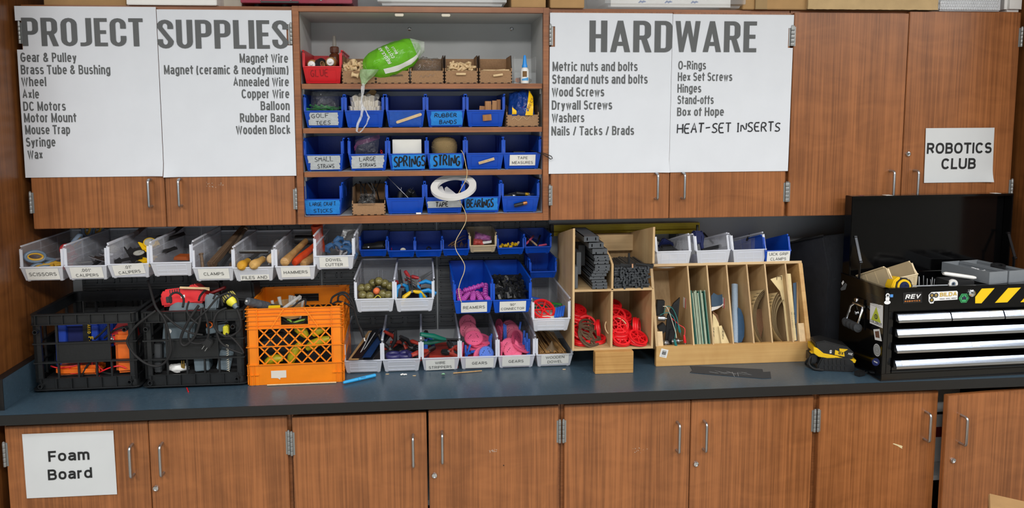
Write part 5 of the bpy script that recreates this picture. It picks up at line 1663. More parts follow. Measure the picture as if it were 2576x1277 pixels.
for lab,p_,q_,r_ in (('slim wooden clamp handle standing at the front left of the CLAMPS bin',inb(b,-.043,.012,.040),inb(b,-.054,.034,.092),.0055),('round metal clamp bar sticking up at the right of the CLAMPS bin',inb(b,.030,.10,.080),inb(b,.060,.24,.150),.0055)):
 t=thing('clamp_screw',lab,'clamp')
 d=Vector(q_)-Vector(p_)
 mbx=MB().tube([Vector(),d*.9,d*.91,d*.97,d],[r_,r_,r_*1.5,r_*1.5,r_*.8],12)
 mbx.build('rod',M_jaw if r_ and 'slim' in lab else mat('aged_steel','8a7a68',.45,.6),t)
 t.location=p_
o=MB().lathe([(.006,-.004),(.014,-.004),(.014,.004),(.006,.004)],20,closed=True ).build('clamp_ring',M_black)
pose(o,inb(b,-.006,.12,.085),Z=(.3,-1,.5))
tag(o,'black ring beside the thick clamp jaw','ring')
b=B['files']
def file_tool(label,knob,p,q):
 t=thing('file',label,'file',group='wood-handled files')
 MB().lathe([(.0001,-.001),(.008,.0),(.0150,.007),(.0178,.018),(.0165,.032),(.013,.055),(.011,.075),(.0125,.092),(.0105,.1),(.0001,.1)],24,'X').build('handle',knob,t)
 MB().lathe([(.0108,.088),(.0128,.09),(.0122,.102),(.0100,.103)],20,'X').build('ferrule',M_steel,t)
 MB().box(.1,.26,-.009,.009,-.002,.002).build('blade',mat('file_steel','6e7072',.5,.7,.1,200,.3,900),t)
 return pose(t,p,X=Vector(q)-Vector(p))
M_kn1=mat('amber_varnish','c9952a',.4,0,.12,40)
M_kn2=mat('worn_amber_wood','c29a58',.55,0,.2,60)
file_tool('file with an amber wooden knob at the left of the FILES AND bin',M_kn1,inb(b,-.040,-.030,.056),inb(b,-.030,.2,.060))
file_tool('file with a worn wooden knob in the middle of the FILES AND bin',M_kn2,inb(b,.000,-.032,.058),inb(b,.046,.2,.074))
file_tool('file with a tan handle standing at the right of the FILES AND bin',M_tan,inb(b,.052,.020,.066),inb(b,.060,.2,.090))
o=MB().box(-.050,.05,-.016,.016,-.0025,.0025).build('flat_file',mat('file_steel','6e7072',.5),bevel=.0005)
pose(o,inb(b,-.012,.055,.092),rot=(R(-24),R(2),R(6)))
tag(o,'flat grey file lying across the two round knobs','file')
o=MB().prism([(-.016,0),(.016,0),(.010,.05),(-.010,.05)],-.006,.006,'Y').build('black_clamp',M_black,bevel=.003)
pose(o,inb(b,.040,.150,.070),rot=(R(-20),R(20),0))
tag(o,'black clamp head behind the files','clamp')
o=MB().prism([(-.010,0),(-.006,0),(.008,.058),(.0,.058)],-.003,.003,'Y').build('steel_bracket',M_steel,bevel=.001)
pose(o,inb(b,.050,.032,.046),rot=(0,R(18),0))
tag(o,'dull steel bracket leaning at the right of the FILES AND bin','bracket')
b=B['hammers']
M_orh=mat('orange_hammer_rubber','c63f12',.5,0,.12,40)
t=thing('hammer','hammer with a pale wooden handle at the left of the HAMMERS bin','hammer')
MB().lathe([(.0001,-.002),(.010,0),(.0158,.005),(.0166,.012),(.0152,.05),(.0128,.10),(.0120,.17),(.0110,.25),(.0001,.25)],24,'X').build('handle',M_ash,t)
MB().lathe([(.0001,-.045),(.017,-.045),(.018,-.040),(.018,.04),(.017,.045),(.0001,.045)],20,'Y',(.255,0,0)).build('head',M_black,t)
pose(t,inb(b,-.040,-.008,.062),X=inb(b,.014,.30,.110)-inb(b,-.040,-.008,.062))
t=thing('hammer','orange rubber mallet with its round head up in the HAMMERS bin','hammer')
MB().lathe([(.0001,0),(.010,.001),(.0135,.012),(.0140,.06),(.0110,.13),(.0120,.19),(.0001,.19)],20,'X').build('handle',M_orh,t)
MB().lathe([(.0001,-.050),(.019,-.050),(.0215,-.046),(.0195,-.02),(.0185,0),(.0195,.03),(.0225,.052),(.0215,.056),(.017,.057),(.016,.048),(.0001,.047)],26,'Z',(.2,0,.012)).build('head',M_orh,t)
MB().lathe([(.0001,.0475),(.0158,.0485)],22,'Z',(.2,0,.012)).build('face',M_black,t)
pose(t,inb(b,-.010,.020,.054),X=inb(b,.052,.20,.096)-inb(b,-.010,.020,.054))
t=thing('hammer','tan wooden hammer handle lying lowest in the HAMMERS bin','hammer')
MB().lathe([(.0001,0),(.012,.001),(.0145,.008),(.0145,.1),(.011,.2),(.0001,.2)],20,'X').build('handle',M_ash,t)
MB().box(.19,.225,-.012,.012,-.04,.04).build('head',mat('file_steel','6e7072',.5),t,bevel=.004)
pose(t,inb(b,.018,.040,.046),X=(.22,1,.06))
t=thing('hammer','hammer with a dull yellow collar standing at the back of the HAMMERS bin','hammer')
MB().lathe([(.0001,0),(.0165,0),(.0165,.085),(.0001,.085)],20,'Z').build('head',M_black,t)
MB().lathe([(.0001,.085),(.0185,.085),(.0185,.112),(.0001,.112)],20,'Z').build('collar',mat('dull_yellow','8f7a1e',.5),t)
pose(t,inb(b,.030,.30,.012),rot=(0,0,0))
b=B['dowelcut']
M_bt=mat('steel_blue_grip','2e5580',.45,0,.08,30)
for i,(x,y,z,rx,ry,rz,lab) in enumerate(((-.010,.085,.072,20,-35,20,'blue wing-handled cutter at the left of the DOWEL CUTTER bin'),(.018,.070,.060,10,20,-20,'blue wing-handled cutter in the middle of the DOWEL CUTTER bin'),(.042,.090,.050,0,60,10,'blue wing-handled cutter low at the right of the DOWEL CUTTER bin'))):
 t=thing('wing_cutter',lab,'tool',group='blue wing-handled cutters')
 mbx=MB()
 for s in (-1,1):
  mbx.tube([(0,0,0),(s*.012,0,.010),(s*.026,0,.012),(s*.034,0,.002),(s*.030,0,-.012)],[.010,.011,.012,.010,.006],10,flat=.8)
 mbx.build('wings',M_bt,t)
 MB().lathe([(.0001,-.03),(.006,-.03),(.0065,-.01),(.009,-.008),(.009,.012),(.0001,.013)],14,'Z').build('shaft',M_chrome,t)
 pose(t,inb(b,x,y,z),rot=(R(rx),R(ry),R(rz)))
o=MB().prism([(-.028,-.04),(.028,-.04),(.030,.02),(.020,.034),(.008,.030),(0,.044),(-.016,.040),(-.028,.020)],-.0015,.0015,'Y').build('blister_card',M_bag,bevel=.001)
pose(o,inb(b,.040,.135,.100),rot=(R(-18),R(22),R(10)))
tag(o,'clear blister pack leaning at the right of the DOWEL CUTTER bin','package')
o=MB().prism([(-.013,-.03),(.010,-.028),(.012,.012),(.018,.022),(.002,.028),(-.014,.014)],-.005,.005,'Y').build('cutter_head',M_black,bevel=.002)
pose(o,inb(b,.044,.128,.096),rot=(R(-18),R(28),R(10)))
tag(o,'black cutter head inside the clear blister pack','tool')
b=B['s1']
t=thing('binoculars','black binoculars lying in the first small blue bin','binoculars',inb(b,-.002,.050,.030),(0,R(-4),R(-4)))
for s in (-1,1):
 MB().lathe([(.0001,-.040),(.010,-.040),(.011,-.02),(.011,.0),(.015,.012),(.0165,.04),(.0145,.041),(.014,.036),(.0001,.036)],20,'X',(0,s*.018,0)).build('barrel',M_black,t)
MB().box(-.02,.03,-.008,.008,-.003,.006).build('bridge',M_blackr,t)
o=MB().lathe([(.0001,-.0005),(.003,-.0005),(.004,.003),(.0001,.004)],12).build('steel_tack',M_chrome)
pose(o,inb(b,-.020,.012,.034),Z=(0,-1,.4))
tag(o,'bright steel tack in front of the binoculars','tack')
for key,lab,m_,x in (('s2','pale round disc in the second small blue bin',M_cream,.006),):
 o=MB().lathe([(.0001,-.002),(.010,-.002),(.011,0),(.010,.002),(.0001,.002)],20).build('disc',m_)
 pose(o,inb(B[key],x,.016,.024),Z=(.1,-1,1.2))
 tag(o,lab,'disc')
o=MB().tube([inb(B['s2'],-.040+.002*math.sin(i),.03+.006*i,.022+.004*math.cos(i*2)) for i in range(8)],.0007,5).build('red_wire',M_redp)
tag(o,'thin red wire along the left wall of the second small blue bin','wire')
o=MB().lathe([(.006,-.002),(.010,-.002),(.010,.002),(.006,.002)],16,closed=True ).build('black_washer',M_black)
pose(o,inb(B['s3'],.002,.03,.026),Z=(.2,-.8,1))
tag(o,'small black ring in the nearly empty third small bin','ring')
b=B['s4']
M_hex=mat('brown_hex_steel','7c6248',.4,.5)
for k in range(14):
 if k<2:
  p_=[inb(b,-.030+.012*k,.020,.034),inb(b,.030+.004*k,.040,.070-.012*k),inb(b,.042,.044,.068-.012*k)]
 else :
  x=-.038+.006*k
  p_=[inb(b,x,.012+.004*(k%3),.030),inb(b,x+rnd.uniform(-.012,.012),.04,.038+.003*(k%4)),inb(b,x+rnd.uniform(-.01,.02),.045,.032)]
 o=MB().tube(p_,.0013,6).build('hex_key',M_hex)
 tag(o,'long hex key sloping up to the right in the hex key bin' if k==0 else 'second long hex key, just below the uppermost' if k==1 else 'short brown hex key in the heap of the hex key bin','hex key',None if k<2 else 'short hex keys')
b=B['s5']
bag('clear_bag','puffed clear bag with a purple printed band in the beige bin',[inb(b,-.036,.010,.040),inb(b,.036,.012,.036),inb(b,.062,.05,.096),inb(b,-.026,.045,.122)],puff=.028,seed=41)
bag('pink_packet','pink and purple packet inside the clear bag of the beige bin',[inb(b,-.030,.016,.046),inb(b,.036,.016,.036),inb(b,.036,.03,.056),inb(b,-.026,.03,.076)],mat('purple_print','93458c',.4,0,.3,60),puff=.010,seed=43,nu=12,nv=8)
bag('red_packet','red packet at the lower left of the beige bin',[inb(b,-.036,.008,.026),inb(b,.006,.008,.026),inb(b,.002,.02,.044),inb(b,-.034,.02,.050)],mat('soft_red_print','c04a44',.4,0,.3,60),puff=.010,seed=44,nu=10,nv=8)
o=MB().grid(lambda q,r_:inb(b,-.004+.040*q,.0065+.002*math.sin(6*q),.028+.010*r_+.006*q),8,3).build('bar_code_slip',M_white,fix=False )
tag(o,'white printed slip on the bag in the beige bin','label')
b=B['s6']
for k in range(12):
 o=MB().box(-.007,.007,-.004,.004,-.004,.004)
 o.box(-.002,.002,-.004,.004,.004,.008)
 o=o.build('yellow_connector',M_yellow if k<10 else M_tan,bevel=.001)
 pose(o,inb(b,-.036+.0065*k,.014+.012*(k%3),.026+.005*(k%2)+(.005 if k>6 else 0)),rot=(rnd.uniform(-1,1),rnd.uniform(-.7,.7),rnd.uniform(0,6)))
 tag(o,'small yellow plastic piece in the sixth small blue bin' if k<10 else 'small tan piece among the yellow ones in the sixth small bin','piece','yellow pieces' if k<10 else 'tan pieces among the yellow')
b=B['s7']
for k,(m_,x0,z0,x1,y1,z1,lab) in enumerate(((M_pink,-.044,.034,.0,.10,.052,'pink pen at the left of the seventh small bin'),(M_pink,.006,.026,.040,.02,.030,'pink pen lying across the front of the seventh small bin'),(M_black,-.020,.030,-.046,.12,.066,'black pen leaning left in the seventh small bin'),(M_black,.0,.034,.030,.12,.050,'black pen in the middle of the seventh small bin'),(M_tan,.0,.028,-.02,.1,.040,'tan stick in the seventh small bin'))):
 p_,q_=inb(b,x0,.012,z0),inb(b,x1,y1,z1)
 d=q_-p_
 o=MB().tube([Vector(),d*.06,d*.94,d],[.002,.0042,.0042,.003],8).build('pen',m_)
 o.location=p_
 tag(o,lab,'pen','pens in the small bin')
o=MB().grid(lambda q,r_:inb(b,-.058+.070*q,.055+.03*r_,.094-.05*q+.022*r_-.01*math.sin(3*q)),10,4).build('clear_sleeve',M_bag,fix=False )
tag(o,'clear plastic sleeve leaning across the seventh small bin','sleeve')
b=B['goggles']
M_olive=mat('olive_rubber','4f4826',.16,0,.2,40)
gp=thing('goggle_cup','olive green goggle cup with a ribbed rim in the clear bin','goggles',group='olive goggle cups')
mbx=MB()
NN=60
prof_=[(.0001,-.012),(.012,-.011),(.0168,-.004),(.0175,.001),(.0160,.006),(.0135,.010)]
vs_=[]
for r_,h_ in prof_:
 for k in range(NN):
  a0=2*math.pi*k/NN
  q_=r_*(1+.055*math.cos(10*a0)*min(1,r_/.012))
  vs_.append((q_*math.cos(a0),q_*math.sin(a0),h_))
mbx.add(vs_,[(i*NN+k,i*NN+(k+1)%NN,(i+1)*NN+(k+1)%NN,(i+1)*NN+k) for i in range(len(prof_)-1) for k in range(NN)])
mbx.build('ribbed_cup',M_olive,gp)
MB().lathe([(.0140,.0095),(.0105,.0135),(.0060,.0158),(.0001,.0165)],24).build('lens',mat('olive_lens','736c40',.08,0,.1,60),gp,smooth=60)
spots=[(-.046,.025,.054),(-.020,.022,.050),(.048,.022,.052),(-.050,.060,.072),(-.028,.055,.074),(-.012,.090,.082),(.010,.075,.092),(.032,.080,.082),(.050,.080,.072),(-.034,.030,.036),(.028,.03,.056)]
for i,(x,y,z) in enumerate(spots):
 o=gp if i==0 else copy_tree(gp)
 pose(o,inb(b,x,y,z),Z=(rnd.uniform(-.6,.6),-1,rnd.uniform(0,.9)))
o=MB().ell((0,0,0),(.013,.013,.013),16,10).build('orange_ball',mat('coral_orange','e07040',.5),smooth=80)
o.location=inb(b,.004,.035,.066)
tag(o,'orange ball among the olive goggles','ball')
o=MB().tube([inb(b,-.030+.05*q/10,.012,.050+.006*math.sin(q)) for q in range(11)],.002,6).build('yellow_strap',mat('lime_yellow','b9ac22',.5))
tag(o,'yellow strap in front of the olive goggles','strap')
o=MB().box(-.050,.055,.01,.20,.004,.045).build('goggle_layer',M_olive,bevel=.01)
o.matrix_world=b.o.matrix_basis
tag(o,'lower layer of olive goggles filling the clear bin','goggles')
o['kind']='stuff'
def pliers(label,grip,steel,group,open_=14,L=.075,jaw='long'):
 t=thing('pliers',label,'pliers',group=group)
 for s in (-1,1):
  a=R(open_)
  pts=[(0,0,s*.004),(.30*L,0,s*(.010+.01*math.sin(a))),(.62*L,0,s*(.014+.05*math.sin(a))),(L+.02,0,s*(.012+.10*math.sin(a)))]
  MB().tube(pts,[.0058,.0090,.0104,.0080],10,flat=.75).build('grip',grip,t)
  if jaw=='long':
   MB().prism([(.004,s*.009),(-.012,s*.007),(-.055,s*(.0015+.02*math.sin(a))),(-.055,s*.02*math.sin(a)),(-.010,0),(.004,-s*.004)],-.0035,.0035,'Y').build('jaw',steel,t)
  else :
   MB().prism([(.004,s*.009),(-.012,s*.012),(-.026,s*.009),(-.030,s*.002),(-.010,0),(.004,-s*.004)],-.0045,.0045,'Y').build('jaw',steel,t)
 MB().lathe([(.0001,-.005),(.0055,-.005),(.0055,.005),(.0001,.005)],14,'Y').build('pivot',mat('dull_pivot','6c6e70',.6,.4),t)
 return t
b=B['pliers']
G='pliers in the clear bin on the panel'
M_cyan=mat('cyan_grip','1b8ad0',.4,0,.06,30)
pose(pliers('yellow-handled pliers spread open at the front of the pliers bin',M_yellow,M_black,G,20,.020),inb(b,-.010,.030,.066),rot=(R(-20),R(80),R(0)))
pose(pliers('blue-handled pliers with handles down at the right of the pliers bin',M_cyan,M_black,G,10,.030),inb(b,.014,.070,.082),rot=(R(-30),R(28),R(-10)))
pose(pliers('blue-handled pliers low at the front right of the pliers bin',M_cyan,M_black,G,10,.030),inb(b,.022,.040,.060),rot=(R(-50),R(30),R(-20)))
pose(pliers('blue-handled pliers at the left of the pliers bin',M_cyan,M_black,G,8,.020),inb(b,-.048,.040,.090),rot=(R(-10),R(84),R(20)))
pose(pliers('red-handled long-nose pliers pointing up at the back right of the pliers bin',M_brick,M_dgrey,G,8,.030),inb(b,.020,.120,.090),rot=(R(10),R(148),R(-10)))
pose(pliers('red-handled pliers leaning at the left of the pliers bin',M_brick,M_black,G,8,.028),inb(b,-.022,.095,.074),rot=(R(10),R(230),R(20)))
o=MB().box(-.05,.055,.01,.2,.004,.04).build('plier_layer',M_black,bevel=.01)
o.matrix_world=b.o.matrix_basis
tag(o,'lower layer of black pliers under the coloured ones','pliers')
o['kind']='stuff'
b=B['reamers']
rp=MB()
rp.tube([(-.040,0,0),(.040,0,0)],.008,12)
for k in range(5):
 rp.lathe([(.008,-.036+.017*k),(.0105,-.034+.017*k),(.0105,-.028+.017*k),(.008,-.026+.017*k)],14,'X')
rp.lathe([(.0045,.041),(.0075,.041),(.0075,.039),(.0045,.036)],12,'X')
rp=rp.build('reamer',M_magenta)
tag(rp,'magenta ribbed reamer in the REAMERS bin','reamer','magenta reamers')
for i,(x,y,z,d) in enumerate(((-.024,.022,.056,(.3,1,0)),(.002,.024,.056,(.1,1,0)),(.024,.024,.054,(-.1,1,.1)),(.048,.024,.052,(-.2,1,0)),(-.048,.03,.060,(0,1,.2)),(.006,.062,.078,(1,.25,.22)),(.050,.05,.070,(.1,1,.3)),(-.03,.06,.062,(1,.2,0)))):
 o=rp if i==0 else copy_tree(rp)
 if i==5:
  o['label']='magenta reamer lying across the top of the heap in the REAMERS bin'
 pose(o,inb(b,x,y,z),X=d)
o=MB().box(-.055,.055,.01,.15,.004,.045).build('reamer_layer',M_magenta,bevel=.01)
o.matrix_world=b.o.matrix_basis
tag(o,'lower layer of magenta pieces under the loose reamers','reamers')
o['kind']='stuff'
b=B['conn']
cp_=MB()
cp_.box(-.010,.010,-.0045,.0045,-.0045,.0045)
cp_.box(.004,.010,-.0045,.0045,.0045,.012)
cp_.box(-.013,-.010,-.003,.003,-.006,.006)
cp_.lathe([(.0015,.0046),(.003,.0046),(.003,.006),(.0015,.006)],10,'Z',(-.004,0,0))
cp_=cp_.build('angle_connector',mat('black_nylon','1d1e20',.35),bevel=.0006)
tag(cp_,'small black right-angle connector in the 90\u00b0 CONNECTOR bin','connector','black right-angle connectors')
for i in range(90):
 o=cp_ if i==0 else copy_tree(cp_)
 y=.008+.16*rnd.random()
 pose(o,inb(b,rnd.uniform(-.055,.055),y,.050+.26*y+rnd.uniform(-.004,.008)),rot=(rnd.uniform(0,6),rnd.uniform(0,6),rnd.uniform(0,6)))
o=MB().prism([(.006,.004),(.2,.004),(.2,.096),(.006,.046)],-.056,.056,'X').build('connector_layer',M_black)
o.matrix_world=b.o.matrix_basis
tag(o,'lower mass of black connectors under the loose ones','connectors')
o['kind']='stuff'
def wheel_mb(r=.045,t_=.006):
 mb=MB()
 mb.lathe([(r-.0075,-t_),(r,-t_),(r,-t_*.4),(r-.002,0),(r,t_*.4),(r,t_),(r-.0075,t_)],36,closed=True )
 mb.lathe([(.003,-t_*.9),(.009,-t_*.9),(.009,t_*.9),(.003,t_*.9)],16,closed=True )
 for k in range(6):
  a=2*math.pi*k/6
  mb.bar((.008*math.cos(a),.008*math.sin(a),0),((r-.005)*math.cos(a),(r-.005)*math.sin(a),0),.0045,t_*1.2)
 mb.lathe([(r*.55,-t_*.4),(r*.6,-t_*.4),(r*.6,t_*.4),(r*.55,t_*.4)],28,closed=True )
 return mb
wheel=wheel_mb().build('spoked_wheel',M_redp)
b=B['wheels']
tag(wheel,'red spoked wheel in the clear bin beside the plywood cubby','wheel')
pose(wheel,inb(b,-.020,.050,.066),Z=(.15,-.62,.75))
for i in range(4):
 o=MB().box(-.004,.004,-.028,.028,-.004,.004).build('blue_clip',M_bluep,bevel=.001)
 pose(o,inb(b,.026+.009*i,.030,.058+.002*i),rot=(R(24),0,R(-18)))
 tag(o,'small bright blue strip leaning beside the red wheel in the clear bin','strip','blue strips beside the red wheel')
for i in range(6):
 o=MB().box(-.022,.022,-.005,.005,-.003,.003).build('green_strip',[M_green,mat('leaf_green','2f8a3a',.45)][i%2],bevel=.001)
 pose(o,inb(b,-.035+.016*i,.11+.02*(i%2),.058+.004*(i%3)),rot=(0,rnd.uniform(-.2,.2),rnd.uniform(-.6,.6)))
 tag(o,'green plastic strip behind the red wheel in the clear bin','strip','green strips behind the red wheel')
o=MB().box(-.05,.01,-.004,.004,-.003,.003).build('blue_rod',M_bluep)
pose(o,inb(b,-.012,.15,.080),rot=(0,R(14),0))
tag(o,'long blue strip at the back of the clear bin','strip')
o=MB().box(-.055,.055,.01,.2,.004,.048).build('mixed_layer',M_cream,bevel=.01)
o.matrix_world=b.o.matrix_basis
tag(o,'lower layer of pale pieces under the red wheel','pieces')
o['kind']='stuff'
# bins on the worktop
b=B['g1']
M_pk=mat('black_film_packet','14161c',.25,0,.2,40,.2,40)
for i,(x,z,m_,rz,dx,lab) in enumerate(((-.034,.058,M_card,-20,.0,'brown cardboard strip at the left of the first clear bin'),(-.022,.064,M_pk,-22,.01,'black packet with pale straps in the first clear bin'),(.010,.066,mat('blue_film_packet','16325e',.25,0,.2,40),-20,.02,'dark blue packet in the first clear bin'),(.018,.058,M_pk,-24,.02,'black packet under the blue one in the first clear bin'))):
 o=MB().box(-.020,.020,0,.20,-.002,.002).build('flat_packet',m_,bevel=.001)
 pose(o,inb(b,x,-.030,z),rot=(R(15),R(-6),R(rz)))
 tag(o,lab,'packet','flat packets')
for i,lab in enumerate(('pale plastic strap over the black packet, left one','pale plastic strap over the black packet, right one')):
 o=MB().tube([inb(b,-.010+.006*i,.0,.074),inb(b,.004+.01*i,.05,.092),inb(b,.016+.02*i,.12,.112)],.0022,6,flat=.4).build('strap',mat('pale_grey_strap','a9adb0',.5))
 tag(o,lab,'strap','straps on the black packet')
b=B['g2']
G='pliers in the second clear bin'
M_pur=mat('dark_purple_grip','2c2a5e',.35,0,.06,30)
M_rst=mat('red_brown_grip','9c3024',.45)
pose(pliers('pliers with fat dark purple loop grips at the front of the second clear bin',M_pur,M_black,G,20,.035,'short'),inb(b,-.004,.048,.056),rot=(R(-70),R(8),R(-98)))
o=MB().tube([inb(b,-.030+.022*math.cos(a),.012+.012*math.sin(a),.056+.004*math.sin(a)) for a in [2*math.pi*k/16 for k in range(16)]],.0095,10,closed=True ).build('purple_loop_grip',M_pur)
tag(o,'left dark purple loop handle of the scissors-like snips','snips','purple loop handles')
o=MB().tube([inb(b,.014+.022*math.cos(a),.012+.012*math.sin(a),.056+.004*math.sin(a)) for a in [2*math.pi*k/16 for k in range(16)]],.0095,10,closed=True ).build('purple_loop_grip',M_pur)
tag(o,'right dark purple loop handle of the scissors-like snips','snips','purple loop handles')
for i,(x,y,z,g,r3,lab) in enumerate(((-.020,.11,.072,M_rst,(10,200,30),'red-brown handled pliers at the back left of the second clear bin'),(.010,.09,.076,M_rst,(-10,20,-40),'red-brown handled pliers in the middle of the second clear bin'),(.034,.07,.066,M_black,(0,200,40),'black pliers at the right of the second clear bin'),(-.044,.07,.064,M_black,(0,260,0),'black pliers pointing up at the left of the second clear bin'),(.024,.10,.060,M_rst,(20,170,10),'red-brown pliers low at the right of the second clear bin'))):
 pose(pliers(lab,g,M_black,G,12,.045,'short' if i%2 else 'long'),inb(b,x,y,z),rot=tuple(R(q) for q in r3))
o=MB().box(-.052,.052,.03,.2,.004,.046).build('tool_layer',M_black,bevel=.01)
o.matrix_world=b.o.matrix_basis
tag(o,'lower layer of dark tools in the second clear bin','tools')
o['kind']='stuff'
b=B['g3']
G='wire strippers in their bin'
t=pliers('wire stripper with long green handles lying across the WIRE STRIPPERS bin',M_green,M_black,G,20,.085)
pose(t,inb(b,.022,.075,.090),rot=(R(-52),R(186),R(8)))
for i,(x,y,z,r3,m_,lab) in enumerate(((-.044,.035,.062,(-40,160,20),M_rst,'red-brown handled wire stripper at the left of the WIRE STRIPPERS bin'),(.030,.030,.056,(-60,10,20),M_rst,'red-brown handled wire stripper at the right front of the bin'),(.044,.050,.066,(-50,60,0),M_rst,'red-brown handled wire stripper at the right wall of the bin'),(-.050,.10,.094,(0,70,60),M_bluep,'blue-handled wire stripper standing at the back left of the bin'))):
 pose(pliers(lab,m_,M_black,G,12,.05,'short'),inb(b,x,y,z),rot=tuple(R(q) for q in r3))
o=MB().box(-.052,.052,.02,.2,.004,.045).build('stripper_layer',M_rst,bevel=.01)
o.matrix_world=b.o.matrix_basis
tag(o,'lower layer of red-brown tools in the WIRE STRIPPERS bin','tools')
o['kind']='stuff'
def gear_mb(r,t_,n):
 mb=MB()
 poly=[]
 for k in range(n):
  a0,da=2*math.pi*k/n,2*math.pi/n
  for f,rr_ in ((0,r-.0035),(.25,r-.0030),(.38,r),(.62,r),(.75,r-.0030)):
   poly.append((rr_*math.cos(a0+da*f),rr_*math.sin(a0+da*f)))
 mb.prism(poly,-t_/2,t_/2,'Z')
 for k in range(10):
  pass
 mb.lathe([(.0025,t_/2),(.006,t_/2),(.006,t_/2+.0008),(.0025,t_/2+.0008)],14,closed=True )
 mb.lathe([(r-.0065,t_/2),(r-.0055,t_/2),(r-.0055,t_/2+.0006),(r-.0065,t_/2+.0006)],36,closed=True )
 return mb
def gear(material,dark,r,n,t_=.005):
 o=gear_mb(r,t_,n).build('gear',material)
 h=MB()
 for k in range(3):
  a=2*math.pi*k/3+.4
  for q in (-.0045,.0045,0.013):
   c_=(r*.45*math.cos(a)-q*math.sin(a),r*.45*math.sin(a)+q*math.cos(a))
   h.lathe([(.0001,t_/2+.0002),(.0016,t_/2+.0002)],8,'Z',(c_[0],c_[1],0))
  h.bar((r*.45*math.cos(a)+.0045*math.sin(a),r*.45*math.sin(a)-.0045*math.cos(a),t_/2+.0001),(r*.45*math.cos(a)-.0045*math.sin(a),r*.45*math.sin(a)+.0045*math.cos(a),t_/2+.0001),.0012,.0002)
 h.build('hole',dark,o)
 return o
M_hole=mat('dark_hole','4a1426',.7)
M_holeb=mat('dark_blue_hole','0c1f4a',.7)
gp1=gear(M_pink,M_hole,.036,48)
gp2=gear(M_pinkd,M_hole,.034,44)
gb=gear(M_bluep,M_holeb,.029,40)
for o in (gp1,gp2,gb):
 o['category']='gear'
def put_gear(src,first,b,x,y,z,d,label,group):
 o=src if first else copy_tree(src)
 o['label']=label;o['group']=group
 if first:
  o['category']='gear'
 return pose(o,inb(b,x,y,z),Z=d)
b=B['g4']
GG='pink gears in the left GEARS bin'
lst=[(gp2,-.032,.135,.135,(-.05,-1,.25),'topmost rose gear standing up at the back of the left GEARS bin'),(gp2,-.030,.120,.112,(-.1,-1,.35),'rose gear just in front of the topmost in the left GEARS bin'),(gp2,-.014,.100,.096,(.1,-1,.45),'rose gear leaning in the middle of the left GEARS bin'),(gp1,-.012,.070,.094,(0,-.75,1),'pink gear tilted like a dish on the left GEARS heap'),(gp1,.024,.090,.084,(.3,-.3,1),'pink gear lying behind the dish-tilted one'),(gp1,.006,.070,.074,(.1,-.25,1),'pink gear lying flat, upper of the stack in the left GEARS bin'),(gp1,-.004,.066,.064,(-.1,-.2,1),'pink gear lying flat, middle of the stack in the left GEARS bin'),(gp1,.010,.070,.056,(0,-.2,1),'pink gear lying flat, lowest of the stack in the left GEARS bin'),(gp1,-.058,.045,.050,(-1,.1,.1),'pink gear on edge along the left wall of the left GEARS bin'),(gp1,.016,.024,.040,(.2,-1,.2),'pink gear half hidden by the blue gear in the left GEARS bin')]
for i,(s_,x,y,z,d,lab) in enumerate(lst):
 put_gear(s_,i in (0,3),b,x,y,z,d,lab,GG)
gb['label']='bright blue gear facing out at the front of the left GEARS bin'
pose(gb,inb(b,.030,.010,.052),Z=(.1,-1,.45))
rack=MB().box(-.0035,.0035,-.030,.030,-.003,.003)
for k in range(14):
 rack.box(-.0035,.0035,-.028+.0042*k,-.026+.0042*k,.003,.0055)
rack=rack.build('rack_strip',M_bluep)
tag(rack,'blue toothed strip standing among the pink gears in the left GEARS bin','gear rack','blue racks in the left GEARS bin')
for i,(x,y,z,ry,rx) in enumerate(((-.046,.030,.050,0,86),(-.038,.032,.052,20,80),(.052,.070,.072,0,82),(.046,.080,.066,10,75),(-.022,.036,.050,90,60),(.0,.034,.058,90,60),(.056,.10,.07,5,85))):
 o=rack if i==0 else copy_tree(rack)
 pose(o,inb(b,x,y,z),rot=(R(rx),R(ry),0))
b=B['g5']
GG='pink gears in the right GEARS bin'
lst=[(gp2,-.048,.140,.112,(-1,-.35,.1),'rose gear standing on edge at the back left of the right GEARS bin'),(gp2,-.052,.125,.090,(-1,-.3,.1),'second rose gear on edge at the left of the right GEARS bin'),(gp2,-.010,.135,.108,(0,-1,.35),'rose gear at the back of the row in the right GEARS bin'),(gp2,-.006,.125,.104,(0,-1,.4),'rose gear second from the back of the row'),(gp2,-.002,.115,.100,(0,-1,.45),'rose gear third from the back of the row'),(gp2,.010,.095,.086,(.1,-1,.5),'rose gear with a gear leaning on it in the right GEARS bin'),(gp2,.012,.070,.084,(.8,-.6,.3),'small-looking rose gear leaning sideways in the right GEARS bin'),(gp1,-.018,.045,.066,(-.1,-1,.9),'pink gear tilted behind the front one in the right GEARS bin'),(gp1,-.008,.030,.050,(.0,-1,.8),'bright pink gear at the very front of the right GEARS bin'),(gp1,.026,.050,.060,(.5,-.2,1),'pink gear lying at the right of the front one'),(gp1,-.054,.035,.050,(-1,0,.1),'pink gear on edge along the left wall of the right GEARS bin')]
for i,(s_,x,y,z,d,lab) in enumerate(lst):
 put_gear(s_,False ,b,x,y,z,d,lab,GG)
for i,(x,y,z,ry,rx) in enumerate(((-.032,.11,.105,0,84),(-.026,.11,.10,0,80),(.040,.080,.085,5,84),(.050,.060,.080,0,80),(.044,.050,.066,-8,82),(.056,.045,.062,0,85),(.048,.036,.052,0,80),(.028,.115,.110,10,85))):
 o=copy_tree(rack,label='blue toothed strip standing among the pink gears in the right GEARS bin',group='blue racks in the right GEARS bin')
 pose(o,inb(b,x,y,z),rot=(R(rx),R(ry),0))
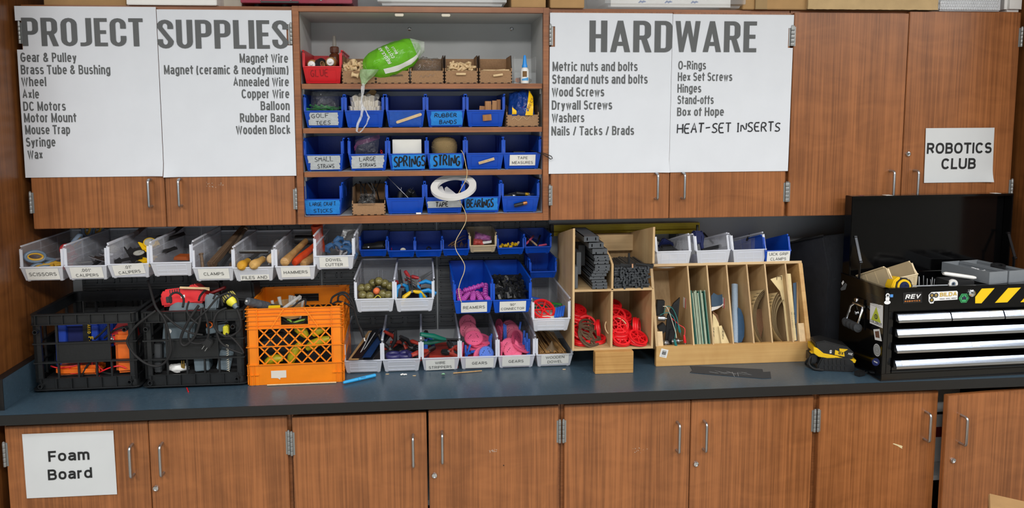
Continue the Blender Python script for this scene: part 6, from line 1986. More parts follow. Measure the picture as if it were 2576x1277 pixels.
for key in ('g4','g5'):
 o=MB().box(-.052,.052,.02,.2,.004,.034).build('gear_layer',M_pink,bevel=.008)
 o.matrix_world=B[key].o.matrix_basis
 tag(o,'lower layer of pink gears in the %s GEARS bin'%('left' if key=='g4' else 'right'),'gears')
 o['kind']='stuff'
b=B['g6']
for k in range(26):
 x0,z0=rnd.uniform(-.05,.05),.046+.008*rnd.random()
 o=MB().tube([inb(b,x0,.012,z0),inb(b,x0*.6-.03+rnd.uniform(-.02,.02),.32,z0+.012+.05*rnd.random()*(k%5==0))],.0022,6).build('dowel_rod',M_ash)
 tag(o,'thin wooden dowel rod in the WOODEN DOWEL bin','dowel','dowel rods')
o=MB().grid(lambda q,r_:inb(b,-.014+.046*(q-.5)*(1.25-r_)+.01,.018+.02*math.sin(math.pi*q)*-1+.02,.046+.044*r_*(1-.5*(2*q-1)**2)),16,8).build('paper_cone',clear('tan_film','b7a487',.7,.3),fix=False ,smooth=80)
tag(o,'translucent tan plastic scrap standing on the dowel rods','scrap')
o=MB().box(-.052,.052,.012,.30,.004,.042).build('dowel_layer',M_ash)
o.matrix_world=b.o.matrix_basis
tag(o,'lower layer of dowel rods in the WOODEN DOWEL bin','dowels')
o['kind']='stuff'
b=B['r1']
o=MB().lathe([(.0001,0),(.055,0),(.058,.006),(.050,.030),(.030,.046),(.0001,.050)],28).build('white_bowl',M_white,smooth=60)
o.location=inb(b,-.012,.085,.006)
tag(o,'white domed lid in the leftmost clear bin on the rack','lid')
o=MB().prism([(-.034,0),(.034,0),(.022,.038),(-.022,.038)],-.03,.03,'Y').build('black_plug',M_black,bevel=.004)
pose(o,inb(b,.024,.12,.050),rot=(0,R(-4),R(-12)))
tag(o,'black adapter on the white lid in the leftmost clear bin on the rack','adapter')
b=B['r2']
M_nv=mat('navy_grip','1c2658',.4,0,.08,30)
def bar_clamp(label,p,rot):
 t=thing('bar_clamp',label,'clamp',group='dark blue bar clamps')
 MB().box(-.004,.004,-.003,.003,-.03,.105).build('bar',M_black,t)
 MB().box(-.018,.016,-.010,.010,-.046,-.012).build('fixed_head',M_nv,t,bevel=.004)
 MB().box(-.024,-.012,-.011,.011,-.044,-.026).build('pad',M_nv,t,bevel=.003)
 MB().box(-.020,.016,-.012,.012,.030,.082).build('sliding_head',M_nv,t,bevel=.005)
 MB().tube([(.014,0,.078),(.024,0,.060),(.022,0,.030),(.030,0,.0)],[.008,.009,.008,.006],10).build('trigger',M_nv,t)
 return pose(t,p,rot=rot)
bar_clamp('dark blue bar clamp standing upright in the middle clear bin on the rack',inb(b,-.030,.07,.058),(R(-4),R(4),R(12)))
bar_clamp('second dark blue bar clamp leaning behind in the middle clear bin on the rack',inb(b,-.062,.17,.070),(R(-20),R(60),R(150)))
o=MB().bar((0,0,0),(.09,.03,.012),.006,.012).build('black_bar',M_black)
o.location=inb(b,-.010,.06,.060)
tag(o,'black bar lying in the middle clear bin on the rack','bar')
b=B['r3']
for k,(p_,q_,lab) in enumerate(((inb(b,-.030,.22,.100),inb(b,-.062,.24,.150),'black rod sticking up behind the third clear bin on the rack'),(inb(b,.055,.10,.100),inb(b,.085,.13,.125),'short black peg between the third clear bin and the blue one'))):
 o=MB().tube([p_,q_],.004,8).build('black_rod',M_black)
 tag(o,lab,'rod')
o=MB().box(-.04,.03,-.02,.02,-.004,.004).build('black_clip',M_black,bevel=.002)
pose(o,inb(b,-.020,.14,.07),rot=(R(10),R(-10),R(10)))
tag(o,'black clip lying in the third clear bin on the rack','clip')
# crates on the worktop
rnd=random.Random(5)
ZC=.9142
M_crate=mat('black_crate_plastic','191b1d',.42,0,.1,30,.05,120)
def crate_panel(w,h,solid_plate):
 """open grid panel in the XZ plane, outer face at y = 0, thickness towards +y"""
 mb=MB()
 a=w/2
 for x0,x1 in ((-a,-a+.024),(a-.024,a)):
  mb.box(x0,x1,0,.010,.036,.236)
 for z in (.171,.104):
  mb.box(-a-.002,a+.002,-.004,.010,z-.0025,z+.0025)
 v1,v2=-a*.55,a*.47
 for x in (v1,v2):
  mb.box(x-.0035,x+.0035,0,.008,.104,.236)
 for x in (v1,v1*.22-.006,v2*.42,v2+.004):
  mb.box(x-.003,x+.003,0,.008,.046,.104)
 if solid_plate:
  mb.box(v1,v2,.001,.006,.106,.169)
 return mb
def black_crate(label,xc,yf,rz):
 t=thing('milk_crate',label,'crate',(xc,yf,ZC),(0,0,R(rz)))
 w,d,H=.334,.335,.274
 crate_panel(w,H,True ).build('front_panel',M_crate,t)
 for s in (-1,1):
  m2=crate_panel(d,H,True )
  m2.v=[(s*(w/2-y),x+d/2,z) for x,y,z in m2.v]
  m2.build('side_panel',M_crate,t)
 m2=crate_panel(w,H,True )
 m2.v=[(x,d-y,z) for x,y,z in m2.v]
 m2.build('back_panel',M_crate,t)
 def ring(mb,off,z0,z1,th,r=.022):
  a,b_=w/2+off,d/2+off
  out=[]
  for q,(sx,sy) in enumerate(((1,1),(-1,1),(-1,-1),(1,-1))):
   for k in range(6):
    an=R(90*q+18*k)
    out.append((sx*(a-r)+r*math.cos(an),sy*(b_-r)+r*math.sin(an)+d/2))
  n=len(out)
  inn=[(x*(1-th/a),(y-d/2)*(1-th/b_)+d/2) for x,y in out]
  vs=[(x,y,z) for z in (z0,z1) for x,y in out]+[(x,y,z) for z in (z0,z1) for x,y in inn]
  fs=[]
  for k in range(n):
   j=(k+1)%n
   fs+=[(k,j,n+j,n+k),(2*n+j,2*n+k,3*n+k,3*n+j),(n+k,n+j,3*n+j,3*n+k),(j,k,2*n+k,2*n+j)]
  mb.add(vs,fs)
 rim=MB()
 ring(rim,.002,.238,.272,.004)
 ring(rim,.009,.270,.274,.014)
 ring(rim,.009,.236,.2395,.012)
 for k in range(8):
  x=-w/2+.012+(w-.024)*k/7
  for y0,y1 in ((-.008,.0),(d,d+.008)):
   rim.box(x-.0015,x+.0015,y0,y1,.238,.272)
   rim.box(-w/2-.008 if y0<0 else w/2,-w/2 if y0<0 else w/2+.008,d/2+x*d/w-.0015,d/2+x*d/w+.0015,.238,.272)
 rim.build('rim_band',M_crate,t)
 bs=MB()
 ring(bs,.001,.012,.048,.004)
 ring(bs,.012,.010,.014,.016)
 ring(bs,.003,.046,.049,.006)
 for k in range(7):
  x=-w/2+.02+(w-.04)*k/6
  bs.box(x-.0015,x+.0015,-.009,0,.012,.048)
 for k in range(8):
  bs.box(-w/2,w/2,d*(k+.5)/8-.006,d*(k+.5)/8+.006,.012,.017)
  bs.box(-w/2+w*(k+.5)/8-.006,-w/2+w*(k+.5)/8+.006,0,d,.012,.017)
 for sx in (-1,1):
  for y in (.02,d-.02):
   bs.lathe([(.0001,0),(.010,0),(.011,.012),(.0001,.012)],14,'Z',(sx*(w/2-.025),y,0))
 bs.build('base',M_crate,t)
 for x,z in ((-w/2+.014,.216),(w/2-.030,.216),(-w/2+.020,.026),(w/2-.022,.030)):
  MB().lathe([(.0055,.004),(.0085,.004),(.0080,-.018),(.0055,-.018)],16,'Y',(x,0,z),closed=True ).build('peg_tube',M_crate,t)
 return t
c1=black_crate('black open-grid crate at the left end of the worktop holding a blue station',.203,-.437,1.0)
c2=black_crate('black open-grid crate overflowing with cables next to the orange crate',.566,-.440,0.4)
def inc(c,x,y,z):
 return c.matrix_basis@Vector((x,y,z))
def smooth_path(pts,k=6):
 pts=[Vector(p) for p in pts]
 out=[]
 for i in range(len(pts)-1):
  a,b_,c_,d_=pts[max(i-1,0)],pts[i],pts[i+1],pts[min(i+2,len(pts)-1)]
  for q in range(k):
   s=q/k
   out.append(.5*((2*b_)+(c_-a)*s+(2*a-5*b_+4*c_-d_)*s*s+(3*b_-a-3*c_+d_)*s**3))
 out.append(pts[-1])
 return out
def cable(label,px,r=.0032,m_=None ,cat='cable',group=None ,name='power_cable',flat=1.0):
 o=MB().tube(smooth_path([at(*p) for p in px]),r*1.15,8,flat=flat).build(name,m_ or M_blackr)
 return tag(o,label,cat,group)
t=thing('fume_extractor','blue fume extractor with yellow lettering inside the left black crate','soldering tool',inc(c1,-.045,.075,.070),(R(-2),0,R(2)))
M_hb=mat('cobalt_blue_case','1f46b4',.4,0,.06,20)
m_=MB().box(-.080,.060,0,.10,0,.158)
m_.build('body',M_hb,t,bevel=.004)
m_=MB().box(-.080,-.044,-.016,0,.0,.158)
m_.box(-.044,.060,-.012,0,.140,.158)
m_.box(.040,.062,-.014,0,.06,.140)
m_.build('front_frame',M_hb,t,bevel=.002)
MB().box(-.043,.012,-.002,-.0002,.035,.139).build('filter_recess',mat('dark_blue_filter','131f5c',.8),t)
MB().box(.012,.034,-.0145,-.0005,.05,.160).build('name_strip',M_black,t)
lettering('HAKKO',.011,(.0275,-.0152,.154),(0,0,-1),(1,0,0),M_yellow,t,.7,.18,'LEFT')
lettering('FA',.016,(.030,-.0152,.102),(0,0,-1),(1,0,0),M_yellow,t,.9,.2,'LEFT')
m_=MB()
for k in range(9):
 m_.box(.063+.0045*k,.065+.0045*k,.0,.10,.06,.150)
m_.box(.06,.105,.004,.1,.06,.150)
m_.build('vent_rib',M_hb,t)
def multimeter(label,p,rot):
 t=thing('multimeter',label,'multimeter',group='orange multimeters')
 MB().box(-.036,.036,0,.034,0,.145).build('holster',M_orange2,t,bevel=.010)
 MB().box(-.027,.027,-.0012,.004,.012,.132).build('face',M_dgrey,t,bevel=.002)
 MB().box(-.023,.023,-.002,-.001,.092,.126).build('screen',mat('lcd_grey','8d9a86',.3),t)
 MB().lathe([(.0001,-.006),(.014,-.006),(.016,-.001),(.0001,-.001)],20,'Y',(0,0,.062)).build('dial',M_black,t)
 return pose(t,p,rot=rot)
multimeter('orange multimeter standing at the right front inside the left black crate',inc(c1,.122,.050,.050),(R(3),0,R(188)))
multimeter('orange multimeter lying on its side at the bottom of the left black crate',inc(c1,-.112,.052,.049),Matrix(((0,0,1),(1,0,0),(0,1,0))))
t=thing('red_case','red sloped case in the upper right of the left black crate','case',inc(c1,.112,.035,.150),(R(-10),R(-14),R(8)))
MB().prism([(-.030,0),(.045,0),(.045,.075),(.010,.085),(-.030,.050)],0,.06,'Y').build('body',M_redp,t,bevel=.004)
MB().box(-.026,.040,-.0012,.001,.036,.040).build('seam',M_black,t)
o=MB().lathe([(.0001,0),(.012,0),(.014,.012),(.010,.030),(.0001,.032)],18,'X').build('chrome_fitting',M_chrome)
pose(o,inc(c1,.062,.045,.160),rot=(0,R(-20),R(20)))
tag(o,'shiny chrome fitting behind the grid of the left black crate','fitting')
for k,(px,lab) in enumerate((([(128,920,-.41),(150,925,-.415),(185,920,-.415),(206,914,-.41)],'red lead running below the blue extractor'),([(176,925,-.42),(178,938,-.42),(205,936,-.42),(225,932,-.415),(240,938,-.41)],'red lead looping over the lying orange meter'),([(240,908,-.42),(252,925,-.415),(262,932,-.41)],'short red lead in the middle of the left crate'),([(250,936,-.42),(275,925,-.425),(300,920,-.425),(318,926,-.42)],'red lead crossing in front of the standing orange meter'),([(232,910,-.41),(234,930,-.41),(252,948,-.41)],'red lead hanging behind the lower bars of the left crate'),([(278,860,-.40),(295,858,-.405),(312,860,-.40)],'red lead coiled above the standing orange meter'))):
 cable(lab,px,.0022,M_redp,'test lead','red test leads','test_lead')
for px,lab in (([(262,850,-.40),(285,832,-.41),(312,822,-.41)],'black cord at the upper right of the left crate'),([(228,908,-.42),(216,925,-.42),(206,945,-.42)],'black flat cord hanging behind the lower bars of the left crate'),([(255,935,-.40),(290,942,-.40),(316,944,-.40)],'black cord along the bottom of the left crate'),([(238,852,-.40),(255,838,-.41),(270,822,-.41)],'black cord behind the top rail of the left crate')):
 cable(lab,px,.0034,None ,'cable','black cords in the left crate')
o=MB().box(-.15,.15,.02,.31,.019,.045).build('tool_layer',M_black,bevel=.006)
o.matrix_world=c1.matrix_basis
tag(o,'black bundle of tools and cords at the bottom of the left crate','tools')
o['kind']='stuff'
o=MB().prism([(-.11,0),(.05,0),(.05,.085),(-.04,.07),(-.11,.05)],0,.05,'Y').build('dark_case',M_dgrey,bevel=.006)
pose(o,inc(c1,.10,.22,.050))
tag(o,'dark grey case standing at the back of the left crate','case')
M_slg=mat('slate_grey_case','6c7b84',.45,0,.06,20)
t=thing('heat_gun','slate grey heat gun body behind the upper grid of the cable crate','heat gun',inc(c2,-.125,.05,.145),(R(-4),R(6),R(4)))
MB().prism([(0,0),(.105,.012),(.105,.08),(.03,.092),(0,.075)],0,.07,'Y').build('body',M_slg,t,bevel=.006)
MB().lathe([(.0001,-.001),(.008,-.001),(.008,.002),(.0001,.002)],18,'Y',(.022,0,.045)).build('badge',M_white,t)
MB().prism([(.0,-.055),(.016,-.055),(.022,0),(.0,0)],.01,.05,'Y').build('grip',M_slg,t,bevel=.004)
for lab,x,y,z,w,d,h,rz,ry,mm in (('tall dark grey adapter at the left of the cable crate',-.132,.020,.050,.024,.05,.105,4,2,M_dgrey),('slate grey box at the bottom middle of the cable crate',.018,.020,.050,.050,.06,.062,3,-3,M_slg),('slate grey wedge leaning at the bottom right of the cable crate',.088,.022,.050,.046,.05,.070,8,14,M_slg),('dark transparent-looking case at the right of the cable crate',.10,.06,.050,.08,.10,.09,6,4,M_dgrey),('grey flat box at the upper right behind the grid of the cable crate',.074,.020,.186,.070,.05,.024,6,-8,M_slg)):
 o=MB().box(-w/2,w/2,0,d,0,h).build('adapter',mm,bevel=.003)
 pose(o,inc(c2,x,y,z),rot=(0,R(ry),R(rz)))
 tag(o,lab,'adapter','grey boxes in the cable crate')
t=thing('power_supply','bright red power supply with a grey base lying on top of the cable crate','power supply',inc(c2,-.110,.060,.262),(R(-12),R(-6),R(6)))
MB().prism([(-.01,.012),(.130,.006),(.142,.040),(.100,.082),(.092,.070),(.0,.072),(-.014,.050)],0,.12,'Y').build('body',M_redp,t,bevel=.006)
m_=MB()
for k in range(5):
 m_.box(.020+.008*k,.023+.008*k,-.001,.002,.055,.068)
m_.build('vent_slot',M_black,t)
MB().prism([(.010,-.012),(.130,-.014),(.128,.004),(.040,.022),(.015,.010)],-.006,.11,'Y').build('base',M_slg,t,bevel=.003)
MB().box(.006,.026,-.004,.004,.024,.046).build('socket',M_black,t,bevel=.002)
MB().box(.056,.070,-.0008,.001,.034,.044).build('rating_label',M_white,t)
o=MB().box(-.050,.050,-.0015,.0015,-.004,.004)
o.prism([(.035,-.004),(.052,-.010),(.050,.004)],-.0015,.0015,'Y')
o=o.build('wooden_stick',M_tan)
pose(o,inc(c2,-.010,.070,.336),rot=(R(-50),R(4),R(4)))
tag(o,'flat wooden stick lying on the red power supply','stick')
for (u1,v1,u2,v2,y,lab) in ((483,726,515,752,-.30,'dark red bar sloping down beside the red power supply'),(528,738,568,722,-.28,'dark red bar sloping up behind the grey adapter')):
 a,b_=at(u1,v1,y),at(u2,v2,y)
 o=MB().tube([Vector(),(b_-a)*.05,(b_-a)*.95,b_-a],[.006,.0085,.0085,.006],10,flat=.7).build('red_bar',mat('dark_red_handle','8e1d1f',.4))
 o.location=a
 tag(o,lab,'bar','dark red bars')
o=MB().prism([(-.020,0),(.022,.004),(.026,.050),(-.016,.062),(-.024,.045)],0,.05,'Y').build('grey_adapter',M_slg,bevel=.006)
pose(o,inc(c2,.052,.036,.262),rot=(R(-14),R(4),R(6)))
tag(o,'slate grey power adapter standing on the cable crate','adapter')
t=thing('cord_plug','round black and yellow cord plug on top of the cable crate','plug',at(572,742,-.40))
d=at(595,776,-.43)-at(566,738,-.40)
MB().lathe([(.0001,-.006),(.014,-.006),(.021,0),(.022,.018),(.020,.022)],26).build('knurled_body',M_black,t)
m_=MB()
for k in range(16):
 a=2*math.pi*k/16
 m_.box(.0215*math.cos(a)-.0016,.0215*math.cos(a)+.0016,.0215*math.sin(a)-.0016,.0215*math.sin(a)+.0016,.001,.017)
m_.build('yellow_knurl',mat('faded_yellow','b8ad5c',.6),t)
MB().lathe([(.0195,.020),(.0195,.032),(.012,.046),(.0001,.046)],24).build('yellow_collar',mat('lemon_yellow','e4dc3c',.4),t)
MB().lathe([(.0105,.044),(.0105,.054),(.0085,.062),(.0001,.062)],18).build('grey_gland',M_slg,t)
t.rotation_euler=d.to_track_quat('Z','Y').to_euler()
for px,lab in (((-.02,.20,.26),'black case at the back of the cable crate'),((.10,.18,.262),'tall black case behind the yellow plug')):
 o=MB().prism([(-.06,0),(.075,0),(.06,.075),(-.01,.100),(-.05,.085)],0,.09,'Y').build('black_case',M_black,bevel=.008)
 pose(o,inc(c2,*px),rot=(R(-8),R(4),R(-6)))
 tag(o,lab,'case','black cases in the cable crate')
o=MB().ell((0,0,0),(.036,.020,.014),16,10,lambda q:1+.35*noise.noise(q*3)).build('crumpled_paper',M_white)
o.location=inc(c2,-.066,.030,.062)
tag(o,'crumpled white paper at the bottom of the cable crate','paper')
o=MB().box(-.006,.006,-.003,.003,-.006,.010)
o.box(-.005,-.002,-.001,.001,.010,.022)
o.box(.002,.005,-.001,.001,.010,.022)
o=o.build('brass_plug',mat('brass','9a7c3c',.4,.7))
o.location=inc(c2,-.045,.016,.070)
tag(o,'small brass two-pin plug above the crumpled paper','plug')
M_spr=mat('pale_spring','c9c4b4',.5,.2)
o=MB().tube([inc(c2,.1105+.004*math.cos(k*.9),.006+.004*math.sin(k*.9),.050+.0011*k) for k in range(90)],.0012,5).build('coil_spring',M_spr)
tag(o,'pale coil spring standing behind the right bars of the cable crate','spring')
o=MB().box(-.009,.009,-.012,.012,-.016,.016).build('yellow_stopper',mat('lemon_yellow','e4dc3c',.4),bevel=.003)
o.location=inc(c2,.106,.020,.196)
tag(o,'small yellow stopper at the upper right of the cable crate','stopper')
o=MB().lathe([(.008,-.003),(.011,-.003),(.011,.003),(.008,.003)],20,'Y',closed=True ).build('orange_ring',M_orange2)
o.location=inc(c2,.052,.012,.218)
tag(o,'thin orange ring behind the grid of the cable crate','ring')
o=MB().box(-.15,.15,.03,.31,.019,.050).build('cable_layer',M_blackr,bevel=.008)
o.matrix_world=c2.matrix_basis
tag(o,'dark tangle of cables at the bottom of the cable crate','cables')
o['kind']='stuff'
G='black cables hanging over the cable crate'
YF=-.462
for px,r,lab in (([(372,706,-.33),(378,726,-.38),(391,770,-.452),(412,800,YF),(425,840,YF),(430,880,YF),(420,905,YF),(400,920,YF),(370,915,YF),(340,893,YF),(322,866,YF),(322,850,YF),(340,822,YF),(366,800,YF),(392,781,-.455)],.0036,'black cable in a big loop hanging between the two black crates'),([(412,790,YF),(440,815,YF),(475,835,YF),(510,842,YF)],.0032,'black cable running down to the right behind the grid of the cable crate'),([(500,768,-.455),(478,800,YF),(458,840,YF),(455,862,YF),(468,868,YF),(490,845,YF),(502,810,YF),(508,774,-.455)],.0042,'flat black cable in a narrow loop at the middle of the cable crate'),([(475,758,-.44),(470,780,-.46),(480,800,YF),(500,815,YF)],.003,'short black cable dropping from the red power supply'),([(512,772,-.455),(520,800,YF),(525,830,YF),(520,855,YF),(500,864,YF),(478,858,YF),(475,835,YF),(490,808,YF),(520,780,-.46),(548,748,-.43),(575,738,-.42),(596,750,-.42),(600,768,-.43)],.0032,'black cable looping up over the round yellow plug'),([(596,778,-.455),(604,800,YF),(604,825,YF),(590,840,YF),(568,846,YF),(545,830,YF),(538,808,YF),(548,785,-.455),(570,774,-.45)],.0034,'black cable in a round loop below the yellow plug'),([(430,762,-.44),(428,745,-.43),(438,736,-.42),(452,738,-.42),(462,752,-.43),(460,772,-.45)],.0034,'black cord arching over the front of the red power supply'),([(545,836,YF),(555,860,YF),(580,878,YF),(610,889,YF)],.0034,'black cable trailing to the right end of the cable crate'),([(568,838,YF),(590,855,YF),(608,878,YF),(612,888,YF)],.0032,'second black cable meeting the trailing one at the right'),([(500,755,-.42),(505,742,-.40),(520,728,-.36),(540,726,-.33)],.0034,'black cord behind the slate grey adapter'),([(536,752,-.43),(545,738,-.42),(556,748,-.42),(560,768,-.45)],.003,'small black cord loop beside the round plug'),([(330,915,-.40),(348,890,-.40),(352,860,-.40)],.003,'black cord in the gap between the two black crates')):
 cable(lab,px,r,None ,'cable',G)
t=thing('mains_plug','black two-pin plug hanging in front of the solid plate of the cable crate','plug',at(524,862,-.462),(0,R(35),0))
MB().prism([(-.016,-.014),(.016,-.014),(.012,.016),(-.012,.016)],-.008,.010,'Y').build('body',M_black,t,bevel=.003)
for s in (-1,1):
 MB().box(s*.006-.001,s*.006+.001,-.002,.002,-.030,-.014).build('pin',M_steel,t)
# orange milk crate
co=thing('milk_crate','orange milk crate with a diamond lattice front','crate',(.911,-.440,ZC),(0,0,R(1.2)))
w,d,H=.326,.333,.275
a=w/2
def lattice_panel(w,flip=False ):
 mb=MB()
 a=w/2
 xs0=-a+.036
 xs1=a-.036
 mb.box(-a,xs0,0,.006,0,.275)
 mb.box(xs1,a,0,.006,0,.275)
 mb.box(xs0,xs1,.001,.005,0,.072)
 hx=.048
 mb.box(xs0,-hx,.001,.005,.200,.270)
 mb.box(hx,xs1,.001,.005,.200,.270)
 mb.box(-hx,hx,.001,.005,.246,.270)
 mb.box(-hx,hx,.001,.005,.200,.212)
 for z in (.273,.260,.249,.232,.215,.203,.138,.073):
  if .212<z<.246:
   for p_,q_ in ((-a-.004,-hx),(hx,a+.004)):
    mb.box(p_,q_,-.0045,.003,z-.0012,z+.0012)
  else :
   mb.box(-a-.004,a+.004,-.0045,.003,z-.0013,z+.0013)
 for z0,z1 in ((.210,.213),(.245,.248)):
  mb.box(-hx-.002,hx+.002,-.0045,.005,z0,z1)
 for x in (-hx,hx):
  mb.box(x-.0013,x+.0013,-.0045,.005,.212,.246)
 for x in (xs0,xs1):
  mb.box(x-.0013,x+.0013,-.0045,.003,.072,.275)
 mb.box(-.0013,.0013,-.0045,.003,.248,.275)
 mb.box(-.0013,.0013,-.0045,.003,.200,.212)
 for s in (-1,1):
  mb.bar((s*.036,-.002,.272),(s*.082,-.002,.203),.005,.0026,(0,1,0))
  for x in (a-.020,a-.006):
   mb.box(s*x-.0013,s*x+.0013,-.0045,.003,.002,.070)
 mb.box(-a-.003,xs0,-.0045,.003,.036,.038)
 mb.box(xs1,a+.003,-.0045,.003,.036,.038)
 n=6
 L=xs1-xs0
 for z0,z1 in ((.139,.202),(.074,.137)):
  dx=L/n*1.38
  for s in (1,-1):
   for k in range(-2,n+2):
    x0=xs0+L/n*(k+.5)
    p_,q_=[x0,z0],[x0+s*dx,z1]
    def clip(pt,other):
     if pt[0]<xs0:
      f=(xs0-pt[0])/(other[0]-pt[0]);return [xs0,pt[1]+(other[1]-pt[1])*f]
     if pt[0]>xs1:
      f=(xs1-pt[0])/(other[0]-pt[0]);return [xs1,pt[1]+(other[1]-pt[1])*f]
     return pt
    if max(p_[0],q_[0])<=xs0 or min(p_[0],q_[0])>=xs1:
     continue
    p2,q2=clip(p_,q_),clip(q_,p_)
    mb.bar((p2[0],.002,p2[1]),(q2[0],.002,q2[1]),.0046,.0034,(0,1,0))
 return mb
lattice_panel(w).build('front_panel',M_orange,co)
m2=lattice_panel(w);m2.v=[(x,d-y,z) for x,y,z in m2.v];m2.build('back_panel',M_orange,co)
for s in (-1,1):
 m2=lattice_panel(d);m2.v=[(s*(a-y),x+d/2,z) for x,y,z in m2.v];m2.build('side_panel',M_orange,co)
m2=MB()
for k in range(9):
 m2.box(-a+.006,a-.006,d*(k+.5)/9-.007,d*(k+.5)/9+.007,.001,.006)
 m2.box(-a+w*(k+.5)/9-.007,-a+w*(k+.5)/9+.007,.006,d-.006,.001,.006)
m2.build('base',M_orange,co)
st=MB().prism([(-.026,-.013),(-.004,-.014),(.004,-.020),(.006,-.013),(.026,-.013),(.026,.013),(-.026,.013)],-.0012,-.0002,'Y').build('torn_sticker',mat('sticker_paper','ddd6cc',.7),co)
st.location=(-.060,.0008,.037)
tb=thing('paper_tub','tan paper tub of glue sticks in the orange crate','tub',inc(co,-.050,.20,.190))
MB().lathe([(.0001,0),(.046,0),(.052,.055),(.0505,.055),(.045,.003),(.0001,.003)],30).build('body',mat('tan_kraft','b8905e',.8),tb)
M_glue=clear('glue_stick_plastic','eef0ee',.75,.3,trans=.4)
gs=MB().lathe([(.0001,0),(.0053,0),(.0055,.001),(.0055,.099),(.0053,.1),(.0001,.1)],14).build('glue_stick',M_glue)
tag(gs,'','glue stick')
for i,(x,y,lean,ln,h) in enumerate(((-.036,-.020,-12,0,0),(-.026,.010,-4,4,.014),(-.012,.0,-14,0,.022),(.008,.012,2,2,.018),(.017,-.004,4,0,.020),(.026,.006,10,0,.018),(.036,-.008,12,4,.0),(.000,.020,0,-8,.010))):
 o=gs if i==0 else copy_tree(gs)
 o['label']=['leftmost translucent glue stick in the tan tub','translucent glue stick second from the left in the tan tub','tallest leaning translucent glue stick in the tan tub','translucent glue stick left of the middle pair in the tan tub','translucent glue stick right of the middle pair in the tan tub','translucent glue stick leaning right in the tan tub','rightmost short glue stick in the tan tub','translucent glue stick at the back of the tan tub'][i]
 o['group']='glue sticks in the tan tub'
 o.location=tb.location+Vector((x,y,-.030+h*.4))
 o.rotation_euler=(R(ln),R(lean),0)
o=copy_tree(gs,label='translucent glue stick leaning out of the front of the orange crate')
del o['group']
a_,b_=at(712,776,-.40),at(742,754,-.34)
pose(o,a_,Z=b_-a_)
t=thing('glue_gun','dark grey tube with a pale tip on the front left rim of the orange crate','tool',at(621,757,-.452))
d_=at(684,775,-.36)-at(621,757,-.452)
MB().lathe([(.0001,-.003),(.0035,-.003),(.0035,.001),(.0001,.001)],12,'Z').build('tip',M_white,t)
MB().lathe([(.008,0),(.013,.002),(.015,.02),(.0165,.06),(.018,.10),(.0001,.10)],20,'Z').build('barrel',mat('wrinkled_grey_sleeve','4c5158',.5,0,.3,40,.4,60),t)
t.rotation_euler=d_.to_track_quat('Z','Y').to_euler()
o=MB().box(-.020,.020,-.008,.008,-.002,.002).build('yellow_tag',M_yellow)
pose(o,at(690,772,-.425),rot=(R(20),0,R(4)))
tag(o,'yellow tab on the front rim of the orange crate','tab')
G='black cords in the orange crate'
cable('black cord drooping behind the front rim of the orange crate',[(650,768,-.40),(670,766,-.38),(700,768,-.37),(730,774,-.37),(752,758,-.35),(768,752,-.33),(768,768,-.34)],.003,None ,'cable',G)
for px,lab in (([(708,800,-.41),(730,812,-.41),(760,812,-.41),(772,800,-.41)],'black cord seen through the handle hole of the orange crate'),([(704,796,-.40),(724,804,-.40),(748,810,-.40),(774,808,-.40)],'second black cord seen through the handle hole'),([(655,850,-.40),(680,838,-.40),(710,832,-.40),(740,850,-.40)],'black cord behind the upper lattice of the orange crate')):
 cable(lab,px,.003,None ,'cable',G)
cable('green cord seen at the right of the handle hole',[(738,812,-.405),(755,806,-.405),(774,802,-.405)],.0034,mat('lime_green_cord','7fae2c',.4),'cable')
cable('short green cord seen at the left of the handle hole',[(722,802,-.405),(730,806,-.405),(733,812,-.405)],.0034,mat('lime_green_cord','7fae2c',.4),'cable')
M_lime=mat('yellow_green_tool','b9b01c',.4,0,.1,30)
for (u,v,L,rot,lab) in ((800,862,.090,25,'yellow-green tool behind the lattice at the right of the orange crate'),(742,888,.085,65,'yellow-green tool behind the lattice in the middle of the orange crate'),(690,905,.06,15,'yellow-green tool low at the left of the orange crate'),(758,834,.05,-35,'green tool just below the handle hole of the orange crate'),(802,832,.05,30,'green tool at the upper right of the lattice')):
 o=MB().tube([(-L/2,0,0),(-L*.2,0,.004),(L*.2,0,.002),(L/2,0,-.004)],[.011,.017,.016,.010],12).build('power_tool',M_lime)
 pose(o,at(u,v,-.405),rot=(0,R(-rot),0))
 tag(o,lab,'tool','yellow-green tools')
for (u,v,wd,h,lab) in ((672,868,.05,.03,'grey tool body behind the left of the lattice'),(790,895,.05,.05,'black tool body behind the right of the lattice')):
 o=MB().box(-wd/2,wd/2,0,.05,-h/2,h/2).build('power_tool',M_dgrey if u<700 else M_black,bevel=.008)
 pose(o,at(u,v,-.39),rot=(0,R(-15),R(4)))
 tag(o,lab,'tool')
o=MB().box(-.14,.14,.07,.31,.008,.185).build('cord_heap',M_blackr,bevel=.02)
o.matrix_world=co.matrix_basis
tag(o,'dark heap of cords and tools filling the orange crate','cords')
o['kind']='stuff'
G='black cords over the right side of the orange crate'
for px,lab in (([(832,762,-.40),(836,748,-.38),(852,738,-.36),(866,735,-.36),(880,745,-.37),(890,765,-.385),(892,776,-.39)],'black cord arching highest over the right side of the orange crate'),([(836,764,-.40),(850,758,-.38),(868,762,-.375),(885,772,-.385),(893,780,-.39)],'black cord lying low over the right side of the orange crate'),([(850,756,-.39),(852,744,-.37),(864,740,-.365),(880,756,-.375),(891,772,-.388)],'black cord between the highest and lowest over the orange crate')):
 cable(lab,px,.0032,None ,'cable',G)
t=thing('cord_connector','black cord with a white-tipped connector hanging into the first clear bin','connector')
MB().tube(smooth_path([at(892,774,-.39),at(896,795,-.392),at(903,818,-.392),at(908,826,-.39)]),.0032,8).build('cord',M_blackr,t)
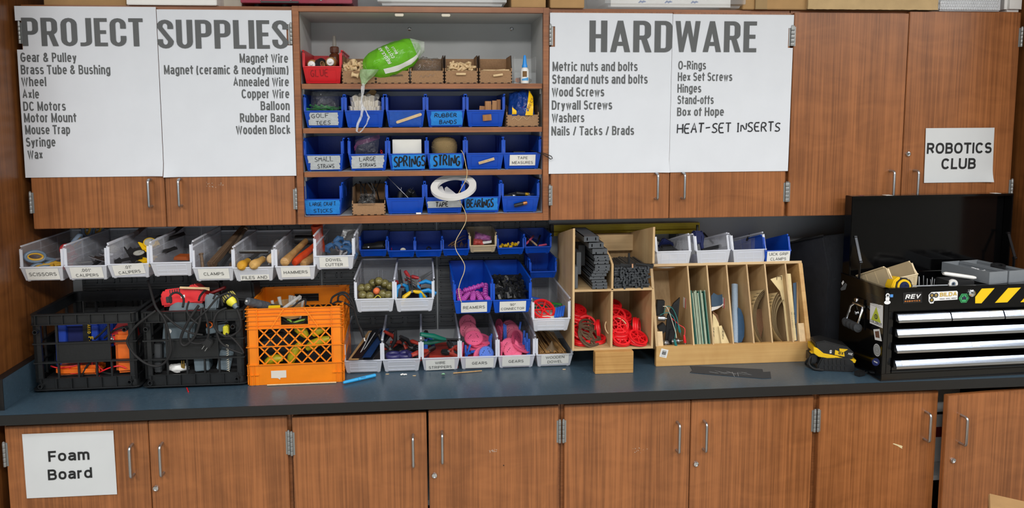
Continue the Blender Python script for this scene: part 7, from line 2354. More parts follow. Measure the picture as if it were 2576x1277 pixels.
MB().tube([at(906,824,-.39),at(912,838,-.388),at(915,848,-.387)],[.005,.0065,.0055],10).build('connector_body',M_black,t)
MB().tube([at(915,847,-.387),at(918,857,-.386)],[.0045,.0045],8,flat=.6).build('white_tip',M_white,t)
# plywood cubby
rnd=random.Random(9)
YK=-.425
XA,XB=1.9005,2.2035
zk0=at(1542,879,YK).z
zk1=1.4475
zm=at(1540,729,YK).z
KD=.30
kb=thing('plywood_cubby','tall birch plywood cubby with four pigeonholes on a wooden block','shelf unit',(XA,YK,zk0))
W_=XB-XA
H_k=zk1-zk0
zs_=zm-zk0
ym=W_*.485
HB_=at(1520,585,YK+KD).z-zk0
MB().prism([(0,0),(KD,0),(KD,HB_),(0,H_k)],0,.008,'X').build('side_panel',M_ply,kb,bevel=.0005)
zc_=at(1643,662,YK).z-zk0
MB().prism([(0,0),(KD,0),(KD,HB_),(0,H_k),(0,zc_),(.10,zc_-.03),(.10,zs_),(0,zs_)],W_-.008,W_,'X').build('side_panel',M_ply,kb,bevel=.0005)
MB().prism([(.0,zs_),(KD-.008,zs_),(KD-.008,HB_-.004),(.20,HB_-.004),(.035,H_k-.115),(0,H_k-.135)],ym-.004,ym+.004,'X').build('upper_divider',M_ply,kb,bevel=.0005)
MB().box(ym-.004,ym+.004,.004,KD-.008,.008,zs_-.004).build('lower_divider',M_ply,kb)
MB().box(.008,W_-.008,0,KD-.008,zs_-.004,zs_+.004).build('middle_shelf',M_plyh,kb)
MB().box(.008,W_-.008,0,KD-.008,0,.008).build('bottom_board',M_plyh,kb)
MB().box(.008,W_-.008,KD-.008,KD,0,HB_-.002).build('back_board',M_ply,kb)
MB().box(.008,W_-.008,KD-.045,KD-.008,HB_-.065,HB_-.002).build('top_rail',M_plyh,kb)
ft=thing('support_block','square wooden block holding up the plywood cubby','block',(1.981,-.449,ZC))
MB().box(0,.142,0,.032,0,zk0-ZC-.0005).build('body',M_oak,ft,bevel=.001)
def ink(x,y,z):
 return Vector((XA+x,YK+y,zk0+z))
ch=MB()
cw=.0545
def channel(h,hole_low):
 mb=MB()
 mb.box(-cw/2,cw/2,0,.0025,0,h)
 return mb
def channel_stack():
 rows=[(1488,601,13.5,'slot'),(1500,617,13.5,'slot'),(1509,632,13,'low'),(1513,645,7,'low'),(1515,652,7,'low'),(1513,660,7,'low'),(1516,669,8,'low'),(1515,677,8,'low'),(1511,683.5,6,'top'),(1507,691,7,'top'),(1502,699,6.5,'top'),(1507,706.5,6,'low'),(1509,714,7,'low'),(1509,722,8,'low')]
 names_=['topmost','second','third','fourth','fifth','sixth','seventh','eighth','ninth','tenth','eleventh','twelfth','thirteenth','lowest']
 for i,(u,v,hpx,kind) in enumerate(rows):
  p=at(u,v,YK-.004)
  h=hpx/700.0*1.0
  t=thing('plastic_channel','%s black plastic channel in the stack of the upper left pigeonhole'%names_[i],'channel',p,(0,0,0),'black channels in the plywood cubby')
  q=cw/2
  body=MB()
  xs=[-q,-q*.56,-q*.36,q*.36,q*.56,q]
  if kind=='slot':
   body.box(-q,-.0175,0,.003,-h/2,h/2);body.box(-.0135,.0135,0,.003,-h/2,h/2);body.box(.0175,q,0,.003,-h/2,h/2)
   for s in (-1,1):
    body.box(s*.0135,s*.0175,0,.003,-h/2,-h*.28);body.box(s*.0135,s*.0175,0,.003,h*.28,h/2)
  else :
   sg=-1 if kind=='low' else 1
   body.box(-q,-.0155,0,.003,-h/2,h/2);body.box(-.0115,.0115,0,.003,-h/2,h/2);body.box(.0155,q,0,.003,-h/2,h/2)
   for s in (-1,1):
    body.box(s*.0115,s*.0155,0,.003,sg*-h/2,sg*h*.12)
  body.box(-q,q,.003,.22,h/2-.0025,h/2)
  body.box(-q,-q+.0025,.003,.22,-h/2,h/2)
  body.box(q-.0025,q,.003,.22,-h/2,h/2)
  for s in (-1,1):
   body.lathe([(.0001,-.0006),(.0016,-.0006),(.0018,.0004)],8,'Y',(s*(q-.005),0,h*.22))
  body.build('body',M_channel,t)
M_channel=mat('charcoal_channel','4a4e53',.42,0,.08,40)
channel_stack()
for (u0,u1,v0,v1,dy,lab) in ((1446,1454,670,725,.004,'black channel end standing at the lower left of the upper left pigeonhole'),(1450,1462,634,690,.04,'black channel standing behind at the left of the stack'),(1455,1472,616,668,.10,'dark channels leaning at the upper left behind the stack')):
 a_,b_=at(u0,v1,YK+dy),at(u1,v0,YK+dy)
 o=MB().box(0,b_.x-a_.x,0,.08,0,b_.z-a_.z).build('plastic_channel',M_channel if dy<.05 else M_black,bevel=.001)
 o.location=a_
 tag(o,lab,'channel','black channels in the plywood cubby')
stick=MB().box(-.0055,.0055,0,.20,-.0035,.0035)
stick.box(-.0012,.0012,-.0004,.0,-.0035,.0035)
stick=stick.build('plastic_stick',mat('charcoal_stick','383c41',.45,0,.08,40),bevel=.0005)
tag(stick,'black plastic stick showing its end in the upper right pigeonhole','stick','black sticks in the plywood cubby')
x0,x1=ym+.009,W_-.012
z0,z1=zs_+.008,at(1590,672,YK).z-zk0
k=0
row=0
z=z0
while z<z1:
 x=x0+rnd.uniform(0,.006)
 while x<x1-.003:
  o=stick if k==0 else copy_tree(stick)
  rot=rnd.choice((0,0,.5,-.5,1.57,1.2,-1.0,.9)) if row>1 else rnd.choice((0,1.57))
  o.location=ink(min(max(x,x0+.004),x1-.003),rnd.uniform(-.003,.012),z+rnd.uniform(-.0015,.0015))
  o.rotation_euler=(0,rot,0)
  k+=1
  x+=rnd.uniform(.0098,.0122)
 z+=.0086
 row+=1
for (u,v,u2,v2,lab,m_) in ((1545,666,1642,672,'long black stick lying along the top of the heap',M_black),(1598,662,1644,667,'black stick lying crosswise at the right of the heap',M_black),(1560,663,1600,668,'black stick lying crosswise left of the pale peg',M_black)):
 a_,b_=at(u,v,YK+.03),at(u2,v2,YK+.02)
 o=MB().bar((0,0,0),b_-a_,.012,.007).build('plastic_stick',m_)
 o.location=a_
 tag(o,lab,'stick')
a_=at(1582,664,YK+.07)
o=MB().box(-.0035,.0035,-.003,.003,0,.042).build('plastic_stick',M_black)
o.location=a_
tag(o,'black stick standing upright behind the heap','stick')
o=MB().tube([(0,0,0),(0,0,.014)],.0028,10).build('wooden_peg',mat('pink_tan_wood','c99a78',.6))
o.location=at(1591,673,YK+.002)
tag(o,'small pinkish wooden peg standing on the black sticks','peg')
wheel2=wheel_mb(.037,.0058).build('spoked_wheel',M_redp)
def put_wheel(first,x,y,z,d,lab,group):
 n_=Vector(d).normalized()
 half=.037*math.sqrt(max(0,1-n_.x**2))+.006*abs(n_.x)+.001
 hz=.037*math.sqrt(max(0,1-n_.z**2))+.006*abs(n_.z)
 lo,hi=(.008,ym-.004) if x<ym else (ym+.004,W_-.008)
 x=min(max(x,lo+half),hi-half)
 z=max(z,.009+hz)
 o=wheel2 if first else copy_tree(wheel2)
 tag(o,lab,'wheel',group)
 return pose(o,ink(x,y,z),Z=d)
L='red wheels in the lower left pigeonhole'
for i,(x,y,z,d,lab) in enumerate(((.024,.14,.115,(.2,-.4,1),'topmost red wheel at the left wall of the lower left pigeonhole'),(.024,.13,.102,(.2,-.35,1),'second red wheel from the top at the left wall'),(.026,.12,.090,(.2,-.3,1),'third red wheel from the top at the left wall'),(.074,.090,.070,(.1,-.9,.6),'red wheel with wide open spokes behind the brown rings'),(.120,.09,.052,(1,-.3,.1),'red wheel on edge at the right of the lower left pigeonhole'),(.040,.05,.030,(0,-.2,1),'red wheel lying flat under the brown rings'),(.046,.055,.018,(.05,-.1,1),'lowest red wheel of the lower left pigeonhole'),(.022,.06,.050,(.4,-.5,1),'red wheel leaning at the lower left behind the rings'),(.110,.07,.020,(0,-.2,1),'red wheel lying flat at the lower right of the lower left pigeonhole'))):
 put_wheel(i==0,x,y,z,d,lab,L)
M_wood_ring=wood('plywood_ring','5f4a36','3a2a1e','X',.6)
for i,(x,y,z,d,r) in enumerate(((.076,.050,.046,(.42,-.62,.66),.050),(.078,.062,.058,(.42,-.60,.68),.048),(.070,.040,.040,(.42,-.64,.64),.047))):
 m_=MB().lathe([(r-.008,-.0015),(r,-.0015),(r,.0015),(r-.008,.0015)],48,closed=True )
 for q in range(3):
  a0=2*math.pi*q/3+.5
  m_.bar((0,0,0),((r-.004)*math.cos(a0),(r-.004)*math.sin(a0),0),.008,.0028)
 o=m_.build('wooden_ring',M_wood_ring)
 pose(o,ink(x,y,z),Z=d)
 tag(o,['lowest dark brown wooden wheel leaning at the front of the lower left pigeonhole','uppermost dark brown wooden wheel behind the other two','dark brown wooden wheel in front, nearest the corner'][i] if i<2 else 'foremost dark brown wooden wheel in the lower left pigeonhole','wheel','dark wooden wheels')
L='red wheels in the lower right pigeonhole'
bx=ym
for i,(x,y,z,d,lab) in enumerate(((.028,.16,.122,(0,-.5,1),'highest red wheel at the back of the lower right pigeonhole'),(.036,.13,.106,(.1,-.6,1),'red wheel lying just below the highest one'),(.034,.10,.096,(-.1,-.8,.8),'red wheel facing out at the upper left of the lower right pigeonhole'),(.072,.13,.094,(.1,-.35,1),'upper red wheel of the flat stack in the middle of the lower right pigeonhole'),(.074,.13,.083,(.1,-.3,1),'middle red wheel of the flat stack in the lower right pigeonhole'),(.072,.13,.072,(.1,-.3,1),'lower red wheel of the flat stack in the lower right pigeonhole'),(.030,.06,.074,(0,-.8,.75),'open-spoked red wheel tilted outwards at the left of the lower right pigeonhole'),(.122,.08,.056,(1,-.45,.1),'red wheel standing on edge at the right wall'),(.113,.085,.058,(1,-.4,.1),'second red wheel on edge, next to the one at the right wall'),(.088,.06,.046,(.7,-.4,.7),'red wheel leaning down to the right in the lower right pigeonhole'),(.030,.05,.052,(0,-.2,1),'red wheel lying flat in the middle left of the lower right pigeonhole'),(.030,.05,.040,(.05,-.2,1),'second red wheel lying flat in the middle left of the lower right pigeonhole'),(.040,.025,.032,(.1,-.7,.8),'open-spoked red wheel tilted outwards at the bottom left front'),(.044,.035,.020,(0,-.2,1),'red wheel lying flat at the bottom left front'),(.106,.025,.026,(.25,-.5,.85),'open-spoked red wheel tilted at the bottom right front'),(.104,.03,.014,(.1,-.1,1),'red wheel lying flat at the bottom right front'))):
 put_wheel(False ,bx+x,y,z,d,lab,L)
o=MB().lathe([(.040,-.001),(.0435,-.001),(.0435,.001),(.040,.001)],40,closed=True ).build('rubber_ring',M_tan)
pose(o,ink(bx+.030,.052,.068),Z=(0,-.8,.75))
tag(o,'pale rubber ring under the tilted open-spoked wheel','ring')
for i,(v0,v1,y,lab) in enumerate(((563,581,-.060,'upper long yellow aluminium bar behind the plywood cubby'),(581,592,-.075,'lower long yellow aluminium bar behind the plywood cubby'))):
 a_,b_=at(1393,v1+1,y),at(1760,v0,y)
 zt=at(1393,v0+3,y).z
 zb=at(1393,v1+1,y).z
 t=thing('level_bar',lab,'level',(a_.x,y,zb),(0,0,0),'yellow aluminium bars')
 h=zt-zb
 m_=MB().box(0,b_.x-a_.x,0,.022,0,h)
 for q in (.28,.62):
  m_.box(0,b_.x-a_.x,-.0022,0,h*q,h*q+.004)
 m_.box(0,b_.x-a_.x,-.004,0,h-.003,h)
 m_.box(0,b_.x-a_.x,-.004,0,0,.003)
 m_.build('bar',M_ylw_al,t)
 MB().box(-.014,.0,-.005,.024,-.002,h+.002).build('end_cap',M_black,t,bevel=.002)
br=thing('wall_bracket','grey wall bracket carrying the yellow bars','bracket',(1.90,0,1.30))
MB().prism([(-.001,-.06),(-.001,.05),(-.090,.05),(-.090,.045),(-.02,-.06)],.10,.112,'X').build('arm',M_panel,br)
MB().prism([(-.001,-.06),(-.001,.05),(-.090,.05),(-.090,.045),(-.02,-.06)],.50,.512,'X').build('arm',M_panel,br)
br.location.z=at(1393,593,-.075).z-.0505
# slotted rack
RX0,RX1=2.226,2.829
YR=-.392
rk=thing('slotted_rack','low plywood rack with six slanted dividers on a pine base','rack',(RX0,YR,ZC))
RW=RX1-RX0
zb_=at(1648,872,YR).z-ZC
zt_=1.276-ZC
TR=R(16.5)
RU=Vector((0,math.cos(TR),-math.sin(TR)))
RV=Vector((0,math.sin(TR),math.cos(TR)))
RHT=(zt_-zb_)/math.cos(TR)
RDP=.232
def tl(x,d,h):
 """a point of the tilted rack: d back along its floor, h up its front"""
 return Vector((x,.004,zb_))+RU*d+RV*h
def tilted(mb,x0,x1,d0,d1,h0,h1):
 vs=[tl(x,d,h) for h in (h0,h1) for x,d in ((x0,d0),(x1,d0),(x1,d1),(x0,d1))]
 return mb.add(vs,[(0,3,2,1),(4,5,6,7),(0,1,5,4),(1,2,6,5),(2,3,7,6),(3,0,4,7)])
MB().box(0,RW,0,.018,0,zb_).build('front_board',M_pine,rk,bevel=.001)
tilted(MB(),0,RW,.018,RDP,-.010,0).build('floor_board',M_plyh,rk)
tilted(MB(),0,RW,RDP-.008,RDP,0,RHT).build('back_board',M_ply,rk)
tilted(MB(),0,RW,0,RDP,RHT,RHT+.010).build('top_board',M_plyh,rk,bevel=.0005)
for ut,ub in ((1731.8,1745),(1780.5,1794),(1829.5,1844.7),(1880.9,1895.7),(1926.6,1941.7),(1980,1993)):
 x=(at(ut,671,YR+.085).x+at(ub,866,YR+.004).x)/2-RX0
 tilted(MB(),x-.0028,x+.0028,.001,RDP-.008,0,RHT).build('divider',M_ply,rk)
tilted(MB(),RW-.016,RW,-.004,RDP,.0,RHT).build('side_board',M_pine,rk,bevel=.0008)
tilted(MB(),0,.010,.001,RDP-.008,0,RHT).build('side_board',M_ply,rk)
tilted(MB(),RW-.040,RW-.016,.004,.04,0,.070).build('corner_block',M_tan,rk)
tilted(MB(),.010,.030,.004,.04,0,.055).build('corner_block',M_tan,rk)
p=at(1670,888,YR)-Vector((RX0,YR,ZC))
s_=MB().box(-.014,.014,-.0006,.0004,-.016,.016).build('price_sticker',M_white,rk,bevel=.0002)
s_.location=p;s_.rotation_euler=(0,R(14),0)
m_=MB()
for q in range(9):
 m_.box(-.008+.0018*q,-.0072+.0018*q+.0004*(q%3),-.0009,-.0006,-.006,.007)
m_.box(-.008,.008,-.0009,-.0006,.009,.0105)
m_.box(-.009,.009,-.0009,-.0006,-.0115,-.0105)
m_.build('bar_code',M_blk_ink,s_)
d1=[c for c in rk.children if c.name.startswith('divider')]
for q,(u,v,dv,lab) in enumerate(((1723,769,d1[0],'sticker'),(1826,768,d1[2],'sticker'))):
 xd=[vv.co.x for vv in dv.data.vertices]
 pp=at(u,v,YR+.06)-Vector((RX0,YR,ZC))
 st_=MB().box(min(xd)-.0006,min(xd)-.0002,.09,.12,pp.z-.020,pp.z+.020).build('divider_sticker',M_white,dv)
 MB().box(min(xd)-.0009,min(xd)-.0005,.090,.097,pp.z-.020,pp.z+.020).build('red_strip',M_redp,dv)
def inr(u,v,dy=.02):
 """pixel to a point dy behind the rack's tilted front"""
 p0_=tl(0,dy,0)+Vector((RX0,YR,ZC))
 d_=_ray(u,v)
 return CAM_LOC+d_*((p0_-CAM_LOC).dot(RU)/d_.dot(RU))
t=thing('vent_panel','tall black ribbed plastic panel leaning in the first slot of the rack','panel',inr(1685,866,.05))
hh=inr(1692,740,.05).z-inr(1685,866,.05).z
MB().prism([(-.018,0),(.012,0),(.028,hh*.35),(.036,hh),(.012,hh*.88),(-.012,hh*.6)],0,.008,'Y').build('plate',M_black,t)
m_=MB()
for q in range(22):
 m_.bar((-.012+.010*(q/22),-.0012,.008+hh*.8*q/22),(.018+.012*(q/22),-.0012,.010+hh*.85*q/22),.0016,.0020)
m_.build('rib',M_black,t)
for i,(u,v,d,lab) in enumerate(((1664,800,(1,-.3,.0),'silver motor lying high in the first slot of the rack'),(1672,862,(.5,-1,.2),'silver motor facing out at the bottom of the first slot'),(1700,858,(1,-.6,.3),'grey motor at the bottom right of the first slot'))):
 t=thing('toy_motor',lab,'motor',group='small silver motors')
 MB().lathe([(.0001,-.014),(.009,-.014),(.0105,-.012),(.0105,.012),(.009,.014),(.0035,.0145),(.0035,.017),(.0001,.017)],18,'Z').build('can',M_steel,t)
 MB().lathe([(.0012,.017),(.0012,.026)],8,'Z').build('shaft',M_steel,t)
 pose(t,inr(u,v,.03),Z=d)
for i,(u,v,w,h,rot,lab) in enumerate(((1668,826,.030,.034,-35,'black gearbox tilted in the first slot'),(1662,775,.030,.060,4,'black battery holder at the left wall of the first slot'),(1690,845,.024,.050,10,'black part behind the alligator clips'))):
 o=MB().box(-w/2,w/2,0,.02,-h/2,h/2).build('black_part',M_black,bevel=.002)
 pose(o,inr(u,v,.035),rot=(0,R(rot),0))
 tag(o,lab,'part','black parts in the first slot')
def clip_lead(label,px,m_,end,d):
 t=thing('alligator_lead',label,'alligator clip',group='alligator clip leads')
 MB().tube(smooth_path([inr(*q) for q in px]),.0016,7).build('wire',m_,t)
 e,d=inr(*end),Vector(d).normalized()
 MB().tube([e,e+d*.006,e+d*.024,e+d*.030],[.0025,.0042,.0052,.0044],10).build('boot',m_,t)
 MB().tube([e+d*.028,e+d*.036,e+d*.048],[.0038,.0034,.0010],8,flat=.7).build('jaw',M_steel,t)
 return t
clip_lead('teal alligator clip lead arching high in the first slot',[(1670,786,.01),(1677,770,.008),(1692,776,.006),(1703,800,.004),(1706,818,.002)],M_teal,(1706,816,.002),(.25,-.05,-1))
clip_lead('second teal alligator clip lead looping lower in the first slot',[(1660,792,.01),(1680,786,.006),(1696,800,.004),(1700,825,.002),(1698,850,.002)],M_teal,(1696,852,.0),(.25,-.15,-1))
clip_lead('red alligator clip lead at the right of the first slot',[(1690,800,.02),(1708,816,.015),(1722,826,.01),(1722,845,.006)],M_redp,(1721,842,.006),(.12,-.1,-1))
cable('thin white wire along the divider of the first slot',[(1668,770,YR+.02),(1680,776,YR+.02),(1698,830,YR+.02),(1702,850,YR+.01)],.001,M_cream,'wire')
M_gsheet=mat('green_sheet_edge','14594c',.6,0,.1,40)
M_psheet=mat('pale_sheet_edge','9fae98',.7,0,.1,40)
dvx=sorted(sum(v_.co.x for v_ in c_.data.vertices)/len(c_.data.vertices) for c_ in d1)
xa,xb=dvx[0]+.0075,dvx[1]-.0065
n=11
for q in range(n):
 x_=xa+(xb-xa)*q/(n-1)
 hz=.200+.006*math.sin(q*2.1)
 d0=.012+.004*math.sin(q*3.3)
 lean_=-.004+.0008*math.sin(q*5)
 m_=MB()
 vs=[]
 for h_,dx_ in ((.0006,0),(hz,lean_)):
  for xx,dd in ((-.0019,d0),(.0019,d0),(.0019,d0+.19),(-.0019,d0+.19)):
   vs.append(tl(x_+xx+dx_,dd,h_)+Vector((RX0,YR,ZC)))
 m_.add(vs,[(0,3,2,1),(4,5,6,7),(0,1,5,4),(1,2,6,5),(2,3,7,6),(3,0,4,7)])
 o=m_.build('sanding_sheet',M_gsheet if q in (0,1,6,9) else M_psheet)
 tag(o,'dark green sheet standing on edge in the second slot of the rack' if q in (0,1,6,9) else 'pale green-grey sheet standing on edge in the second slot of the rack','sheet','dark green sheets in the second slot' if q in (0,1,6,9) else 'pale sheets in the second slot')
M_bdisc=mat('slate_blue_disc','3f5870',.75,0,.08,60)
M_btowel=mat('blue_cloth_sheet','9fb3c8',.9,0,.06,200,.3,400)
def face_sheet(label,name,poly_px,y,material,cat='sandpaper',lean=0,curl=.0,back=None ,group=None ):
 """a stiff flat piece seen from the front, leaning back a little"""
 P=[inr(u,v,y) for u,v in poly_px]
 zb0=min(p_.z for p_ in P)
 P=[p_+Vector((0,(p_.z-zb0)*lean,0)) for p_ in P]
 n=len(P)
 c_=sum(P,Vector())/n
 m_=MB()
 vs=[p_ for p_ in P]+[p_+Vector((.0002,.0012,0)) for p_ in P]
 m_.add(vs,[tuple(range(n)),tuple(range(n,2*n))[::-1]]+[(i,(i+1)%n,n+(i+1)%n,n+i) for i in range(n)])
 o=m_.build(name,material,smooth=0)
 return tag(o,label,cat,group)
o=face_sheet('torn slate blue sanding disc with a wavy top in the third slot','sanding_disc',[(1789,744),(1795,736),(1806,742),(1816,740),(1824,735),(1827,750),(1822,760),(1812,768),(1798,772),(1790,770)],.06,M_bdisc,lean=0)
face_sheet('white torn paper edge below the blue disc in the third slot','paper_scrap',[(1790,772),(1800,771),(1814,768),(1822,760),(1824,764),(1806,776),(1790,782)],.058,M_white,'paper')
face_sheet('tan half disc of sandpaper standing at the left of the third slot','sanding_disc',[(1793,788),(1800,795),(1808,812),(1813,840),(1814,864),(1797,865),(1793,830)],.03,M_sand,lean=0)
face_sheet('tan fan-shaped sandpaper piece at the right of the third slot','sanding_disc',[(1808,820),(1815,818),(1824,838),(1836,865),(1815,866)],.022,M_sand,lean=0)
face_sheet('brown disc edge behind the tan pieces in the third slot','sanding_disc',[(1793,782),(1806,792),(1810,812),(1806,818),(1796,794)],.05,M_grit,lean=0)
for (u,v,n_,hgt) in ((1797,852,3,.006),(1821,852,3,.006)):
 for q in range(n_):
  lettering('P120',.006,inr(u,v-9*q,.0165 if u>1810 else .0245),(0,.1,1),(-1,0,0),M_blk_ink,bpy.data.objects['sanding_disc.002' if u>1810 else 'sanding_disc.001'],.9,.16,'LEFT')
t=thing('blue_sheet_roll','pale blue textured sheet roll standing in the fourth slot','sheet')
a_,b_=inr(1848,866,.03),inr(1846,718,.06)
MB().tube([a_+Vector((.010,.02,0)),b_+Vector((.012,.02,0))],[.0115,.0125],20,flat=1.2).build('roll',M_btowel,t)
o=face_sheet('dark blue half disc standing right of the pale blue roll','sanding_disc',[(1856,772),(1864,778),(1870,795),(1873,820),(1872,845),(1866,860),(1856,862)],.05,mat('deep_blue_disc','25496a',.7,0,.1,60),lean=0)
def curl_sheet(label,uc,ub,vt,vb,y,material,back,A,B_,depth,group,text=None ):
 """a sheet standing on edge whose ends curl over to the right; its surface runs back into the slot"""
 top,bot=inr(uc,vt,y),inr(ub,vb,y)
 m0=.60
 def prof_(q):
  c_=top.lerp(bot,q)
  x_=A*(max(0,m0-q)/m0)**2.2+B_*(max(0,q-m0)/(1-m0))**2
  return c_+Vector((x_,0,-.012*(max(0,m0-q)/m0)**4))
 def fn(off):
  return lambda q,r_:prof_(q)+Vector((off,0,-abs(off)*(.8-q)))+RU*(depth*r_)
 o=MB().grid(fn(0),26,4).build('sandpaper_sheet',material,smooth=80,fix=False )
 MB().grid(fn(.0010),26,4).build('grit_side',back,o,smooth=80,fix=False )
 if text:
  for row,(q0,d0) in enumerate(text):
   me=letter_mesh('A/O PAPER C',.0042,.8,.16,'LEFT',.16)
   me.v=[tuple(prof_(q0+(y_+x_*.0)/-.20)+Vector((-.0006,0,.0004))+RU*(d0+x_)) for x_,y_,z_ in me.v]
   me.build('lettering',M_blk_ink,o,smooth=0,fix=False )
 return tag(o,label,'sandpaper',group)
G='curled sandpaper sheets in the rack'
txr=[(.10,.004),(.17,.004),(.24,.004),(.31,.004)]
for i,(dx,A,B_,vt,lab) in enumerate(((0,.058,.026,721,'outermost curled sandpaper sheet in the fifth slot'),(3,.056,.025,724,'second curled sandpaper sheet in the fifth slot'),(6,.054,.024,727,'third curled sandpaper sheet in the fifth slot'),(9,.050,.022,730,'innermost curled sandpaper sheet in the fifth slot'))):
 curl_sheet(lab,1886+dx,1899+dx,vt,864,.006+.003*i,M_sand,M_grit,A,B_,.12,G,txr if i==0 else None )
for i,(dx,A,B_,vt,lab) in enumerate(((0,.038,.040,728,'outermost curled sandpaper sheet in the sixth slot'),(4,.038,.038,732,'second curled sandpaper sheet in the sixth slot'),(8,.040,.036,738,'third curled sandpaper sheet in the sixth slot'),(12,.044,.034,746,'innermost curled sandpaper sheet in the sixth slot'))):
 curl_sheet(lab,1933+dx,1947+dx,vt,863,.006+.003*i,M_sand,M_grit,A,B_,.12,G,txr if i==0 else None )
face_sheet('torn brown grit sheet inside the curl of the fifth slot','sandpaper_sheet',[(1898,780),(1910,776),(1922,778),(1918,800),(1920,822),(1914,852),(1908,846),(1900,850),(1896,830)],.06,M_grit,lean=0,group=G)
face_sheet('tan sheet standing at the back right of the fifth slot','sandpaper_sheet',[(1912,724),(1926,728),(1930,760),(1927,830),(1916,856)],.12,M_sand,lean=0,group=G)
o=face_sheet('tall tan sandpaper sheet printed down its edge, standing in the sixth slot','sandpaper_sheet',[(1977,688),(1989,688),(2004,855),(1992,858)],.012,M_sand,lean=0,group=G)
o2=face_sheet('wide tan sandpaper sheet printed with frames behind the curls of the sixth slot','sandpaper_sheet',[(1938,702),(1977,688),(1993,862),(1981,862),(1971,770),(1962,732)],.030,M_sand,lean=0,group=G)
a_,b_=inr(1993,770,.0112),inr(2002,846,.0112)
for tx,(u,v),ln in (('100 A/O PAPER C',(1995,785),.058),('OPEN T2',(1981,696),.036)):
 lettering(tx,.0048,inr(u,v,.0105)+Vector((.003,.004 if v<750 else 0,0)),inr(u+7,v+80,.0105)-inr(u,v,.0105),(1,0,.09),M_blk_ink,o,.9,.15,'LEFT',width=ln)
 lettering(tx,.0048,inr(u-8,v,.0095)+Vector((.003,.004 if v<750 else 0,0)),inr(u+7,v+80,.0105)-inr(u,v,.0105),(1,0,.09),M_blk_ink,o,.9,.15,'LEFT',width=ln)
for (u,v) in ((1960,701),):
 q_=inr(u,v,.0288)
 m_=MB()
 for s in (-1,1):
  m_.bar(q_+Vector((s*.009,0,-.010)),q_+Vector((s*.009,0,.010)),.002,.0004,(0,1,0))
  m_.bar(q_+Vector((-.009,0,s*.010)),q_+Vector((.009,0,s*.010)),.002,.0004,(0,1,0))
 m_.build('printed_frame',mat('brown_ink','6a5a40',.7),o2)
face_sheet('dark blue-grey strip standing right of the printed sheet','sheet_strip',[(1995,712),(2003,710),(2005,860),(2000,862)],.02,M_bdisc,'strip',lean=0)
o=face_sheet('brown corrugated cardboard edge at the right end of the rack','cardboard_strip',[(2004,708),(2008,710),(2010,860),(2005,862)],.022,M_card,'cardboard',lean=0)
P=[atz(u,v,ZC+.0012) for u,v in ((1736,920),(1760,920),(1918,928),(1920,935),(1938,934),(1940,950),(1920,951),(1778,940),(1735,936),(1742,930))]
m_=MB()
n=len(P)
m_.add([(p_.x,p_.y,ZC+.0003) for p_ in P]+[(p_.x,p_.y,ZC+.0014) for p_ in P],[tuple(range(n))[::-1],tuple(range(n,2*n))]+[(i,(i+1)%n,n+(i+1)%n,n+i) for i in range(n)])
o=m_.build('sandpaper_strip',mat('black_grit','33363a',.9,0,.15,300,.3,900),smooth=0)
tag(o,'torn black strip of sandpaper lying on the worktop before the slotted rack','sandpaper')
m_=MB()
for q in range(12):
 a_,b_=rnd.uniform(.2,.7),rnd.uniform(.25,.75)
 s0=atz(1740+190*a_,930+12*a_+rnd.uniform(-3,5),ZC+.0017)
 s1=atz(1740+190*(a_+.12),931+12*a_+rnd.uniform(-4,5),ZC+.0017)
 m_.bar(s0,s1,.0008,.0001)
m_.bar(atz(1842,935,ZC+.0017),atz(1848,947,ZC+.0017),.0012,.0001)
m_.bar(atz(1855,936,ZC+.0017),atz(1858,946,ZC+.0017),.0010,.0001)
m_.build('chalk_scratch',mat('chalk','a8acae',.9),o)
t=thing('fabric_case','large black fabric case standing between the slotted rack and the toolbox','case')
z0c=ZC+.0005
m_=MB().add([(2.856,-.05,z0c),(2.938,-.30,z0c),(2.944,-.30,1.24),(2.935,-.26,1.372),(2.856,-.05,1.300),(2.99,-.02,z0c),(3.10,-.28,z0c),(3.10,-.28,1.24),(3.09,-.24,1.385),(2.99,-.02,1.330)],[(0,1,2,3,4),(5,9,8,7,6),(0,5,6,1),(1,6,7,2),(2,7,8,3),(3,8,9,4),(4,9,5,0)])
m_.build('shell',mat('black_fabric','1a1c22',.7,0,.15,20,.15,60),t,bevel=.006)
MB().tube([(2.856,-.05,1.303),(2.935,-.26,1.376)],.004,8).build('piping',M_blackr,t)
# battery charger
ch=thing('battery_charger','black battery charger holding a yellow and black battery beside the toolbox','charger',(2.872,-.470,ZC),(0,0,R(-14)))
MB().prism([(-.062,0),(.062,0),(.066,.010),(.060,.044),(.040,.058),(-.050,.052),(-.064,.020)],-.045,.045,'Y').build('body',M_black,ch,bevel=.004)
m_=MB()
for q in range(6):
 m_.prism([(-.040+.014*q,.028),(-.034+.014*q,.028),(-.037+.014*q,.046),(-.043+.014*q,.046)],-.0475,-.044,'Y')
 m_.prism([(-.040+.014*q,.008),(-.034+.014*q,.008),(-.036+.014*q,.022),(-.042+.014*q,.022)],-.0475,-.044,'Y')
m_.build('vent_slot',M_blackr,ch)
pk=MB().prism([(-.064,.056),(.056,.038),(.064,.070),(.040,.092),(-.040,.112),(-.074,.104)],-.038,.038,'Y').build('battery_pack',M_black,ch,bevel=.004)
MB().prism([(-.078,.064),(-.060,.052),(.066,.034),(.070,.046),(-.044,.066),(-.066,.084),(-.080,.088)],-.0415,.0415,'Y').build('yellow_band',M_yellow,pk,bevel=.0015)
MB().prism([(-.005,.062),(.030,.056),(.026,.074),(.040,.084),(.010,.086),(.012,.074),(-.004,.080)],-.0396,-.0382,'Y').build('yellow_emblem',M_yellow,pk)
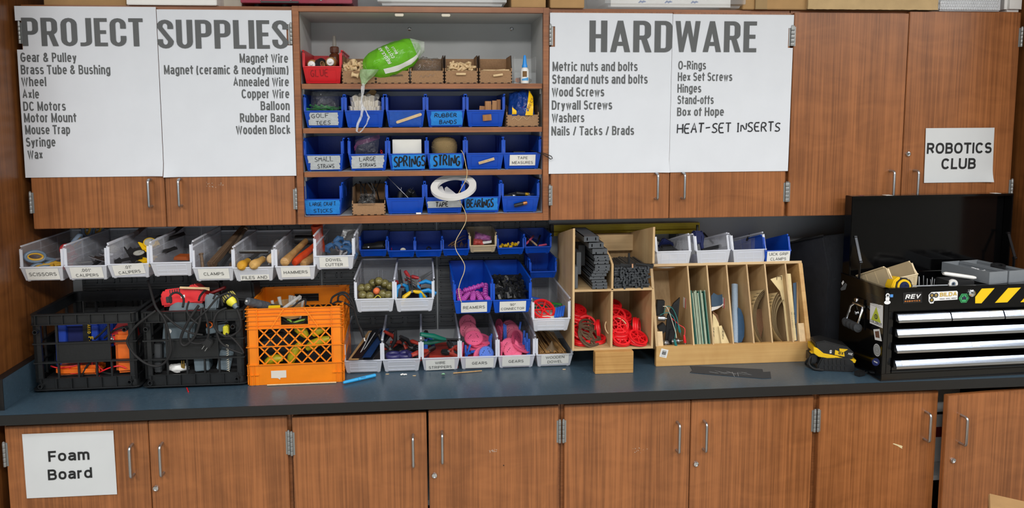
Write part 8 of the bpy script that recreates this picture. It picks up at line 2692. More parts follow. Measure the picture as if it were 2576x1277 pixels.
lettering('DEWALT',.0055,(.034,-.0424,.0475),(-.98,0,.155),(-.15,0,-1),M_black,pk,.9,.2,'LEFT',width=.040)
lettering('20V',.008,(.057,-.0386,.070),(-.98,0,.155),(-.15,0,-1),M_white,pk,.9,.18,'LEFT',width=.016)
lettering('5',.012,(-.014,-.0386,.078),(-.98,0,.155),(-.15,0,-1),M_white,pk,.9,.2,'LEFT')
lettering('XR',.012,(.026,-.0399,.074),(-.98,0,.155),(-.15,0,-1),M_black,pk,.8,.2,'LEFT')
MB().tube(smooth_path([(-.060,-.02,.03),(-.085,-.02,.04),(-.096,-.01,.02),(-.090,.0,.006),(-.070,-.04,.006),(-.055,-.047,.010)]),.0034,8).build('cord',M_blackr,ch)
MB().tube(smooth_path([(-.060,.0,.036),(-.082,-.026,.050),(-.092,-.034,.024),(-.076,-.046,.008),(-.045,-.050,.006)]),.0034,8).build('cord',M_blackr,ch)
MB().box(-.088,-.060,-.03,.03,.02,.062).build('plug_block',M_black,ch,bevel=.006)
MB().box(-.086,-.062,-.032,-.010,.060,.066).build('yellow_tab',M_yellow,ch,bevel=.002)
# toolbox
TH=R(1.6)
tx=thing('tool_chest','glossy black tool chest with open lid, chrome drawer pulls and stickers','toolbox',(2.962,-.625,ZC+.004),(0,0,TH))
TW,TD,TZ=.660,.262,.326
m_=MB()
m_.box(0,TW,0,TD,0,.024)
m_.box(0,.016,0,TD,.024,TZ)
m_.box(TW-.016,TW,0,TD,.024,TZ)
m_.box(.016,TW-.016,TD-.008,TD,.024,TZ)
m_.box(.016,TW-.016,0,.010,.248,TZ)
m_.box(.016,.036,0,.02,.024,.248)
m_.box(.016,TW-.016,.02,TD-.008,.232,.240)
m_.build('body',M_blackg,tx,bevel=.0015)
rimm=MB()
rimm.box(-.002,TW+.002,-.002,.012,TZ-.003,TZ+.004)
rimm.box(-.002,.014,-.002,TD,TZ-.003,TZ+.004)
rimm.box(TW-.014,TW+.002,-.002,TD,TZ-.003,TZ+.004)
rimm.build('rim',M_blackg,tx,bevel=.001)
for x in (.02,TW-.05):
 for y in (.02,TD-.05):
  pass
MB().box(.0,TW,.0,TD,-.0036,.0).build('foot_strip',M_blackr,tx)
M_pull=mat('polished_aluminium','b6c2d6',.20,1.0,.03,8)  # bluish tint stands in for window reflections on the metal
M_alu=mat('satin_aluminium','b9bcc0',.35,1.0,.03,20)
def drawer(x0,x1,z0,z1,tags=()):
 d=MB().box(x0,x1,-.010,.012,z0,z1).build('drawer',M_blackg,tx,bevel=.001)
 p_=MB()
 zt=z1+.0005
 prof_=[(-.010,zt),(-.0145,zt-.0003),(-.0160,zt-.0018),(-.0184,zt-.006),(-.0209,zt-.0115),(-.0240,zt-.019),(-.010,zt-.019)]
 p_.prism(prof_,x0+.001,x1-.001,'X')
 pull=p_.build('pull',M_pull,d,smooth=50)
 p_=MB().prism([(-.010,zt-.019),(-.0255,zt-.019),(-.0262,zt-.023),(-.0255,zt-.028),(-.022,zt-.029),(-.010,zt-.024)],x0+.001,x1-.001,'X')
 p_.build('pull_lip',M_alu,d,smooth=50)
 for a_ in tags:
  m2=MB()
  m2.grid(lambda q,r_:(a_-.014+.028*q,[(-.0160),(-.0182),(-.0206),(-.0228)][int(round(r_*3))]-.0008,zt-.0015-.0150*r_),1,3)
  m2.build('drawer_tag',M_tag,d,fix=False )
 return d
dx0,dx1=.038,TW-.018
w3=(dx1-dx0)/3
rows=[(at(2300,775,-.625).z-ZC-.004+.002)]
z_top=.2400
drawer(dx0,dx0+w3-.002,.213,z_top)
drawer(dx0+w3+.001,dx0+2*w3-.001,.213,z_top,(dx0+w3+.158,))
drawer(dx0+2*w3+.002,dx1,.213,z_top,(dx0+2*w3+.024,dx0+2*w3+.080))
drawer(dx0,dx1,.160,.1875)
drawer(dx0,dx1,.104,.1315,(.338,))
drawer(dx0,dx1,.047,.0755,(.075,))
MB().box(dx0,dx1,-.001,.004,.026,.045).build('lower_rail',M_blackg,tx)
MB().box(dx0-.002,dx1,-.004,.0,.030,.0335).build('lower_trim',mat('dark_chrome','3a3f46',.2,.9),tx)
ld=MB()
LZ0,LZ1=TZ+.004,TZ+.298
ld.box(.010,TW-.006,TD-.010,TD-.002,LZ0,LZ1)
ld.box(.002,.010,TD-.046,TD-.002,LZ0,LZ1)
ld.box(TW-.006,TW+.002,TD-.046,TD-.002,LZ0,LZ1)
ld.box(.002,TW+.002,TD-.046,TD-.002,LZ1-.004,LZ1+.004)
lid=ld.build('lid',M_blackg,tx,bevel=.002)
m_=MB()
for x in (.155,.600):
 m_.box(x-.013,x+.013,TD-.040,TD-.014,LZ1+.004,LZ1+.0046)
m_.build('lid_sticker',M_tag,lid)
ps=MB()
for cx,cy,r in ((0,0,.006),(.007,.004,.0036),(-.007,.003,.0036),(.006,-.005,.0036),(-.006,-.006,.004)):
 ps.lathe([(.0001,0),(r,0),(r,.0004),(.0001,.0004)],12,'Z',(.050+cx,TD-.026+cy,LZ1+.0042))
ps.build('rose_sticker',mat('dull_rose_sticker','6e3b46',.5),lid)
for s,x in ((0,.018),(1,TW-.016)):
 st_=MB()
 p0_,p1_,p2_=Vector((x,TD-.085,TZ-.02)),Vector((x,TD-.085,TZ+.060)),Vector((x,TD-.046,TZ+.150))
 st_.bar(p0_,p1_,.003,.010,(0,1,0))
 st_.bar(p1_+Vector((.004,0,0)),p2_+Vector((.004,0,0)),.003,.010,(1,0,0))
 st_.lathe([(.0001,-.003),(.0055,-.003),(.0055,.008),(.0001,.008)],12,'X',p1_)
 st_.lathe([(.0001,-.003),(.0045,-.003),(.0045,.008),(.0001,.008)],12,'X',p2_)
 st_.build('lid_stay',mat('dark_stay_steel','4a4d52',.25,.9),tx)
hd=MB()
hx=-.003
hd.box(hx-.004,.0,.105,.160,.215,.262)
hd.box(hx-.002,.0,.100,.165,.150,.215)
hb=hd.build('handle_plate',M_blackg,tx,bevel=.002)
hm=MB()
for y in (.098,.166):
 hm.tube([(hx-.006,y+(.010 if y<.13 else -.010),.238),(hx-.014,y,.225),(hx-.030,y,.172)],.0042,10)
hm.tube([(hx-.006,.100,.238),(hx-.006,.164,.238)],.005,10)
hm.build('handle_bail',M_chrome,hb)
g_=MB()
pp=[(hx-.031,.088+.088*k/20,.166-.002*math.sin(k*1.25)) for k in range(21)]
g_.tube(pp,[.0085+(.0065 if 0<k<20 else 0)+.0018*math.sin(k*1.25) for k in range(21)],14)
g_.build('handle_grip',mat('foam_grip','2c2f33',.8,0,.15,120),hb)
for y,z in ((.150,.250),(.112,.250),(.150,.200),(.112,.200)):
 pass
for y,z in ((.150,.252),(.148,.204)):
 MB().lathe([(.0001,-.009),(.007,-.009),(.009,-.004),(.009,.0)],8,'X',(hx,y,z)).build('bolt',M_chrome,hb)
ZF=-.0012
def front_poly(name,poly,material,lift=0.0,parent=None ):
 return MB().prism(poly,ZF-lift,ZF-lift+.0006,'Y').build(name,material,parent or tx,smooth=0)
def fpx(u,v):
 p_=tx.matrix_basis.inverted()@at(u,v,-.625)
 return p_.x,p_.z
def fpoly(px):
 return [fpx(u,v) for u,v in px]
M_st_w=mat('sticker_white','e6e8ea',.4)
M_haz=mat('hazard_yellow','f0c40c',.5)
front_poly('hazard_tape',fpoly([(2458,748),(2475,727),(2508,726),(2474,764),(2458,764)]),M_haz)
front_poly('hazard_tape',fpoly([(2543,726),(2576,725),(2541,762),(2509,763)]),M_haz)
front_poly('hazard_tape',fpoly([(2612,724),(2645,723),(2606,761),(2575,762)]),M_haz)
x,z=fpx(2448,738)
MB().lathe([(.0001,-.010),(.006,-.010),(.0125,-.006),(.0135,.0)],22,'Y',(x,0,z)).build('chest_lock',M_chrome,tx)
rv=front_poly('sticker',fpoly([(2272,736),(2321,734),(2321,761),(2272,763)]),mat('sticker_black','121214',.5),0)
lettering('REV',.0165,(fpx(2277,752)[0],ZF-.0008,fpx(2277,752)[1]),(1,0,.03),(.25,0,1),M_st_w,rv,.95,.2,'LEFT',.14,width=.056)
lettering('ROBOTICS',.0050,(fpx(2276,759.5)[0],ZF-.0008,fpx(2276,759.5)[1]),(1,0,.02),(0,0,1),mat('sticker_orange','d98232',.5),rv,.9,.2,'LEFT',.4,width=.058)
sw=front_poly('sticker',fpoly([(2338,742),(2345,735),(2410,732),(2413,735),(2412,754),(2352,757),(2350,763),(2342,764),(2338,758)]),M_st_w,0)
M_lgold=mat('logo_gold','caa94c',.5)
M_lblk=mat('logo_black','17181a',.5)
gx,gz=fpx(2346,743)
for (dx_,dz_,ro,ri,m_,ex) in ((0,0,.0085,.0055,M_lblk,0),(.0155,0,.0085,.0055,M_lblk,0),(0,-.0165,.0078,.0050,M_lblk,0)):
 MB().lathe([(ri,ZF-.0012),(ro,ZF-.0012),(ro,ZF-.0006),(ri,ZF-.0006)],24,'Y',(gx+dx_,0,gz+dz_),closed=True ).build('logo_ring',m_,sw)
 MB().lathe([(.0001,ZF-.0011),(.0045,ZF-.0011)],18,'Y',(gx+dx_,0,gz+dz_)).build('logo_dot',M_lgold,sw)
lettering('BILDA',.0145,(fpx(2366,746.5)[0],ZF-.0010,fpx(2366,746.5)[1]),(1,0,.02),(0,0,1),M_lgold,sw,.95,.2,'LEFT',.14,width=.065)
lettering('DREAM - MAKE - REPEAT',.0036,(fpx(2366,753.5)[0],ZF-.0010,fpx(2366,753.5)[1]),(1,0,.02),(0,0,1),M_lblk,sw,.9,.2,'LEFT',.3,width=.065)
cx_,cz_=fpx(2429,751)
hexa=[(cx_+.020*math.cos(R(60*k)),cz_+.0185*math.sin(R(60*k))) for k in range(6)]
hg=front_poly('sticker',hexa,mat('sticker_green','3fae6a',.5),0)
hexb=[(cx_+.0165*math.cos(R(60*k)),cz_+.0150*math.sin(R(60*k))) for k in range(6)]
m_=MB()
for k in range(6):
 a_,b_=hexb[k],hexb[(k+1)%6]
 m_.bar((a_[0],ZF-.0009,a_[1]),(b_[0],ZF-.0009,b_[1]),.0016,.0004,(0,1,0))
m_.build('sticker_outline',M_lblk,hg)
MB().prism([(cx_-.009,cz_+.008),(cx_-.005,cz_+.002),(cx_-.002,cz_+.009),(cx_+.002,cz_+.009),(cx_+.005,cz_+.002),(cx_+.009,cz_+.008),(cx_+.008,cz_-.008),(cx_+.003,cz_-.002),(cx_,cz_-.007),(cx_-.003,cz_-.002),(cx_-.008,cz_-.008)],ZF-.0009,ZF-.0005,'Y').build('sticker_emblem',mat('emblem_dark','2a2340',.5),hg)
ax_,az_=fpx(2232,750)
m_=MB()
for (dx_,dz_,rx_,rz_) in ((.0,.011,.0075,.0075),(0,-.001,.0075,.010),(0,-.014,.012,.007)):
 m_.add([(ax_+dx_+rx_*math.cos(R(20*k)),ZF-.0006,az_+dz_+rz_*math.sin(R(20*k))) for k in range(18)],[tuple(range(18))])
sa=m_.build('sticker',M_st_w,tx,smooth=0)
MB().box(ax_+.009,ax_+.020,ZF-.0010,ZF-.0004,az_+.004,az_+.014).build('blue_flag',mat('flag_blue','4f8fd6',.5),sa)
MB().add([(ax_+.0045*math.cos(R(20*k)),ZF-.0011,az_+.011+.0035*math.sin(R(20*k))) for k in range(18)],[tuple(range(18))]).build('visor',M_dgrey,sa,smooth=0)
def side_pt(u,v):
 """pixel to (y, z) on the chest's left side"""
 inv=tx.matrix_basis.inverted()
 c0=inv@CAM_LOC
 d0=inv.to_3x3()@_ray(u,v)
 q=c0+d0*((-.0006-c0.x)/d0.x)
 return q.y,q.z
def side_poly(name,px,material,lift=0.0,parent=None ,pts=None ):
 pts=pts or [side_pt(u,v) for u,v in px]
 return MB().prism(pts,-.0006-lift,-.0001-lift,'X').build(name,material,parent or tx,smooth=0)
ss=side_poly('sticker',[(2189,761),(2221,768),(2220,825),(2188,812)],M_st_w)
ty=[side_pt(u,v) for u,v in ((2204.5,771),(2216,812),(2191.5,803))]
side_poly('triangle_logo',None ,mat('logo_lime','b9c63a',.5),.0004,ss,ty)
cy_,cz2=side_pt(2204,796)
MB().lathe([(.0001,-.0014),(.0090,-.0014),(.0090,-.0010),(.0001,-.0010)],20,'X',(0,cy_,cz2)).build('logo_gear',M_dgrey,ss)
MB().lathe([(.0030,-.0018),(.0050,-.0018),(.0050,-.0014),(.0030,-.0014)],18,'X',(0,cy_,cz2),closed=True ).build('logo_ring',mat('logo_lime','b9c63a',.5),ss)
y1_,z1_=side_pt(2190,806)
y2_,z2_=side_pt(2219,815)
lettering('LULZBOT',.0095,(-.0012,y1_+.001,z1_-.0035),(0,y2_-y1_,(z2_-z1_)*0),(0,0,1),M_lblk,ss,.9,.18,'LEFT',.16,width=abs(y2_-y1_))
s2=side_poly('sticker',[(2197,828),(2212,827),(2218,858),(2201,854)],M_st_w)
side_poly('sticker_print',[(2201,833),(2211,832),(2213,850),(2203,848)],mat('print_brown','6b4a3c',.5),.0004,s2)
y0_,z0_=side_pt(2206,880)
m_=MB().add([(-.0006,y0_+.020*math.cos(R(15*k)),z0_+.0225*math.sin(R(15*k))) for k in range(24)],[tuple(range(24))])
s3=m_.build('sticker',mat('sticker_grey','b4b7ba',.5),tx,smooth=0)
for r_ in (.017,.011,.006):
 MB().lathe([(r_-.0014,-.0012),(r_,-.0012),(r_,-.0008),(r_-.0014,-.0008)],24,'X',(0,y0_,z0_),closed=True ).build('sticker_ring',M_dgrey,s3)
y0_,z0_=side_pt(2203,910)
m_=MB().add([(-.0006,y0_+.021*math.cos(R(15*k)),z0_+.014*math.sin(R(15*k))-.006*math.cos(R(15*k))) for k in range(24)],[tuple(range(24))])
s4=m_.build('sticker',mat('sticker_navy','2d3a78',.5),tx,smooth=0)
MB().box(-.0012,-.0008,y0_-.010,y0_+.010,z0_-.002,z0_+.002).build('sticker_print',M_st_w,s4)
y0_,z0_=side_pt(2123,720)
m_=MB().prism([(y0_+.016,z0_-.020),(y0_-.010,z0_-.010),(y0_-.018,z0_+.012),(y0_-.008,z0_+.016),(y0_+.006,z0_+.002),(y0_+.022,z0_-.014)],-.0006,-.0001,'X').build('sticker',mat('sticker_dim','585c60',.5),tx,smooth=0)
MB().prism([(y0_+.010,z0_+.002),(y0_+.0,z0_+.016),(y0_+.006,z0_+.022),(y0_+.016,z0_+.010)],-.0010,-.0006,'X').build('sticker_print',M_st_w,m_)
m_=MB()
for k in range(8):
 ya,za=side_pt(2179,733+3.6*k)
 yb2,_=side_pt(2217,741+3.6*k)
 m_.box(-.0008,-.0003,yb2+.004*(k%3),ya,za-.0040,za-.0031)
m_.build('printed_warning',mat('faint_print','34373a',.6),tx)
pg=thing('wall_plug','small black two-pin plug lying against the foot of the tool chest','plug',(2.925,-.560,ZC),(0,0,R(20)))
MB().box(-.018,.014,-.012,.012,0,.018).build('body',M_black,pg,bevel=.003)
for s in (-1,1):
 MB().box(.014,.030,s*.006-.001,s*.006+.001,.006,.012).build('pin',M_steel,pg)
def int_(x,y,z):
 return tx.matrix_basis@Vector((x,y,z))
RIM=TZ
bb=thing('open_bin','beige plastic bin tipped sideways in the left of the open tool chest','bin')
bw=bin_meshes(.110,.150,.088,.036,t=.003)
m2=bw.copy();m2.materials.clear();m2.materials.append(M_beige)
o=bpy.data.objects.new('body',m2);COL.objects.link(o);o.parent=bb
pose(bb,int_(.112,.050,.318),rot=(R(-24),R(-7),R(10)))
tm=thing('tape_measure','yellow and black tape measure at the front left of the open tool chest','tape measure')
MB().prism([(-.036,0),(.034,0),(.038,.012),(.036,.046),(.022,.064),(-.012,.066),(-.034,.052),(-.040,.024)],-.022,.022,'Y').build('body',M_black,tm,bevel=.006)
MB().lathe([(.019,-.0245),(.026,-.0245),(.027,-.020),(.020,-.020)],26,'Y',(0,0,.034),closed=True ).build('yellow_ring',M_yellow,tm)
MB().lathe([(.0001,-.0240),(.019,-.0240)],24,'Y',(0,0,.034)).build('label_disc',M_navy,tm)
MB().prism([(-.042,.022),(-.030,.026),(-.026,.050),(-.010,.064),(-.016,.070),(-.036,.056),(-.044,.036)],-.020,.020,'Y').build('yellow_band',M_yellow,tm,bevel=.003)
pose(tm,int_(.082,.038,.292),rot=(R(-6),R(3),R(2)))
for i,(x,y,h,r_) in enumerate(((.165,.10,.066,.0016),(.172,.12,.070,.0014),(.196,.09,.074,.0026),(.205,.13,.060,.0014),(.226,.09,.066,.0016),(.236,.12,.070,.0014),(.243,.085,.064,.0014),(.250,.10,.068,.0018),(.258,.10,.062,.0014))):
 t=thing('screwdriver_shaft',['thin steel driver shaft at the left end of the upright row','second thin driver shaft from the left, set a little back','thickest upright driver shaft with a flat tip','thin driver shaft behind the thick one','thin driver shaft right of the thick one','driver shaft standing back in the middle of the row','driver shaft leaning left in the pair at the right','driver shaft leaning right in the pair at the right','rightmost thin upright driver shaft'][i],'screwdriver',int_(x,y,.268),(R(-4),R((-3,2,0,3,2,0,-5,5,6)[i]),0),'upright driver shafts in the tool chest')
 MB().tube([(0,0,-.03),(0,0,h),(0,0,h+.004)],[r_,r_,r_*.5],8).build('shaft',M_steel,t)
 MB().lathe([(.0001,-.036),(.006,-.036),(.006,-.016),(r_,-.014)],12).build('collar',M_dgrey,t)
ra=MB().box(0,.185,0,.022,0,.008)
ra.box(0,.185,0,.002,.0,.012);ra.box(0,.185,.020,.022,0,.012)
ra=ra.build('aluminium_channel',M_alu,bevel=.0006)
pose(ra,int_(.128,.022,.314),rot=(0,0,R(1)))
tag(ra,'satin aluminium channel lying along the front edge of the open tool chest','channel')
ra=MB().box(0,.09,0,.05,0,.006).build('aluminium_plate',M_alu,bevel=.0006)
pose(ra,int_(.200,.130,.286),rot=(R(-4),0,R(2)))
tag(ra,'grey aluminium plate lying at the middle of the open tool chest','plate')
t=thing('small_pliers','grey slim pliers lying behind the aluminium channel','pliers',int_(.205,.050,.318),(0,0,R(4)))
MB().tube([(-.06,0,0),(-.02,0,.002),(.02,.004,.002),(.05,.006,0)],[.001,.003,.0025,.002],8).build('body',M_alu,t)
t=thing('tape_spool','small white ring on the aluminium channel','ring',int_(.286,.040,.328))
MB().lathe([(.008,-.004),(.0165,-.004),(.0165,.004),(.008,.004)],24,'Y',closed=True ).build('ring',M_white,t)
MB().lathe([(.004,-.003),(.0078,-.003),(.0078,.003),(.004,.003)],20,'Y',closed=True ).build('hub',M_slate,t)
t=thing('utility_knife','white rounded handle tool resting on a black block in the open tool chest','tool',int_(.325,.060,.350),(R(-8),R(4),R(-4)))
MB().tube([(-.058,0,.006),(-.050,0,.006),(.0,0,.002),(.050,0,-.002),(.060,0,-.002)],[.006,.009,.0095,.009,.006],12,flat=.8).build('handle',M_white,t,smooth=60)
o=MB().box(0,.098,0,.07,0,.070).build('black_block',M_black,bevel=.002)
pose(o,int_(.268,.040,.268),rot=(0,0,R(-2)))
tag(o,'matt black block under the white tool in the open tool chest','block')
M_gridf=mat('grey_printed_plastic','7c8288',.55,0,.03,60,.04,300)
def tray(label,x,y,z,w,d,h,rz,group='grey open trays in the tool chest',mm=None ):
 t=thing('parts_tray',label,'tray',int_(x,y,z),(0,0,R(rz)+TH),group)
 m_=MB()
 th=.004
 m_.box(0,w,0,d,0,.004)
 m_.box(0,w,0,th,.004,h);m_.box(0,w,d-th,d,.004,h)
 m_.box(0,th,th,d-th,.004,h);m_.box(w-th,w,th,d-th,.004,h)
 m_.build('body',mm or M_gridf,t,bevel=.0008)
 l_=MB()
 for p_ in ((th,th+.002,th,d-th),(w-th-.002,w-th,th,d-th)):
  l_.box(p_[0],p_[1],p_[2],p_[3],h-.008,h-.005)
 l_.build('inner_lip',mm or M_gridf,t)
 return t
tray('grey tray of wires at the left of the pair in the open tool chest',.415,.026,.325,.084,.200,.044,9)
tray('grey tray holding black tape, right of the tray of wires',.501,.036,.325,.082,.200,.044,9)
tray('grey tray at the right end of the open tool chest',.584,.030,.285,.066,.16,.060,0)
o=MB().box(0,.082,0,.15,0,.056).build('black_carrier',M_black,bevel=.002)
pose(o,int_(.417,.030,.268),rot=(0,0,R(9)))
tag(o,'black carrier under the grey tray of wires','carrier')
tray('lower grey tray under the tray with the black tape',.503,.040,.268,.080,.18,.056,9)
o=MB().tube(smooth_path([int_(.440+.010*math.sin(k*1.7),.08+.008*k,.362+.003*math.cos(k*2)) for k in range(9)],4),.0018,6).build('wire_coil',mat('pale_wire','c9ccd0',.4))
tag(o,'pale bundle of wires in the left grey tray','wires')
o=MB().lathe([(.014,-.006),(.024,-.006),(.024,.006),(.014,.006)],28,closed=True ).build('electrical_tape',M_black)
pose(o,int_(.525,.115,.369),rot=(R(8),R(-6),0))
tag(o,'roll of black electrical tape lying in the right grey tray','tape')
o=MB().tube(smooth_path([int_(.515+.008*k,.14-.01*math.sin(k),.366) for k in range(5)],4),.003,7).build('black_clip',M_black)
tag(o,'black cord end beside the roll of electrical tape','cord')
o=MB().box(.012,TW-.012,.012,TD-.012,.242,.266).build('tool_layer',M_black)
o.matrix_world=tx.matrix_basis
tag(o,'dark layer of tools on the floor of the open tool chest','tools')
o['kind']='stuff'
# things on top of the wall cabinets
ZTOP=2.2385
def top_box(name,label,cat,u0,u1,vb,yf,depth,h,material,rz=0,bevel=.002):
 a_,b_=at(u0,vb,yf),at(u1,vb,yf)
 t=thing(name,label,cat,(a_.x,yf,ZTOP),(0,0,R(rz)))
 MB().box(0,b_.x-a_.x,0,depth,0,h).build('body',material,t,bevel=bevel)
 return t,b_.x-a_.x
YT=-.322
t,w=top_box('carton','tan carton at the left end on top of the wall cabinets','box',110,318,8,YT+.03,.24,.20,M_card)
t,w=top_box('foam_board_box','white carton on the cabinet top left of the red machine','box',318,545,8,YT,.26,.16,M_white)
t,w=top_box('white_stand','white cable box beside the white carton on top of the cabinet','box',556,608,10,YT+.10,.10,.12,M_cream)
M_mar=mat('maroon_metal','8c1838',.35,.1,.05,60)
t,w=top_box('maroon_machine','maroon metal machine with black feet on top of the cabinet','machine',605,886,12,YT,.25,.15,M_mar)
body=t.children[0]
body.location.z=.010
for q in range(4):
 for y_ in (.04,.2):
  MB().lathe([(.0001,0),(.010,0),(.012,.010),(.0001,.010)],12,'Z',(.05+(w-.1)*q/3,y_,0)).build('foot',M_blackr,t)
m_=MB()
for q in (.18,.45,.72):
 m_.lathe([(.0001,-.003),(.004,-.003),(.0045,0)],12,'Y',(w*q,0,.022))
m_.build('panel_screw',M_chrome,t)
MB().box(.07,.20,-.004,.0,.010,.016).build('trim_bar',M_dgrey,t)
def tote(label,u0,u1,vb,yf,depth,h,material,print_=None ):
 a_,b_=at(u0,vb,yf),at(u1,vb,yf)
 w=b_.x-a_.x
 t=thing('storage_tote',label,'tote',(a_.x,yf,ZTOP))
 m_=MB()
 prof_=[(0,.0),(.0,.006),(.012,.010),(.030,h)]
 vs,fs=[],[]
 rings=[(0.010,0),(0,.004),(-.002,.012),(-.016,.016),(-.018,h*.6),(-.026,h*.62),(-.026,h)]
 for off,z in rings:
  vs+=[(off,off,z),(w-off,off,z),(w-off,depth-off,z),(off,depth-off,z)]
 for k in range(len(rings)-1):
  fs+=[(4*k+i,4*k+(i+1)%4,4*k+4+(i+1)%4,4*k+4+i) for i in range(4)]
 fs.append((0,3,2,1))
 m_.add(vs,fs)
 m_.build('body',material,t)
 return t,w
M_tote=clear('frosted_tote','e8ebee',.72,.3,trans=.3)
t,w=tote('frosted white plastic tote in the middle of the cabinet top',962,1262,15,YT,.25,.13,M_tote)
MB().box(.03,w-.03,.02,.23,.010,.10).build('contents',M_white,t)
t,w=top_box('carton','tan carton on the cabinet top, right of the frosted tote','box',1286,1373,15,YT,.26,.20,M_card)
t,w=top_box('carton','second tan carton, just right of the first across a dark gap','box',1384,1470,14,YT,.26,.20,M_card)
M_tote2=clear('clear_tote','e4e9ee',.30,.2,trans=.3)
t,w=tote('clear plastic tote with a white card and blue marks on the cabinet top',1530,1860,15,YT,.26,.13,M_tote2)
cd=MB().box(.012,w-.030,.010,.012,.008,.10).build('white_card',M_white,t)
for q in (.26,.46,.66):
 m_=MB()
 for k in range(4):
  m_.bar((w*q-.012+.006*k,.0095,.022+.004*(k%2)),(w*q-.004+.006*k,.0095,.030-.003*(k%2)),.004,.0006,(0,1,0))
 m_.build('blue_print',mat('blue_print_ink','5a78b4',.6),cd)
M_tan_card=mat('pale_carton','bda277',.85,0,.08,18,.08,60)
t,w=top_box('carton','brown carton with shiny tape on the cabinet top, left of the long flat one','box',1900,2032,17,YT-.006,.27,.16,M_card)
MB().box(.0,.045,-.0012,.002,.0,.16).build('packing_tape',clear('shiny_tape','d8c8a0',.5,.08),t)
t,w=top_box('carton','small brown carton between the clear tote and the taped carton','box',1868,1899,15,YT,.22,.14,M_card)
a_,b_=at(2032,20,YT-.02),at(2360,20,YT-.02)
t=thing('flat_carton','long pale flat carton with ragged wrinkled edge on the cabinet top','box',(a_.x,YT-.02,ZTOP))
w=b_.x-a_.x
MB().grid(lambda q,r_:(w*q,-.004*noise.noise(Vector((q*14,r_*8,0))),.10*r_+.002*noise.noise(Vector((q*30,0,0)))*(1-r_)),40,6).build('front',M_tan_card,t,fix=False )
MB().box(.001,w-.001,.003,.28,.002,.10).build('body',M_tan_card,t)
a_,b_=at(2364,20,YT),at(2520,20,YT)
t=thing('bubble_wrap','slab wrapped in bubble wrap at the right end of the cabinet top','bubble wrap',(a_.x,YT,ZTOP))
w=b_.x-a_.x
M_bub=mat('bubble_film','c9cdd2',.15,0,.05,40,.2,150)
MB().box(0,w,.004,.26,.0,.10).build('slab',M_bub,t,bevel=.004)
m_=MB()
for r_ in range(5):
 for c_ in range(24):
  m_.ell((.006+(w-.012)*(c_+.5*(r_%2))/24.5,.004,.008+.011*r_),(.0050,.0028,.0050),10,6)
o=m_.build('bubble',M_bub,t,smooth=80)
o['kind']='stuff'
t,w=top_box('white_case','white rounded case at the far right on top of the cabinets','case',2532,2576,19,YT+.02,.22,.10,M_white,0,.012)
# small things on the worktop
mk=thing('highlighter_pen','bright blue marker pen lying on the worktop by the orange crate','marker')
a_,b_=atz(863,962,ZC+.0068),atz(945,943,ZC+.0068)
L=(b_-a_).length
M_mk=mat('marker_blue','35a8e6',.35,0,.03,20)
MB().lathe([(.0001,0),(.0045,.001),(.0056,.008),(.0062,.040),(.0064,L*.45),(.0064,L*.98),(.0045,L)],18,'X').build('barrel',M_mk,mk)
MB().lathe([(.0066,L*.44),(.0068,L*.445),(.0068,L*.45),(.0064,L*.455)],18,'X').build('cap_seam',mat('marker_blue_dark','1f86c8',.4),mk)
lettering('Sharpie',.0040,(L*.52,-.0058,.0030),(1,0,0),(0,.55,.83),M_navy,mk,1.0,.14,'LEFT',.14)
pose(mk,a_,X=b_-a_)
for nm,lab,cat,(u0,v0),(u1,v1),r_,m_ in (('dowel','thin pale wooden dowel lying along the foot of the orange crate','dowel',(672,968),(846,961),.0024,M_tan),('wood_strip','thin tan stick lying under the GEARS bins on the worktop','stick',(1140,938),(1212,932),.0022,M_ash),('straw_piece','short red straw piece on the worktop before the cable crate','straw',(470,975),(474,985),.0020,M_redp)):
 a_,b_=atz(u0,v0,ZC+r_+.0003),atz(u1,v1,ZC+r_+.0003)
 o=MB().tube([Vector(),b_-a_],r_,8).build(nm,m_)
 o.location=a_
 tag(o,lab,cat)
o=MB()
for k in range(7):
 o.ell((random.uniform(-.011,.011),random.uniform(-.004,.004),.003),(.004,.0035,.003),8,6)
o=o.build('foam_crumb',M_white,smooth=80)
o.location=atz(1016,943,ZC+.0003)
tag(o,'small white crumb of foam on the worktop below the second clear bin','crumb')
t=thing('glass_token','small round green token on the worktop below the WIRE STRIPPERS bin','token',atz(1115,945,ZC+.0002)+Vector((0,0,.0065)),(R(-35),0,0))
MB().lathe([(.0001,-.002),(.0062,-.002),(.0070,0),(.0062,.002),(.0001,.002)],20,'Z').build('disc',mat('pale_green_token','8fc29a',.2),t)
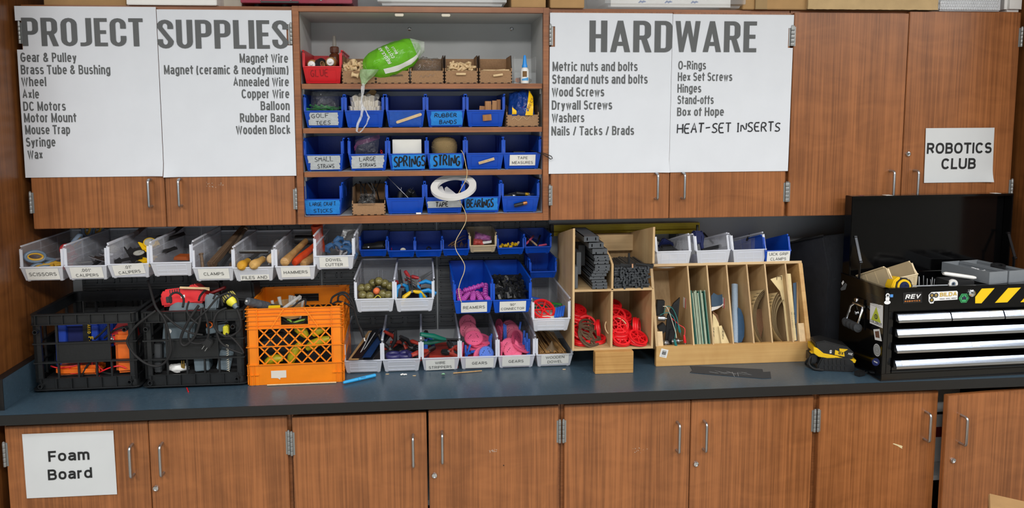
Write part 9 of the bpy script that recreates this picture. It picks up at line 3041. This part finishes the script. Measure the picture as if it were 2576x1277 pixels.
MB().bar((-.003,-.001,.0023),(.003,.002,.0023),.0016,.0004).build('mark',mat('token_green','2f7d4c',.4),t)
for i,(u,v,lab) in enumerate(((974,941,'small yellowish scrap at the corner of the second clear bin'),(1042,945,'tiny brown curl on the worktop under the second clear bin'),(1419,929,'tiny tan crumb under the WOODEN DOWEL bin'))):
 o=MB().prism([(-.006,0),(.005,-.002),(.007,.003),(-.003,.004)],0,.0015,'Z').build('wood_scrap',M_tan)
 o.location=atz(u,v,ZC+.0003)
 tag(o,lab,'scrap')
M_mark=mat('dried_glue','c8c4ba',.8)
for (u,v,lab,pts_) in ((2260,1122,'torn sliver of tan paper stuck on the lower right door',[(-.022,.010),(-.018,.012),(.012,.002),(.016,.0),(.014,-.006),(.016,-.010),(.008,-.006),(-.004,.002)]),):
 p_=at(u,v,YB-.0008)
 o=MB().prism(pts_,0,.0006,'Y').build('paper_sliver',mat('tan_paper','d8c69a',.8),smooth=0)
 o.location=p_
 tag(o,lab,'paper')
for (u,v,n_,w_,h_,y_,lab) in ((1240,1134,26,.014,.006,YB,'faint white glue residue on the door below the GEARS bins'),(540,465,18,.03,.010,YU,'faint white specks on the door right of the two upper left pulls'),(1610,1132,14,.026,.010,YB,'faint tan residue on the door below the plywood cubby')):
 p_=at(u,v,y_-.0006)
 m_=MB()
 for k in range(n_):
  x_,z_=random.uniform(-w_,w_),random.uniform(-h_,h_)
  m_.box(x_,x_+random.uniform(.0006,.003),-.0002,.0003,z_,z_+random.uniform(.0005,.0015))
 o=m_.build('glue_residue',M_mark,smooth=0)
 o.location=p_
 tag(o,lab,'residue')
 o['kind']='stuff'
o=MB().lathe([(.0001,-.0004),(.0022,-.0004),(.0022,.0004)],12,'Y').build('screw_hole',M_burn)
o.location=at(1267,1170,YB-.0004)
tag(o,'small dark hole in the door below the GEARS bins','hole')
cc=at(2576,1258,-1.30)
t=thing('carton','tan carton on the floor whose corner shows at the lower right edge','box',(cc.x+.345,-1.25,0),(0,0,R(-38)))
MB().box(-.30,.30,-.25,.25,0,.62).build('body',M_card,t,bevel=.003)
